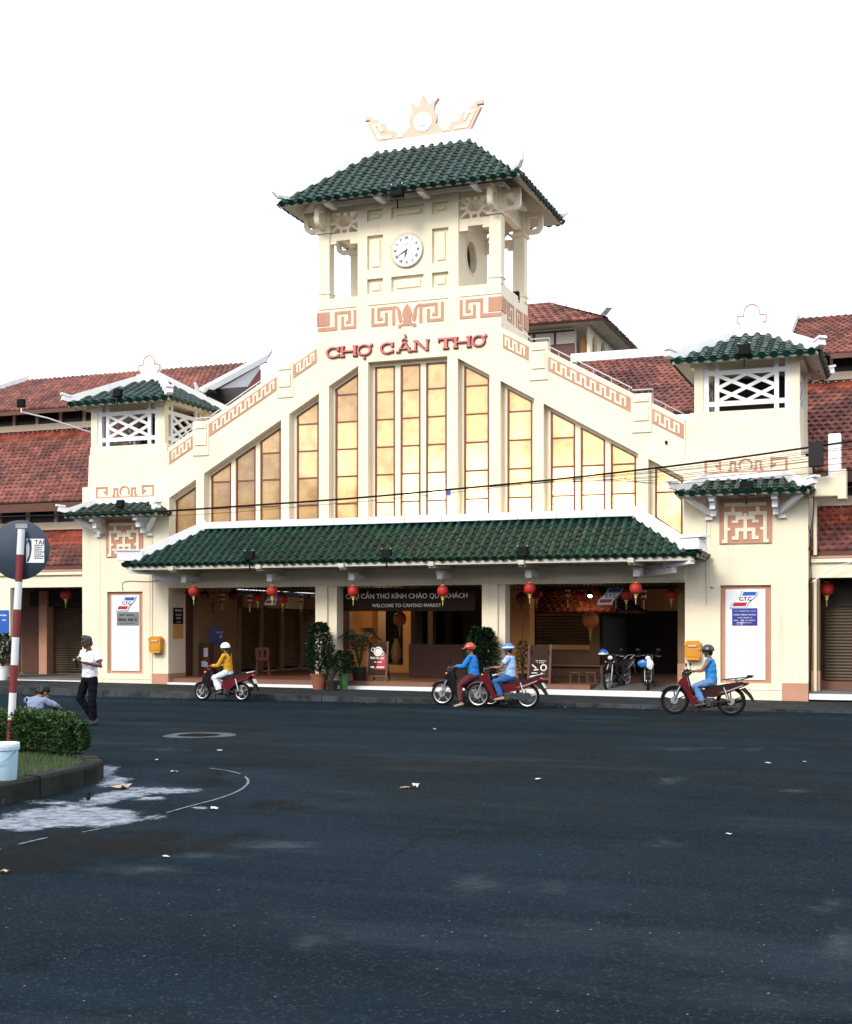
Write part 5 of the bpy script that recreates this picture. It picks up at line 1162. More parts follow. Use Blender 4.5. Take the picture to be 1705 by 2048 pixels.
# ---------------------------------------------------------------- name over the windows
M['sign_red'] = mat('red_letter_face', (.52, .09, .10), .4, var=.25, vscale=9, col2=(.60, .17, .13)); M['sign_dark'] = mat('dark_letter_edge', (.10, .03, .03), .5)
def arcpts(cx, cz, rx, rz, a0, a1, n=18): return [(cx + rx*math.cos(a), cz + rz*math.sin(a)) for a in np.linspace(rad(a0), rad(a1), n)]
def glyph(ch, w, e=0.):
    """slab letter in a box w wide, 1 high: list of (outline, holes); e thickens every stroke"""
    P = []; S = .17 + 2*e; Hh = .10 + 2*e; sx = .10
    rect = lambda a, b, c, d: P.append(([(a-e, c-e), (b+e, c-e), (b+e, d+e), (a-e, d+e)], []))
    if ch in 'OQ':
        P.append((arcpts(w/2, .5, w/2+e, .52+e, 0, 345, 26), [arcpts(w/2, .5, w/2-.19-e, .40-e, 0, 345, 26)]))
        P.append((arcpts(w+.02, .93, .11+e, .13+e, 0, 330, 10), []))
        if ch == 'Q': P.append((arcpts(w/2, -.24, .11+e, .11+e, 0, 330, 10), []))
    if ch == 'C':
        P.append((arcpts(w/2, .5, w/2+e, .52+e, 38, 322, 24) + arcpts(w/2+.03, .5, w/2-.17-e, .40-e, 322, 38, 24), [])); rect(w*.80, w*.93, .60, .98); rect(w*.82, w*.93, .06, .26)
    if ch == 'H':
        for x in (.06, w - .06 - .24): rect(x, x+.24, 0, 1); rect(x-.08, x+.32, 0, .12); rect(x-.08, x+.32, .88, 1)
        rect(.2, w-.2, .45, .56)
    if ch == 'T':
        rect(w/2-.14, w/2+.14, 0, 1); rect(w/2-.26, w/2+.26, 0, .12); rect(0, w, .86, 1); rect(0, .08, .68, .95); rect(w-.08, w, .68, .95)
    if ch == 'N':
        rect(.06, .21, 0, 1); rect(w-.21, w-.06, 0, 1); rect(-.02, .26, 0, .09); rect(w-.28, w+.02, .91, 1); rect(-.04, .2, .91, 1)
        P.append(([(.02-e, 1+e), (.26+e, 1+e), (w-.06+e, -e), (w-.26-e, -e)], []))
    if ch == 'A':
        P.append(([(.08-e, 0), (.20+e, 0), (w/2+.06+e, 1+e), (w/2-.06-e, 1+e)], [])); P.append(([(w-.30-e, 0), (w-.06+e, 0), (w/2+.06+e, 1+e), (w/2-.10-e, 1+e)], [])); rect(.25, w-.25, .28, .37); rect(-.04, .32, 0, .09); rect(w-.42, w+.04, 0, .09)
        P.append(([(w/2-.28-e, 1.10-e), (w/2-.2, 1.10-e), (w/2, 1.24-e), (w/2+.2, 1.10-e), (w/2+.28+e, 1.10-e), (w/2, 1.38+e)], [])); P.append(([(w/2-.06-e, 1.68+e), (w/2+.10, 1.66+e), (w/2+.20+e, 1.44-e), (w/2+.10, 1.44-e)], []))
    return P
name = thing('market_name_sign', 'raised red slab letters reading CHỢ CẦN THƠ above the tall middle windows', 'sign')
LZ, LH = 9.265, .285
for ch, xa, xb in (('C',654,682),('H',683,715),('Q',716,744),('C',762,790),('A',795,826),('N',830,859),('T',878,908),('H',909,943),('O',945,972)):
    a, b = at(xa, 700).x, at(xb, 700).x; w = (b - a)/LH
    q = MB(); q.m = 1
    for i, (o, h) in enumerate(glyph(ch, w, .045)): q.plate([(a + x*LH, LZ + z*LH) for x, z in o], [[(a + x*LH, LZ + z*LH) for x, z in k] for k in h], -.045 - i*.0004, -.002)
    q.m = 0
    for i, (o, h) in enumerate(glyph(ch, w, 0)): q.plate([(a + x*LH, LZ + z*LH) for x, z in o], [[(a + x*LH, LZ + z*LH) for x, z in k] for k in h], -.07 - i*.0004, -.046)
    q.build('letter', [M['sign_red'], M['sign_dark']], name, stuff=True)
# ---------------------------------------------------------------- tower clock
M['clockface'] = mat('clock_face_white', (.84, .86, .90), .35); M['ink'] = mat('blue_grey_ink', (.06, .11, .19), .6, spec=.2)
clk = thing('tower_clock', 'round white clock with roman numerals on the tower front, showing twenty to seven', 'clock', (0, -.005, 12.01))
MB().lathe([(.0, -.045), (.40, -.045), (.40, 0)], (0,0,0), 40, 'y').build('clock_face', M['clockface'], clk)
MB().torus((0,-.03,0), .425, .03, 'y', 44, 8).build('clock_rim', M['cream'], clk, smooth=60); MB().torus((0,-.05,0), .455, .012, 'y', 44, 6).build('rim_edge', M['soffit'], clk, smooth=60)
for h, bars in enumerate(('XII','I','II','III','IIII','V','VI','VII','VIII','IX','X','XI')):
    a = math.pi/2 - h*math.pi/6; q = MB(); n_ = {'XII':4,'I':1,'II':2,'III':3,'IIII':4,'V':2,'VI':3,'VII':4,'VIII':4,'IX':3,'X':2,'XI':3}[bars]
    for k in range(n_):
        off = (k - (n_-1)/2)*.024; d = Vector((math.cos(a), 0, math.sin(a))); t = Vector((-d.z, 0, d.x)); tilt = .02 if (bars[0] in 'VX' and k < 2) else 0
        q.bar(d*.29 + t*(off + tilt*(1 if k else -1)) + Vector((0,-.049,0)), d*.37 + t*(off - tilt*(1 if k else -1)) + Vector((0,-.049,0)), .016, .004, (0,1,0))
    q.build('numeral', M['ink'], clk, stuff=True)
for ang, L, w, nm in ((-150, .34, .022, 'minute_hand'), (-105, .24, .03, 'hour_hand')):
    d = Vector((math.cos(rad(ang)), 0, math.sin(rad(ang)))); t = Vector((-d.z, 0, d.x)); y = -.056 if nm[0] == 'm' else -.053
    q = MB().plate([((d*a + t*b).x, (d*a + t*b).z) for a, b in ((-.04, w*.5), (.10, w), (L, .003), (L, -.003), (.10, -w), (-.04, -w*.5))], (), y, y + .003); q.build(nm, M['ink'], clk)
MB().lathe([(.024, -.062), (.024, -.05)], (0,0,0), 12, 'y').build('hand_cap', M['ink'], clk)
q = MB().box(-.06, .05, -.0485, -.045, .15, .17).box(-.07, .04, -.0485, -.045, .10, .112); q.build('maker_mark', M['ink'], clk, stuff=True)

# ---------------------------------------------------------------- company signs, plaques, boards
M['c_blue'] = mat('sign_blue', (.02, .10, .42), .35); M['c_red'] = mat('sign_crimson', (.42, .015, .05), .35); M['c_white'] = mat('sign_white', (.80, .81, .83), .4); M['c_black'] = mat('sign_black', (.012, .012, .014), .5); M['c_edge'] = mat('sign_pale_blue_edge', (.30, .48, .62), .4)
def ctc(label, x, y, z, w=.62, group='slanted company logo signs', rz=0):
    t = thing('logo_sign', label, 'sign', (x, y, z), rz, group); k = w/.62
    def pt(u, v): return (k*(-.20 + .37*u + (v - .5)*.28 + .035*math.sin((v - .5)*2*math.pi)), k*(v - .5)*.42)
    def strip(u0, u1, v0, v1): return [pt(u0, v) for v in np.linspace(v0, v1, 9)] + [pt(u1, v) for v in np.linspace(v1, v0, 9)]
    MB().plate([(a - .02*k, b - .015*k) for a, b in strip(-.05, 1.08, -.03, 1.04)], (), .0, .05).build('sign_edge', M['c_edge'], t)
    MB().plate(strip(0, 1, 0, 1), (), -.012, .0).build('sign_face', M['c_white'], t)
    MB().plate(strip(.07, .93, .70, .92), (), -.018, -.0125).build('blue_band', M['c_blue'], t); MB().plate(strip(.07, .93, .08, .30), (), -.018, -.0125).build('red_band', M['c_red'], t)
    q = MB(); fit_text(q, 'C.T.C', .30*k, T((-.0*k, -.0145, -.0)), .002, .045); q.build('lettering', M['c_black'], t, stuff=True); return t
ctc('blue and red C.T.C logo sign above the grey metal plaque', -8.88, .035, 2.54)
ctc('blue and red C.T.C logo sign above the dark blue plaque', 8.92, .035, 2.54)
ctc('C.T.C logo sign hanging in the doorway beside the tiled kiosk roof', at(1222, 1190, 1.1).x, 1.1, at(1222, 1192, 1.1).z, .62)
ctc('C.T.C logo sign half hidden behind lanterns before the shuttered stalls', at(549, 1197, 1.3).x, 1.3, at(549, 1196, 1.3).z, .55)
def lines_of_print(mb, x0, x1, z, h, y, seed, gaps=.18):
    r = random.Random(seed); x = x0
    while x < x1:
        w = r.uniform(.5, 1.1)*h
        if r.random() > gaps: mb.box(x, min(x + w*.8, x1), y - .003, y, z - h/2*r.uniform(.7, 1), z + h/2*r.uniform(.7, 1))
        x += w
M['p_blue'] = mat('plaque_blue', (.022, .03, .26), .4, dirt=((.62, .45, .48), 2.6, .60, .68)); M['p_grey'] = mat('plaque_zinc', (.22, .25, .26), .4, metal=.3, var=.3, vscale=9); M['p_txt'] = mat('plaque_pale_print', (.55, .57, .66), .5)
t = thing('plaque', 'dark blue plaque with worn white print under the right logo sign', 'plaque', (8.905, .04, 2.10)); MB().rbox(-.305, .305, -.0, .012, -.215, .215, .004).build('plate', M['p_blue'], t)
q = MB(); fit_text(q, 'CÔNG TRÌNH THI ĐUA', .54, T((0, -.003, .05)), .001, .03); lines_of_print(q, -.26, .26, .145, .022, -.001, 3); lines_of_print(q, -.19, .18, -.02, .022, -.001, 4); lines_of_print(q, -.26, .26, -.085, .024, -.001, 5); lines_of_print(q, -.15, .16, -.145, .022, -.001, 6); q.build('lettering', M['p_txt'], t, stuff=True)
t = thing('plaque', 'grey metal plaque with a bold dark line of figures under the left logo sign', 'plaque', (-8.855, .04, 2.085)); MB().rbox(-.38, .38, .0, .012, -.20, .20, .004).build('plate', M['p_grey'], t)
q = MB(); lines_of_print(q, -.27, .22, .11, .045, -.001, 7, .1); lines_of_print(q, -.32, .31, -.03, .085, -.001, 8, .12); lines_of_print(q, -.25, .26, -.14, .016, -.001, 9); q.build('lettering', M['c_black'], t, stuff=True)
# notice on the side of the left pillar, blue board on the passage wall
t = thing('notice_board', 'narrow dark blue and orange notice on the side of the left pillar', 'notice', (-7.437, .52, 1.93))
MB().box(0, .012, -.28, .26, .0, .48).build('blue_field', M['navy'], t); MB().box(0, .012, -.28, .26, -.42, -.003).build('orange_field', M['orange'], t)
q = MB(); 
for k, (zz, h) in enumerate(((.40, .07), (.27, .06), (.17, .06), (.06, .04))): q.box(.012, .015, -.2 + .03*k, .18 - .02*k, zz - h/2, zz + h/2)
q.build('lettering', M['grey'], t, stuff=True)
t = thing('notice_board', 'blue metal board with small yellow print on the passage wall behind the scooter rider', 'notice', (-7.44, 2.75, 1.55))
MB().rbox(0, .03, -.42, .42, -.26, .26, .006).build('board', M['c_blue'], t); q = MB(); q.box(.031, .034, -.05, .12, .10, .15); q.box(.031, .034, .17, .33, .10, .15); q.box(.031, .034, .15, .28, -.06, .04); q.build('lettering', M['p_txt'], t, stuff=True)
# welcome banner board
M['board'] = mat('dark_brown_board', (.032, .016, .009), .7, spec=.2, var=.2, vscale=2); M['pale_txt'] = mat('pale_cut_letters', (.82, .78, .72), .6)
BY = .75; a, b = at(684, 1200, BY), at(950, 1200, BY); z0, z1 = at(815, 1222, BY).z, at(815, 1178, BY).z
t = thing('welcome_board', 'dark brown welcome board with pale lettering hanging in the middle doorway', 'sign', ((a.x+b.x)/2, BY, 0)); hw = (b.x - a.x)/2
MB().rbox(-hw, hw, 0, .05, z0, z1, .008).build('board', M['board'], t)
q = MB(); fit_text(q, 'CHỢ CẦN THƠ KÍNH CHÀO QUÝ KHÁCH', hw*1.83, T((-.04, -.006, z1 - .20)), .004, .003); fit_text(q, 'WELCOME TO CANTHO MARKET', hw*1.04, T((-.02, -.006, z0 + .15)), .004, .006); q.build('lettering', M['pale_txt'], t, stuff=True)
q = MB()
for i in range(26):
    x = -hw + .1 + i*(2*hw - .2)/25; q.torus((x, .02, z1 + .06), .045, .009, 'y', 10, 4)
q.box(-hw, hw, .01, .03, z1 + .012, z1 + .03); q.torus((0, .02, z1 + .14), .11, .014, 'y', 16, 5); q.build('iron_scroll', M['black'], t, stuff=True)

# ---------------------------------------------------------------- mailboxes
M['mail'] = mat('yellow_mailbox_paint', (.62, .27, .015), .45, var=.12, vscale=6, dirt=((.25, .10, .01), 7, .66, .8))
def mailbox(label, x, z0, rz=0):
    t = thing('mailbox', label, 'mailbox', (x, 0, z0), rz, 'yellow mailboxes on the pillars')
    ol = [(-.19, .04), (-.15, 0), (.15, 0), (.19, .04), (.19, .36), (.12, .43), (-.12, .43), (-.19, .36)]
    MB().plate(ol, (), -.20, -.005).build('box_body', M['mail'], t); MB().plate([(k*1.07, .02 + j*1.0) for k, j in ol[4:]] + [(-.203, .33), (.203, .33)], (), -.215, -.004).build('lid', M['mail'], t)
    MB().rbox(-.12, .12, -.222, -.205, .29, .355, .006).build('slot_frame', M['mail'], t); MB().box(-.10, .10, -.226, -.2225, .31, .335).build('letter_slot', M['p_txt'], t); MB().rbox(-.15, .15, -.208, -.201, .05, .25, .01).build('front_door', M['mail'], t); MB().box(-.17, .17, -.21, -.02, .0, -.03).build('bottom_lip', M['mail'], t)
mailbox('yellow mailbox on the left pillar beside the doorway', at(317, 1290).x, 1.12); mailbox('yellow mailbox on the right pillar beside the helmeted rider', at(1388, 1295).x, 1.06)

# ---------------------------------------------------------------- floodlights
def flood(label, p, tilt=0., rz=0., k=1.):
    t = thing('floodlight', label, 'floodlight', p, rz, 'black floodlights on the roofs', k)
    q = MB().rbox(-.13, .13, -.055, .055, .08, .33, .015)
    for i in range(5): q.box(-.11 + .05*i, -.09 + .05*i, .05, .09, .1, .31)
    q.xform(T((0,0,.1)) @ RX(tilt) @ T((0,0,-.1))); q.build('housing', M['black'], t, stuff=True)
    MB().box(-.105, .105, -.06, -.056, .105, .305).xform(T((0,0,.1)) @ RX(tilt) @ T((0,0,-.1))).build('lens', M['black'], t)
    q = MB(); q.tube([(-.15, 0, .2), (-.15, 0, .02), (.15, 0, .02), (.15, 0, .2)], .012, 5); q.tube([(0, 0, .02), (0, .02, -.16)], .016, 6); q.build('bracket', M['black'], t, stuff=True)
    for s in (-1, 1): MB().ball((s*.12, -.02, .345), .018, 6, 5).build('wing_nut', M['silver'], t)
for px, py, Y, lab, k in ((499, 1118, -1.5, 'black floodlight on the canopy tiles above the shuttered left bay', 1), (773, 1115, -1.5, 'black floodlight at the middle of the canopy eave', 1), (1046, 1110, -1.5, 'black floodlight on the canopy eave above the kiosk doorway', 1),
                          (235, 792, -.45, 'black floodlight on the left belvedere roof', 1), (1489, 708, -.45, 'black floodlight on the right belvedere roof', 1.1), (795, 392, -.92, 'black floodlight on the clock tower eave', 1.25),
                          (1493, 984, -.75, 'black floodlight on the right pillar roof above the square fret', 1.15), (1029, 598, 1.6, 'black floodlight behind the tower parapet beside the rear column', 1.), (240, 1012, -.72, 'black floodlight on the left pillar roof above the square fret', .9)):
    p = at(px, py, Y); p.z -= .12; flood(lab, p, rad(-14), k=k)
p = at(43, 815, 1.0); t = thing('floodlight', 'black floodlight on a bent white arm before the left wing louvres', 'floodlight', (p.x, p.y, p.z), 0, 'black floodlights on the roofs')
MB().rbox(-.13, .13, -.06, .06, 0, .26, .015).build('housing', M['black'], t); q = MB(); q.tube([(0,0,0), (0,0,-.14), (.25,1.0,-.2), (.55,2.6,-.4), (.62,4.7,-.5)], .025, 6); q.build('arm', M['white'], t)
for (px, py, Y, lab) in ((418, 800, 2.6, 'black floodlight at the rear corner of the left belvedere roof'), (1640, 730, 2.0, 'black floodlight at the rear corner of the right belvedere roof')):
    p = at(px, py, Y); flood(lab, p, rad(60), rad(70), 1.1)

# ---------------------------------------------------------------- lanterns
M['lan'] = mat('red_lantern_silk', (.45, .018, .012), .6, var=.15, vscale=12); M['lan_or'] = mat('orange_lantern_silk', (.55, .15, .03), .6); M['lan_dk'] = mat('dark_and_shaded_lantern_silk', (.13, .012, .012), .6); M['tassel'] = mat('yellow_tassel', (.62, .50, .16), .8)  # the dark silk also paints shade onto the dim lantern by the door
def lantern(label, p, k=1., m=None, group='red lanterns hung in the doorways', top=None):
    t = thing('lantern', label, 'lantern', p, 0, group, k); m = m or M['lan']
    q = MB(); n = 16; prof = [(.06, .15), (.11, .135), (.155, .085), (.172, .0), (.155, -.085), (.11, -.135), (.06, -.15)]
    q.lathe(prof, (0,0,0), n, cap=True)
    for i in range(len(prof)*n):
        if (i % n) % 2: q.v[i] = (q.v[i][0]*.94, q.v[i][1]*.94, q.v[i][2])
    q.build('lantern_body', m, t, smooth=80)
    MB().lathe([(.055, .15), (.06, .175), (.03, .19)], (0,0,0), 12).build('top_cap', M['tassel'] if m is M['lan'] else m, t); MB().lathe([(.06, -.15), (.058, -.18)], (0,0,0), 12).build('bottom_ring', M['tassel'] if m is M['lan'] else m, t)
    q = MB().lathe([(.032, -.18), (.034, -.26)], (0,0,0), 10); q.build('tassel_knot', M['tassel'] if m is M['lan'] else m, t); q = MB(); q.tube([(0,0,-.26), (0,0,-.42)], [.011, .008], 6); q.build('tassel', M['tassel'] if m is not M['lan_dk'] else m, t)
    h = ((top if top else 3.1) - p[2])/k; MB().tube([(0,0,.19), (0,0,max(.25, h))], .006, 4).build('hanging_cord', M['black'], t); return t
front = ((388, 'leftmost big lantern under the canopy, in front of the notice on the pillar'), (545, 'big red lantern under the canopy before the shuttered stalls'), (707, 'big red lantern at the left end of the welcome board'), (886, 'big red lantern before the word KHÁCH on the welcome board'), (1060, 'big red lantern at the left end of the kiosk doorway'), (1272, 'big red lantern above the parked motorbikes'))
for px, lab in front: p = at(px, 1182 if px < 1000 else 1177, -.78); lantern(lab, (p.x, p.y, p.z), .92, top=3.15)
for px, py, Y, k, m, lab in ((410, 1191, 1.0, .8, 'lan_dk', 'dim red lantern in shadow beside the dark door'), (468, 1190, 1.6, .95, 'lan_dk', 'dark red lantern with a long red pole below it on the passage wall'), (516, 1194, 1.3, .85, 'lan', 'small red lantern left of the half hidden logo sign'), (566, 1197, 1.2, .95, 'lan', 'small bright red lantern right of the half hidden logo sign'),
    (1043, 1197, 1.6, .95, 'lan_dk', 'dark maroon lantern hanging before the orange pillar'), (1074, 1188, 2.0, .9, 'lan', 'red lantern half hidden behind the big kiosk doorway lantern'), (1162, 1193, 1.5, .9, 'lan', 'small red lantern before the middle of the kiosk roof'), (1253, 1190, 1.0, .9, 'lan', 'small red lantern between the hanging logo and the big lantern'), (1343, 1188, 1.2, .85, 'lan', 'small red lantern next to the right pier'), (800, 1238, 3.6, 1.25, 'lan_or', 'orange lantern before the framed doorway'), (1181, 1240, 3.4, 1.4, 'lan_or', 'long orange lantern before the kiosk shutter'), (132, 1188, 1.3, 1.05, 'lan', 'red lantern in the left wing arcade'), (1654, 1178, .9, 1.05, 'lan', 'red lantern in the right wing arcade')):
    p = at(px, py, Y); lantern(lab, (p.x, p.y, p.z), k, M[m], top=3.05)
def tube_lantern(label, p):
    t = thing('tube_lantern', label, 'lantern', p, 0, 'small striped tube lanterns')
    for k in range(4): MB().lathe([(.03, -.05), (.07, -.045), (.07, .0), (.03, .005)], (0,0,.12 - .07*k), 12).build('tier', M['lan'] if k % 2 else M['c_white'], t)
    MB().tube([(0,0,-.13), (0,0,-.38)], [.02, .015], 6).build('tassel', M['tassel'], t); MB().tube([(0,0,.12), (0,0,3.05 - p[2])], .005, 4).build('hanging_cord', M['black'], t)
for px, py, Y, lab in ((445, 1196, 2.4, 'striped tube lantern on the passage wall above the boarded vent'), (500, 1198, 1.5, 'striped tube lantern left of the small red lantern at the stalls'), (602, 1196, 1.8, 'striped tube lantern at the left column'), (1136, 1188, 1.8, 'striped tube lantern before the left part of the kiosk roof'), (1232, 1187, 1.5, 'striped tube lantern behind the hanging logo sign'), (1288, 1190, 1.6, 'striped tube lantern right of the big lantern over the motorbikes')):
    p = at(px, py, Y); tube_lantern(lab, (p.x, p.y, p.z))

# ---------------------------------------------------------------- overhead cables, box, pipes
M['cable'] = mat('black_cable', (.004, .004, .005), .7, spec=.2)
def curve_pts(pts, n=40):
    """smooth curve through points"""
    P = [Vector(p) for p in pts]; out = []; P = [P[0]*2 - P[1]] + P + [P[-1]*2 - P[-2]]
    for i in range(1, len(P) - 2):
        for k in range(max(2, n // (len(P) - 3))):
            t = k / max(2, n // (len(P) - 3)); a, b, c, d = P[i-1:i+3]
            out.append(.5*((2*b) + (c - a)*t + (2*a - 5*b + 4*c - d)*t*t + (3*b - a - 3*c + d)*t**3))
    return out + [P[-2]]
def cable(label, pts, r, group='overhead cables'):
    o = MB().tube(curve_pts(pts), r, 6).build('cable', M['cable'], None, smooth=60); return tag(o, label, 'cable', group)
def Yc_(px): return -4.2 + (px / 1632) * 3.6
cable('thick black cable sagging across the whole facade', [at(px, py, Yc_(px)) for px, py in ((-120, 1037), (0, 1034), (200, 1028), (335, 1022), (500, 1011), (700, 997), (900, 979), (1100, 960), (1270, 941), (1440, 920), (1632, 893), (1720, 881), (1900, 862))], .026)
cable('thin cable running just under the thick one to the left edge', [at(px, py, Yc_(px) + .05) for px, py in ((-120, 1041), (335, 1032), (640, 1010), (860, 990), (1100, 963), (1340, 938), (1625, 903), (1800, 880))], .006)
for i, (a, m_, b, lab) in enumerate((((980, 974), (1340, 943), (1622, 912), 'topmost thin wire of the fan ending at the black box'), ((1040, 969), (1340, 950), (1622, 917), 'second thin wire of the fan ending at the black box'), ((1090, 966), (1340, 953), (1622, 922), 'third thin wire of the fan ending at the black box'),
        ((1150, 962), (1340, 958), (1705, 913), 'thin wire crossing below the box to the right edge'), ((1200, 958), (1340, 963), (1705, 925), 'slack thin wire below the others near the right roof'), ((1240, 956), (1350, 968), (1705, 940), 'lowest slack wire of the fan over the right pillar roof'), ((1130, 960), (1400, 935), (1705, 897), 'thin wire passing behind the box to the right edge'))):
    pts = [at(px, py, Yc_(px) + .04*i) for px, py in (a, m_, b)] + ([at(1900, b[1] - 12, -.1)] if b[0] > 1650 else []); cable(lab, pts, .0065)
jb = at(1633, 908, -.55); t = thing('junction_box', 'black cable junction box hanging at the right pillar corner', 'junction box', (jb.x, jb.y, jb.z)); MB().rbox(-.165, .165, -.12, .12, -.30, .28, .01).build('box_body', M['black'], t); MB().box(-.17, .17, -.13, -.121, -.29, .27).build('lid', M['plastic'], t); MB().rbox(-.24, -.17, -.06, .06, -.04, .02, .008).build('clamp', M['black'], t); MB().box(-.05, .05, .1, .62, -.05, .05).build('bracket', M['grey'], t)
cable('cable dropping from the box down the right pillar', [(jb.x - .06, -.5, jb.z - .3), (jb.x - .08, -.3, 4.6), (10.46, -.06, 4.0), (10.5, -.04, 2.5), (10.47, -.04, .3)], .012, 'cables at the right pillar')
cable('cable running down from the box towards the right wing louvres', [(jb.x + .02, -.5, jb.z - .3), at(1672, 958, 1.0), at(1720, 985, 2.2)], .012, 'cables at the right pillar')
cable('slack pale cable looping over the lowest right roof', [at(1622, 985, .2), at(1660, 990, 1.), at(1705, 984, 1.6), at(1760, 982, 1.8)], .008, 'cables at the right pillar')
cable('cable wandering beside the white pipe at the right pillar', [at(1622, 960, .02), at(1612, 1020, .02), at(1622, 1080, .02), at(1613, 1120, .03), at(1620, 1200, .1), at(1614, 1300, .1), at(1619, 1395, .1)], .011, 'cables at the right pillar')
for x, lab in ((10.56, 'white drain pipe on the right wing beside the pillar'),): o = MB().tube([(x, .2, 5.0), (x, .2, 3.6)], .045, 8).tube([(x, .22, 3.0), (x, .22, .1)], .04, 8).build('drain_pipe', M['cream'], None, smooth=60, stuff=False); tag(o, lab, 'pipe')
o = MB().tube(curve_pts([at(1710, 1122, .1), at(1670, 1135, .1), at(1630, 1160, .05), at(1622, 1165, .0)], 16), .012, 6).build('cable', M['c_white'], None, smooth=60); tag(o, 'white cable arching off the right wing beam', 'cable', 'cables at the right pillar')
tg = at(898, 985, Yc_(898)); o = MB().rbox(tg.x - .05, tg.x + .05, tg.y - .01, tg.y + .01, tg.z - .07, tg.z + .05, .006).build('cable_tag', M['c_blue']); tag(o, 'small dark blue tag clipped on the thick cable', 'tag')
o = MB().tube(curve_pts([at(246, 1182, -.02), at(246, 1166, -.02), at(262, 1162, -.02), at(300, 1163, -.02), at(336, 1158, -.02)], 20), .007, 5).build('cable', M['cable']); tag(o, 'thin wire above the left white board', 'cable')
for s, x in ((-1, -7.98), (1, 7.98)): o = MB().tube([(x, -.012, 5.0), (x, -.012, 2.4 if s > 0 else .5)], .009, 5).build('conduit', M['soffit']); tag(o, ('thin wall conduit on the left pillar beside the mailbox' if s < 0 else 'thin wall conduit on the right pillar ending at a small lamp socket'), 'pipe')
p = at(1424, 1174, -.04); o = MB().ball((p.x, -.03, p.z), .035, 8, 6, (1.4, 1, .8)).build('lamp_socket', M['soffit']); tag(o, 'small lamp socket beside the right white board', 'lamp')
p = at(1333, 884, -.02); o = MB().rbox(p.x - .03, p.x + .03, -.05, .0, p.z - .05, p.z + .03, .006).build('wall_hook', M['black']); tag(o, 'small dark hook on the gable beside the right belvedere', 'hook')
# ---------------------------------------------------------------- traffic island
M['grass'] = mat('island_grass', (.035, .085, .018), .8, island=.5, col2=(.05, .10, .02), vscale=3); M['soil'] = mat('dark_soil', (.018, .014, .010), .95, var=.3, vscale=6, bump=.5)
M['leaf'] = mat('hedge_leaf', (.014, .052, .008), .42, spec=.4, island=.55, col2=(.035, .085, .014), vscale=5); M['twig'] = mat('hedge_twig', (.035, .026, .018), .9)
M['kerb_i'] = mat('mossy_island_kerb', (.026, .029, .026), .9, spec=.15, col2=(.006, .008, .006), vscale=2.2, bump=.5, bscale=22, streak=.5, dirt=((.12, .125, .115), 2.6, .62, .80))
KT = .23
isl = [(4.02, -27), (3.86, -21.5), (3.80, -20.5), (3.73, -20.0), (3.62, -19.45), (3.42, -18.98), (3.1, -18.62), (2.6, -18.33), (1.4, -17.85), (-8, -15.2)]
def inset(poly, d):
    out = []
    for i, p in enumerate(poly):
        a = Vector(poly[max(0, i-1)]); c = Vector(poly[min(len(poly)-1, i+1)]); t = (c - a).normalized(); out.append(Vector(p) + Vector((-t.y, t.x))*d)
    return [tuple(v) for v in out]
def dens(poly, st):
    out = []
    for a, b in zip(poly[:-1], poly[1:]):
        a, b = Vector(a), Vector(b); n = max(1, int((b - a).length / st))
        for k in range(n): out.append(tuple(a.lerp(b, k/n)))
    return out + [poly[-1]]
oi = dens(isl, .22); ii = inset(oi, .22)
isd = MB(); isd.add([(x, y, KT - .03) for x, y in ii] + [(-8, -27, KT - .03)], [tuple(range(len(ii) + 1))])
island = struct(isd.build('island_soil', M['soil']))
seg = 0
prof = [(0, -.05), (0, KT - .03), (.025, KT), (.21, KT + .004), (.22, KT - .04)]
i = 0
while i < len(oi) - 1:
    j = min(i + 4, len(oi) - 1); q = MB(); vs = []
    for k in range(i, j + 1):
        a = Vector(oi[k]); c = Vector(ii[k]); d = (c - a).normalized()
        if k == i: t_ = (Vector(oi[k+1]) - a).normalized()*.012; a = a + t_
        elif k == j: t_ = (Vector(oi[k-1]) - a).normalized()*.012; a = a + t_
        if k in (i, j): pass
        for (u, z) in prof: vs.append((a.x + d.x*u, a.y + d.y*u, z + R.uniform(-.003, .003)))
    m_ = len(prof); fs = [(r*m_ + c, r*m_ + c + 1, (r+1)*m_ + c + 1, (r+1)*m_ + c) for r in range(j - i) for c in range(m_ - 1)] + [tuple(range(m_)), tuple((j-i)*m_ + c for c in range(m_))]
    q.add(vs, fs); q.xform(T((0, 0, R.uniform(-.006, .006)))); q.build('kerb_stone', M['kerb_i'], island, smooth=35); i = j
def inpoly(x, y, poly):
    c = False; n = len(poly)
    for i in range(n):
        x1, y1 = poly[i]; x2, y2 = poly[(i+1) % n]
        if (y1 > y) != (y2 > y) and x < (x2 - x1)*(y - y1)/(y2 - y1) + x1: c = not c
    return c
ip2 = ii + [(-8, -27)]
q = MB(); rg = random.Random(5); cnt = 0
while cnt < 16000:
    x = rg.uniform(-1.5, 3.7); y = rg.uniform(-22.4, -18.0)
    if not inpoly(x, y, ip2): continue
    nz = mnoise.noise(Vector((x*1.7, y*1.7, 3)))
    if nz < -.28: cnt += .3; continue
    h = rg.uniform(.025, .075)*(1 + nz); a = rg.uniform(0, 6.28); w = .005; lx, ly = rg.uniform(-.03, .03), rg.uniform(-.03, .03)
    q.add([(x - w*math.cos(a), y - w*math.sin(a), KT - .03), (x + w*math.cos(a), y + w*math.sin(a), KT - .03), (x + lx, y + ly, KT - .03 + h)], [(0,1,2)]); cnt += 1
g = q.build('grass', M['grass'], None, recalc=False, stuff=True); g['label'] = 'short grass on the traffic island around the bucket'
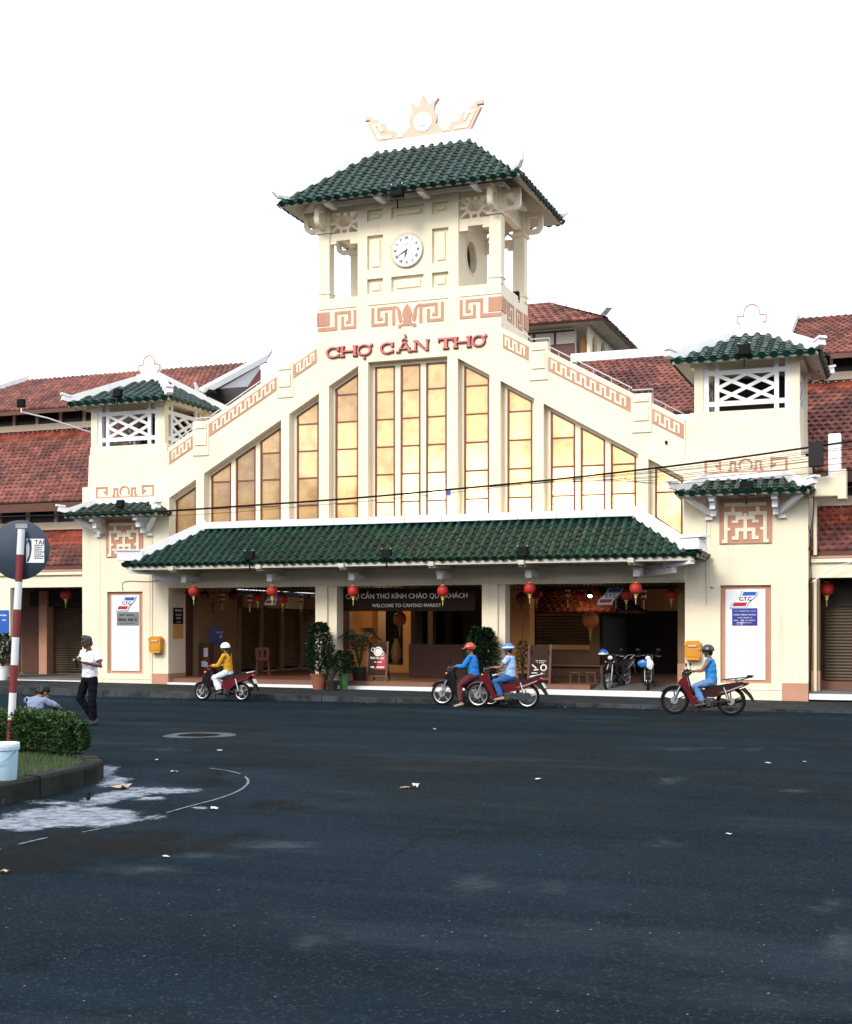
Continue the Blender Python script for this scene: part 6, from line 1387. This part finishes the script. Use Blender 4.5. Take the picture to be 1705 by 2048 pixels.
# hedge
def leaf_mesh(mb, p, d, n, L, W):
    d = Vector(d).normalized(); n = Vector(n); s = d.cross(n)
    if s.length < 1e-3: s = d.cross(Vector((1, .3, .2)))
    s.normalize(); up = s.cross(d); p = Vector(p)
    mb.add([p, p + d*L*.45 + s*W/2 + up*L*.06, p + d*L, p + d*L*.45 - s*W/2 + up*L*.06, p + d*L*.5 - up*L*.05], [(0,4,1),(1,4,2),(0,3,4),(4,3,2)])
rg = random.Random(9); hd = MB(); tw = MB()
def hline(t): return Vector((2.80 - t, -18.76 + t*.28))          # foot of the hedge's near face
def hshape(t): return .47 + .05*mnoise.noise(Vector((t*1.3, 1, 2))), .62 + .06*mnoise.noise(Vector((t*1.1, 5, 2)))
for k in range(15000):
    t = rg.uniform(-.02, 5.4) if k % 3 else rg.uniform(-.02, 2.4); h, th = hshape(t)
    f = hline(t); dirv = Vector((-.32, .95)).normalized()
    r = rg.random(); depth = rg.random()**2*.16
    endk = min(1, (t + .04)/.22); endk = max(.25, endk)**.5
    if r < .42: u, z, nn = th*(1-endk)/2 + depth, rg.uniform(.05, h*endk), Vector((-.1, -1, .25))
    elif r < .82: u, z, nn = rg.uniform(th*(1-endk)/2, th*endk), h*endk - depth, Vector((0, -.25, 1))
    elif r < .94: t = -.02 + depth; f = hline(t); u, z, nn = rg.uniform(.12, th*.85), rg.uniform(.05, h*.85), Vector((1, -.2, .2))
    else: u, z, nn = rg.uniform(.1, th - .1), rg.uniform(.05, h - .05), Vector((rg.uniform(-1,1), rg.uniform(-1,1), 1))
    bmp = .05*mnoise.noise(Vector((t*5, u*5, z*5)))
    p = Vector((f.x + dirv.x*u, f.y + dirv.y*u, KT + z)) + nn.normalized()*(bmp + .02)
    d = nn.normalized() + Vector((rg.uniform(-.9,.9), rg.uniform(-.9,.9), rg.uniform(-.7,.6))); L = rg.uniform(.04, .07)
    leaf_mesh(hd, p, d, nn + Vector((rg.uniform(-.5,.5), rg.uniform(-.5,.5), rg.uniform(-.5,.5))), L, L*.5)
for k in range(260):
    t = rg.uniform(.06, 5.2); h, th = hshape(t); f = hline(t); u = rg.uniform(.12, th - .1); b = Vector((f.x - .32*u, f.y + .95*u, KT - .03))
    tw.tube([b, b + Vector((rg.uniform(-.08,.08), rg.uniform(-.1,.1), h*.5)), b + Vector((rg.uniform(-.14,.14), rg.uniform(-.14,.14), h*.92))], [.007, .005, .003], 4)
hg = thing('hedge', 'clipped green hedge along the back of the traffic island', 'hedge', (0,0,0)); hd.build('leaves', M['leaf'], hg, recalc=False, stuff=True); tw.build('stems', M['twig'], hg, stuff=True)
# road sign seen from behind
M['band_r'] = mat('worn_red_band', (.17, .018, .018), .55, dirt=((.05, .02, .02), 8, .6, .75)); M['band_w'] = mat('worn_white_band', (.66, .68, .70), .55, dirt=((.10, .07, .06), 9, .66, .74)); M['disc'] = mat('weathered_sign_back', (.016, .032, .062), .6, metal=.1, col2=(.028, .048, .080), vscale=4, dirt=((.09, .12, .15), 12, .68, .8))
pb = Vector((1.56, -18.42, KT - .03)); sg = thing('road_sign', 'round road sign seen from behind on a leaning red and white banded pole', 'road sign', pb, CAM_A)
lean = Vector((.155/2.95, 0, 1)).normalized(); zb = [0, .14, .50, .86, 1.22, 1.58, 1.94, 2.30, 2.66, 3.0]; red = True
zb = [0, .43, .80, 1.17, 1.54, 1.91, 2.28, 2.64, 2.98]
for k in range(len(zb) - 1):
    MB().tube([lean*zb[k], lean*(zb[k+1] - .001)], .048, 16).build('pole_band', M['band_r'] if k % 2 == 0 else M['band_w'], sg, smooth=40, loc=None)
MB().tube([lean*.425, lean*.44], .062, 16).build('band_collar', M['band_r'], sg)
dc = lean*2.705 + Vector((-.03, .065, 0))
MB().lathe([(.0, -.006), (.385, -.006), (.40, .004), (.385, .012), (.0, .012)], (0,0,0), 44, 'y').xform(T(dc)).build('sign_disc', M['disc'], sg, smooth=40)
MB().box(-.08, .08, -.02, .0, -.03, .03).xform(T(dc + Vector((.03, -.0, .32)))).build('bracket', M['grey'], sg)
st = MB().box(-.12, .12, -.0105, -.007, -.16, .16); st.xform(T(dc + Vector((.21, 0, -.01)))); sk = st.build('paper_notice', M['c_white'], sg)
q = MB(); put_text(q, 'N  TAI', .085, T(dc + Vector((.21, -.0115, .10))), bold=.002); B0 = dc + Vector((.21, -.0112, 0))
for k in range(7): 
    r2 = random.Random(k); x = -.01
    while x < .10: w = r2.uniform(.012, .03); q.box(B0.x + x, B0.x + x + w, B0.y - .001, B0.y, B0.z + .05 - .028*k, B0.z + .066 - .028*k); x += w + .007
q.plate([(B0.x + a, B0.z + b) for a, b in ((-.10, .16), (-.05, .13), (-.045, .02), (-.06, -.08), (-.085, -.15), (-.115, -.155), (-.08, -.06), (-.075, .04))], (), B0.y - .0012, B0.y); q.build('print', M['disc'], sk, stuff=True)
# paint bucket on the kerb
M['bucket'] = mat('pale_blue_plastic', (.42, .62, .74), .4, var=.1, vscale=4); M['bucket_lid'] = mat('pale_lid_plastic', (.62, .72, .78), .4)
bk = thing('bucket', 'pale blue paint bucket with lid standing on the island kerb', 'bucket', (3.66, -21.16, KT + .004))
MB().lathe([(.125, 0), (.130, .01), (.148, .34), (.148, .375)], (0,0,0), 32).build('bucket_body', M['bucket'], bk, smooth=40); MB().lathe([(.158, .335), (.162, .34), (.162, .395), (.158, .40), (.145, .40), (.14, .392), (0, .392)], (0,0,0), 32).build('lid', M['bucket_lid'], bk, smooth=40)
MB().torus((0,0,.33), .155, .007, 'z', 32, 6).build('body_rib', M['bucket'], bk, smooth=60); MB().tube([(.15*math.cos(a), .15*math.sin(a)*1.02 - (.02 if -2.9 < a < -.2 else 0), .31 - .13*max(0, math.sin(-a))) for a in np.linspace(0, -math.pi, 16)], .005, 5).build('wire_handle', M['grey'], bk)
# ---------------------------------------------------------------- marks and litter on the road
M['wash'] = mat('dried_whitewash', (.25, .29, .35), .9, col2=(.06, .075, .10), vscale=9, bump=.2, detail=8)
blobs = [(212, 1540, 34, 16, .8), (238, 1556, 30, 10, .62), (268, 1576, 40, 7, .7), (330, 1581, 95, 9, .95), (290, 1596, 70, 7, .6), (150, 1632, 165, 26, 1.1), (40, 1646, 100, 17, 1.05), (225, 1634, 80, 22, 1.05), (250, 1590, 75, 15, .75), (225, 1560, 45, 24, .7), (205, 1600, 60, 12, .7), (110, 1606, 70, 7, .55), (300, 1634, 40, 6, .5), (230, 1582, 30, 8, .5), (400, 1615, 40, 4, .35)]
def wash_material(name='dried_whitewash', c0=(.07, .09, .115), c1=(.30, .34, .39), amax=.9, fine=.55, lo=.24, hi=.52):
    m = bpy.data.materials.new(name); m.use_nodes = True; nt = m.node_tree; n = nt.nodes; l = nt.links; b_ = n['Principled BSDF']; b_.inputs['Roughness'].default_value = .95; b_.inputs['Specular IOR Level'].default_value = .05
    at_ = n.new('ShaderNodeAttribute'); at_.attribute_name = 'cover'; tc = n.new('ShaderNodeTexCoord')
    mp = n.new('ShaderNodeMapping'); mp.inputs['Rotation'].default_value = (0, 0, rad(20)); mp.inputs['Scale'].default_value = (5, 16, 1); l.new(tc.outputs['Object'], mp.inputs[0])
    def nz(s, d, v): t = n.new('ShaderNodeTexNoise'); t.inputs['Scale'].default_value = s; t.inputs['Detail'].default_value = d; t.inputs['Roughness'].default_value = .7; l.new(v, t.inputs['Vector']); return t.outputs['Fac']
    def ma(op, a, c):
        x = n.new('ShaderNodeMath'); x.operation = op
        for k, s in enumerate((a, c)):
            if hasattr(s, 'is_linked'): l.new(s, x.inputs[k])
            else: x.inputs[k].default_value = s
        return x.outputs[0]
    s_ = ma('ADD', ma('MULTIPLY', nz(1, 8, mp.outputs[0]), .9), ma('MULTIPLY', nz(30, 5, tc.outputs['Object']), fine))
    f = ma('ADD', ma('MULTIPLY', at_.outputs['Fac'], .9), ma('SUBTRACT', s_, .45 + fine*.5))
    r = n.new('ShaderNodeMapRange'); r.interpolation_type = 'SMOOTHSTEP'; r.inputs[1].default_value = lo; r.inputs[2].default_value = hi; r.inputs[4].default_value = amax; l.new(f, r.inputs[0]); l.new(r.outputs[0], b_.inputs['Alpha'])
    cr = n.new('ShaderNodeValToRGB'); l.new(nz(7, 6, tc.outputs['Object']), cr.inputs[0]); cr.color_ramp.elements[0].position = .35; cr.color_ramp.elements[0].color = (*c0, 1); cr.color_ramp.elements[1].position = .6; cr.color_ramp.elements[1].color = (*c1, 1); l.new(cr.outputs[0], b_.inputs['Base Color'])
    return m
def stain(name, blobs, x0, x1, y0, y1, nx, ny, z, m):
    q = MB(); cov = []
    for j in range(ny + 1):
        for i in range(nx + 1):
            xx = x0 + (x1 - x0)*i/nx; yy = y0 + (y1 - y0)*j/ny; v = 0.
            for cx, cy, rx, ry, w in blobs: v = max(v, w*(1.15 - math.hypot((xx - cx)/rx, (yy - cy)/ry)))
            g0 = gr(xx, yy, z); q.v.append(tuple(g0)); cov.append(max(0., v + .35*mnoise.fractal(Vector((g0.x*3, g0.y*1.6, 1)), .8, 2.0, 4)) if v > 0 else 0.)
    keep = [(j*(nx+1)+i, (j+1)*(nx+1)+i, (j+1)*(nx+1)+i+1, j*(nx+1)+i+1) for j in range(ny) for i in range(nx)]
    keep = [f for f in keep if max(cov[k] for k in f) > .05]; q.f = keep; q.mi = [0]*len(keep)
    me = q.mesh(name, m, None, False); ca = me.attributes.new('cover', 'FLOAT', 'POINT'); ca.data.foreach_set('value', cov); return struct(link(name, me))
M['wash'] = wash_material(); M['worn'] = wash_material('worn_asphalt', (.020, .031, .040), (.048, .064, .076), .75, .35, .10, .75); M['mud'] = wash_material('brown_road_grime', (.010, .009, .006), (.017, .016, .012), .5, .3, .05, .7)
stain('road_grime', [(250, 1690, 340, 38, .75), (60, 1720, 160, 40, .7), (420, 1560, 90, 30, .5), (560, 1610, 160, 20, .4)], -40, 760, 1520, 1790, 150, 80, .0015, M['mud'])
stain('worn_patch', [(560, 1690, 130, 13, .8), (420, 1713, 120, 12, .75), (290, 1738, 130, 13, .65), (1600, 1582, 58, 5, .9), (1690, 1900, 55, 60, .85), (1668, 1810, 60, 22, .6), (1400, 1498, 260, 7, .5), (1335, 1560, 45, 12, .6), (1000, 1770, 240, 30, .45), (640, 1880, 200, 26, .35), (1290, 1690, 160, 18, .4), (320, 1500, 110, 6, .5)], -10, 1760, 1485, 2046, 220, 150, .0028, M['worn'])
stain('whitewash_stain', blobs, -14, 472, 1521, 1669, 200, 90, .0042, M['wash'])
M['mortar'] = mat('mortar_ring', (.055, .066, .078), .9, var=.5, vscale=7)
M['chalk'] = mat('worn_white_line', (.15, .17, .20), .9, var=.3, vscale=8)
q = MB(); pts = curve_pts([gr(x, y, .008) for x, y in ((-20, 1703), (90, 1676), (165, 1664), (280, 1640), (380, 1612), (440, 1596), (480, 1580), (497, 1563), (484, 1549), (455, 1541), (420, 1536))], 160)
for a, b in zip(pts[:-1], pts[1:]):
    if mnoise.noise(Vector((a.x*3, a.y*3, 0))) > .12: continue
    d = (b - a).normalized(); s = Vector((-d.y, d.x, 0))*R.uniform(.008, .02); q.add([a - s, a + s, b + s, b - s], [(0,1,2,3)])
struct(q.build('road_line', M['chalk'], None, recalc=False))
mh = gr(398, 1471); t = thing('manhole_cover', 'round iron manhole cover in a pale worn ring on the road', 'manhole cover', (mh.x, mh.y, .003))
q = MB(); ri = [(.36*math.cos(a), .36*math.sin(a)) for a in np.linspace(0, 6.28, 33)[:-1]]; ro = [(.60*math.cos(a)*(1 + .10*math.sin(3*a + 1)), .58*math.sin(a)*(1 + .12*math.sin(2*a))) for a in np.linspace(0, 6.28, 33)[:-1]]
q.plate(ro, [ri], 0.0, .006, 'xy'); q.build('mortar_ring', M['mortar'], t); q = MB().lathe([(.34, -.02), (.34, .004), (0, .004)], (0,0,0), 32)
for i in range(6): q.box(-.28, .28, -.26 + .1*i, -.235 + .1*i, .004, .009)
q.build('iron_lid', M['black'], t, stuff=True)
M['paper'] = mat('litter_paper', (.62, .60, .60), .8, var=.15, vscale=20); M['paper2'] = mat('brown_card', (.38, .27, .20), .8)
for i, (px, py, w, h, m_, lab) in enumerate(((241, 1577, .20, .05, 'paper2', 'torn carton scrap lying by the kerb in the whitewash'), (831, 1576, .09, .06, 'paper', 'crumpled white paper in the middle of the road'), (810, 1577, .10, .015, 'paper2', 'brown scrap beside the crumpled white paper'), (430, 1618, .10, .02, 'paper', 'white paper strip beside the curved road line'), (1076, 1560, .09, .015, 'paper', 'small white scrap in front of the left porch column'),
      (1537, 1527, .08, .015, 'paper', 'small white scrap on the road near the right side'), (1609, 1525, .05, .015, 'paper', 'tiny white scrap at the right edge of the road'), (349, 1545, .09, .02, 'paper', 'white scrap between the kerb tip and the curved line'), (313, 1521, .06, .015, 'paper', 'tiny white scrap just right of the island tip'), (440, 1502, .07, .012, 'paper', 'small white scrap below the manhole'), (333, 1715, .06, .01, 'paper', 'tiny scrap in the lower left of the road'), (870, 1460, .05, .03, 'paper', 'tiny scrap on the road behind the motorbikes'), (10, 1746, .08, .02, 'paper2', 'brown scrap at the lower left edge'), (1460, 1670, .05, .01, 'paper', 'tiny scrap on the empty right half of the road'))):
    g0 = gr(px, py); a = R.uniform(0, 3); q = MB(); vs = []
    for r_ in range(4):
        for c_ in range(4): vs.append((w*(r_/3 - .5) + R.uniform(-.1, .1)*w, w*.7*(c_/3 - .5) + R.uniform(-.1, .1)*w, .006 + R.random()*h))
    q.add(vs, [(r_*4 + c_, r_*4 + c_ + 1, r_*4 + c_ + 5, r_*4 + c_ + 4) for r_ in range(3) for c_ in range(3)]); o = q.build('paper_scrap', M[m_], None, loc=(g0.x, g0.y, .002)); tag(o, lab, 'litter', 'litter on the road'); o.rotation_euler = (0, 0, a)
# a small dark bird on the whitewash
bp_ = gr(177, 1606); t = thing('bird', 'small dark bird standing on the whitewash by the island kerb', 'bird', (bp_.x, bp_.y, .004), rad(120))
q = MB(); q.ball((0,0,.055), .03, 10, 8, (1.5, .9, 1)); q.ball((.04, 0, .09), .019, 10, 8); q.tube([(.055,0,.09),(.075,0,.087)], [.007,.002], 6); q.tube([(-.03,0,.05),(-.09,0,.04)], [.018,.008], 8); q.tube([(0,.01,.05),(.0,.012,0),(.02,.012,0)], .004, 5); q.tube([(0,-.01,.05),(.0,-.012,0),(.02,-.012,0)], .004, 5); vox(q, 'body', M['black'], .004, 1, t)
# white flecks along the gutter
q = MB()
for k in range(240):
    x = R.uniform(-11, 11); y = KY - abs(R.gauss(0, .12)) - .02; w = R.uniform(.01, .05); q.add([(x, y, .006), (x + w, y + R.uniform(-.01,.01), .007), (x + w*.8, y + w*.7, .006), (x + .1*w, y + w*.6, .006)], [(0,1,2,3)])
for k in range(220):
    g0 = gr(R.uniform(0, 1705), R.uniform(1440, 2040)); w = R.uniform(.004, .014); q.add([(g0.x, g0.y, .004), (g0.x + w, g0.y, .005), (g0.x + w, g0.y + w, .004)], [(0,1,2)])
o = q.build('litter_flecks', M['paper'], None, recalc=False, stuff=True); o['label'] = 'pale flecks of grit and litter on the road'

# ---------------------------------------------------------------- pots and plants, menu boards, furniture
M['ochre'] = mat('ochre_glaze', (.30, .19, .06), .5, var=.2, vscale=6)
M['terra'] = mat('terracotta_pot', (.26, .09, .045), .7, var=.2, vscale=6); M['gpot'] = mat('green_plastic_pot', (.04, .16, .05), .45); M['dpot'] = mat('dark_glazed_pot', (.03, .022, .018), .35); M['leaf2'] = mat('dark_plant_leaf', (.008, .030, .008), .45, island=.5); M['leaf3'] = mat('frond_green', (.009, .026, .009), .45, island=.4)
def pot(t, r, h, m):
    MB().lathe([(r*.72, 0), (r, h*.9), (r*1.1, h*.92), (r*1.1, h), (r*.95, h), (r*.92, h*.9), (0, h*.88)], (0,0,0), 22).build('pot', m, t, smooth=40)
def bush(label, p, H, W, potr, poth, pm, n, seed, L=.09, m='leaf2', egg=1., cat='plant'):
    t = thing('potted_plant', label, cat, p, 0, 'potted plants in front of the columns'); r = random.Random(seed); pot(t, potr, poth, pm); q = MB(); s = MB()
    for k in range(9):
        a = r.uniform(0, 6.28); s.tube([(0,0,poth*.85), (.25*W*math.cos(a)*r.random(), .25*W*math.sin(a)*r.random(), poth + (H - poth)*.4), (.4*W*math.cos(a)*r.random(), .4*W*math.sin(a)*r.random(), poth + (H - poth)*r.uniform(.6, .95))], [.012, .009, .004], 5)
    for k in range(n):
        z = r.random()**.8; a = r.uniform(0, 6.28); rad_ = W/2*(.35 + .65*math.sin(math.pi*min(1, z*.8 + .18)))*egg; rr = rad_*r.random()**.45*(1 + .3*mnoise.noise(Vector((a*2, z*4, seed))))
        pz_ = Vector((rr*math.cos(a), rr*math.sin(a), poth + .05 + (H - poth)*z)); d = Vector((math.cos(a), math.sin(a), r.uniform(-.5, .7))) + Vector((r.uniform(-.6,.6), r.uniform(-.6,.6), 0)); leaf_mesh(q, pz_, d, (r.uniform(-.4,.4), r.uniform(-.4,.4), 1), L*r.uniform(.7, 1.3), L*.5)
    s.build('stems', M['twig'], t, stuff=True); q.build('foliage', M[m], t, recalc=False, stuff=True); return t
def palm(label, p, H, W, potr, poth, pm, nf, seed):
    t = thing('potted_palm', label, 'plant', p, 0, 'potted plants in front of the columns'); r = random.Random(seed); pot(t, potr, poth, pm)
    for k in range(nf):
        a = 2*math.pi*k/nf + r.uniform(-.3, .3); q = MB(); R0 = W/2*r.uniform(.7, 1.1); top = poth + (H - poth)*r.uniform(.75, 1.); pts = [Vector((R0*f*math.cos(a), R0*f*math.sin(a), poth*.9 + (top - poth*.9)*(1 - (1 - min(1, f*1.25))**2) - .35*max(0, f - .6)**1.2)) for f in np.linspace(0, 1, 9)]
        q.tube(pts, [.008]*7 + [.004, .002], 5)
        for i in range(2, 9):
            for sgn in (-1, 1):
                for hlf in (0, .5):
                    pp = pts[i].lerp(pts[min(8, i+1)], hlf); dd = (pts[min(8, i+1)] - pts[i-1]).normalized(); sd = dd.cross(Vector((0,0,1))).normalized()*sgn; leaf_mesh(q, pp, sd + dd*.7 + Vector((0,0,-.35)), (0,0,1), .24*(1 - .06*i), .026)
        q.build('frond', M['leaf3'], t, recalc=False, stuff=True)
    return t
gz = lambda x: pz(x) + .002
x_ = at(641, 1300, -.55).x; bush('tall bushy plant in a terracotta pot before the left column', (x_, -.60, gz(x_)), 1.75, .78, .24, .42, M['terra'], 3000, 21, .10)
x_ = at(672, 1300, -.5).x; bush('small leafy plant in a dark glass like pot between terracotta and green pots', (x_, -.75, gz(x_)), .85, .55, .18, .26, M['dpot'], 420, 22, .08)
x_ = at(686, 1300, -.5).x; bush('medium leafy plant in a green pot before the left column', (x_, -.42, gz(x_)), 1.0, .62, .13, .42, M['gpot'], 900, 23, .10)
x_ = at(718, 1300, .5).x; palm('feathery palm in a dark pot beside the red menu board', (x_, .55, FZ), 1.50, 1.15, .24, .38, M['dpot'], 17, 24)
x_ = at(975, 1300, .0).x; bush('tall round leaved shrub before the right column behind the riders', (x_, -.45, gz(x_)), 1.65, .92, .22, .36, M['terra'], 2600, 25, .12)
x_ = at(1046, 1300, .6).x; bush('slim upright plant beside the dark menu board', (x_, .6, FZ), 1.05, .34, .12, .25, M['dpot'], 260, 26, .10)
x_ = at(2, 1300, -.2).x; bush('dark shrub in a white pot at the left wing pillar', (x_, -.1, gz(x_)), 1.35, .6, .17, .42, M['white'], 1500, 27, .1)
def aboard(label, x, y, z, w, h, face, rz=0):
    t = thing('menu_board', label, 'menu board', (x, y, z), rz, 'menu boards at the doorway'); tilt = RX(rad(-7))
    MB().rbox(-w/2, w/2, 0, .03, .18, h, .006).xform(tilt).build('board', M['board'], t)
    for s in (-1, 1): MB().box(s*w/2 - .03, s*w/2 + .03, -.005, .035, 0, h + .02).xform(tilt).build('frame_post', M['maroon'], t)
    for s in (-1, 1): MB().bar((s*w/2*.8, .0, h*.9), (s*w/2*.8, .42, .0), .035, .03).build('back_leg', M['maroon'], t)
    MB().box(-w/2, w/2, -.004, .034, .10, .16).xform(tilt).build('frame_rail', M['maroon'], t); face(t, tilt, w, h); return t
def face_red(t, tl, w, h):
    MB().plate([(-w*.1, .32), (w*.44, .32), (w*.44, .74), (w*.2, .74)], (), -.004, -.001).xform(tl).build('red_patch', M['c_red'], t)
    q = MB(); q.torus((.02, -.006, h - .27), .115, .022, 'y', 20, 6); q.torus((-.14, -.006, h - .22), .05, .014, 'y', 14, 5); q.torus((.14, -.006, h - .32), .055, .014, 'y', 14, 5); q.lathe([(.085, -.004), (.085, -.001)], (.02, 0, h - .27), 18, 'y'); q.xform(tl).build('bowl_picture', M['pale_txt'], t, stuff=True)
    q = MB(); fit_text(q, 'Phở Hà Nội', .40, tl @ T((0, -.006, .63)), .001, .02); q2 = MB(); lines_of_print(q2, -.10, .14, .52, .035, -.005, 31); lines_of_print(q2, -.18, -.06, .38, .045, -.005, 32); lines_of_print(q2, .0, .22, .38, .045, -.005, 33); q2.xform(tl); q.add(q2.v, q2.f); q.build('lettering', M['pale_txt'], t, stuff=True)
def face_dark(t, tl, w, h):
    q = MB(); lines_of_print(q, -.10, .18, h - .42, .02, -.005, 41); lines_of_print(q, -.08, .14, h - .47, .02, -.005, 42); q.torus((.12, -.005, .42), .075, .02, 'y', 18, 5); q.bar((-.2, -.005, .50), (-.08, -.005, .40), .03, .006); q.bar((-.15, -.005, .36), (-.02, -.005, .37), .03, .006); lines_of_print(q, -.2, -.05, .28, .035, -.005, 43); lines_of_print(q, .06, .16, .27, .05, -.005, 44); q.xform(tl).build('print', M['pale_txt'], t, stuff=True)
aboard('red and brown menu board with a bowl picture and Phở Hà Nội lettering', at(753, 1300, .35).x, .35, FZ, .58, 1.08, face_red)
aboard('dark slate menu board with small pale drawings behind the red motorbike', at(1078, 1300, .35).x, .35, FZ, .58, 1.02, face_dark)
# bench tables before the kiosk, stools
t = thing('table', 'low wooden slatted table with stools under it before the kiosk shutter', 'table', (at(1145, 1300, 1.6).x, 1.6, FZ))
for i in range(7): MB().box(-1.0 + .003*i, 1.0, -.24 + .07*i, -.175 + .07*i, .44, .465).build('slat', M['maroon'], t)
for sx in (-.85, .85):
    for sy in (-.18, .2): MB().box(sx - .03, sx + .03, sy - .03, sy + .03, 0, .439).build('leg', M['maroon'], t)
MB().box(-.85, .85, -.01, .03, .36, .42).build('rail', M['maroon'], t)
for i, px in enumerate((1105, 1150, 1185)):
    s_ = thing('stool', ('small wooden stool under the left end of the slatted table', 'small wooden stool under the middle of the slatted table', 'small wooden stool at the right end of the slatted table')[i], 'stool', (at(px, 1300, 1.25).x, 1.25, FZ), R.uniform(-.3, .3), 'stools at the slatted table'); MB().rbox(-.15, .15, -.12, .12, .26, .285, .006).build('seat', M['maroon'], s_)
    for a in (-1, 1):
        for b in (-1, 1): MB().bar((a*.12, b*.09, 0), (a*.11, b*.08, .26), .025, .025).build('leg', M['maroon'], s_)
t = thing('chair', 'red plastic chair before the shuttered stalls', 'chair', (at(527, 1340, 3.2).x, 3.2, FZ), rad(200)); M['rplast'] = mat('red_plastic', (.14, .02, .018), .4)
MB().rbox(-.2, .2, -.2, .2, .42, .45, .01).build('seat', M['rplast'], t); MB().plate([(-.2, .46), (.2, .46), (.22, .82), (.12, .86), (-.12, .86), (-.22, .82)], [[(-.12, .55), (-.04, .55), (-.04, .76), (-.12, .76)], [(.04, .55), (.12, .55), (.12, .76), (.04, .76)]], .18, .205).build('backrest', M['rplast'], t)
for a in (-1, 1):
    for b in (-1, 1): MB().bar((a*.2, b*.2, 0), (a*.17, b*.17, .42), .035, .035).build('leg', M['rplast'], t)
    MB().box(a*.2 - .02, a*.2 + .02, -.15, .18, .62, .645).build('armrest', M['rplast'], t)
t = thing('cabinet', 'narrow dark cabinet with pale papers beside the dark door', 'cabinet', (-7.25, 1.85, FZ)); MB().rbox(-.16, .16, -.15, .15, 0, .98, .01).build('cabinet_body', M['maroon'], t); MB().box(-.02, .12, -.156, -.151, .58, .85).build('paper', M['p_txt'], t); MB().box(-.1, .12, -.156, -.151, .28, .45).build('paper', M['p_txt'], t)
t = thing('vase', 'tall ochre vase standing in the framed doorway', 'vase', (at(793, 1300, 6.9).x, 6.9, FZ + .3)); MB().lathe([(.10, 0), (.17, .15), (.19, .35), (.13, .6), (.07, .72), (.10, .80)], (0,0,0), 20).build('vase_body', M['ochre'], t, smooth=50); MB().rbox(-.25, .25, -.25, .25, -.3, -.001, .01).build('stand', M['maroon'], t)
t = thing('wall_sign', 'dark blue sign on the left wing pillar above the white pot', 'sign', (at(3, 1240, .28).x, .285, 2.0)); MB().rbox(-.28, .28, -.02, 0, -.36, .36, .006).build('board', M['c_blue'], t); q = MB(); lines_of_print(q, -.2, .22, .2, .05, -.021, 51); lines_of_print(q, -.2, .2, .05, .04, -.021, 52); q.build('lettering', M['p_txt'], t, stuff=True)
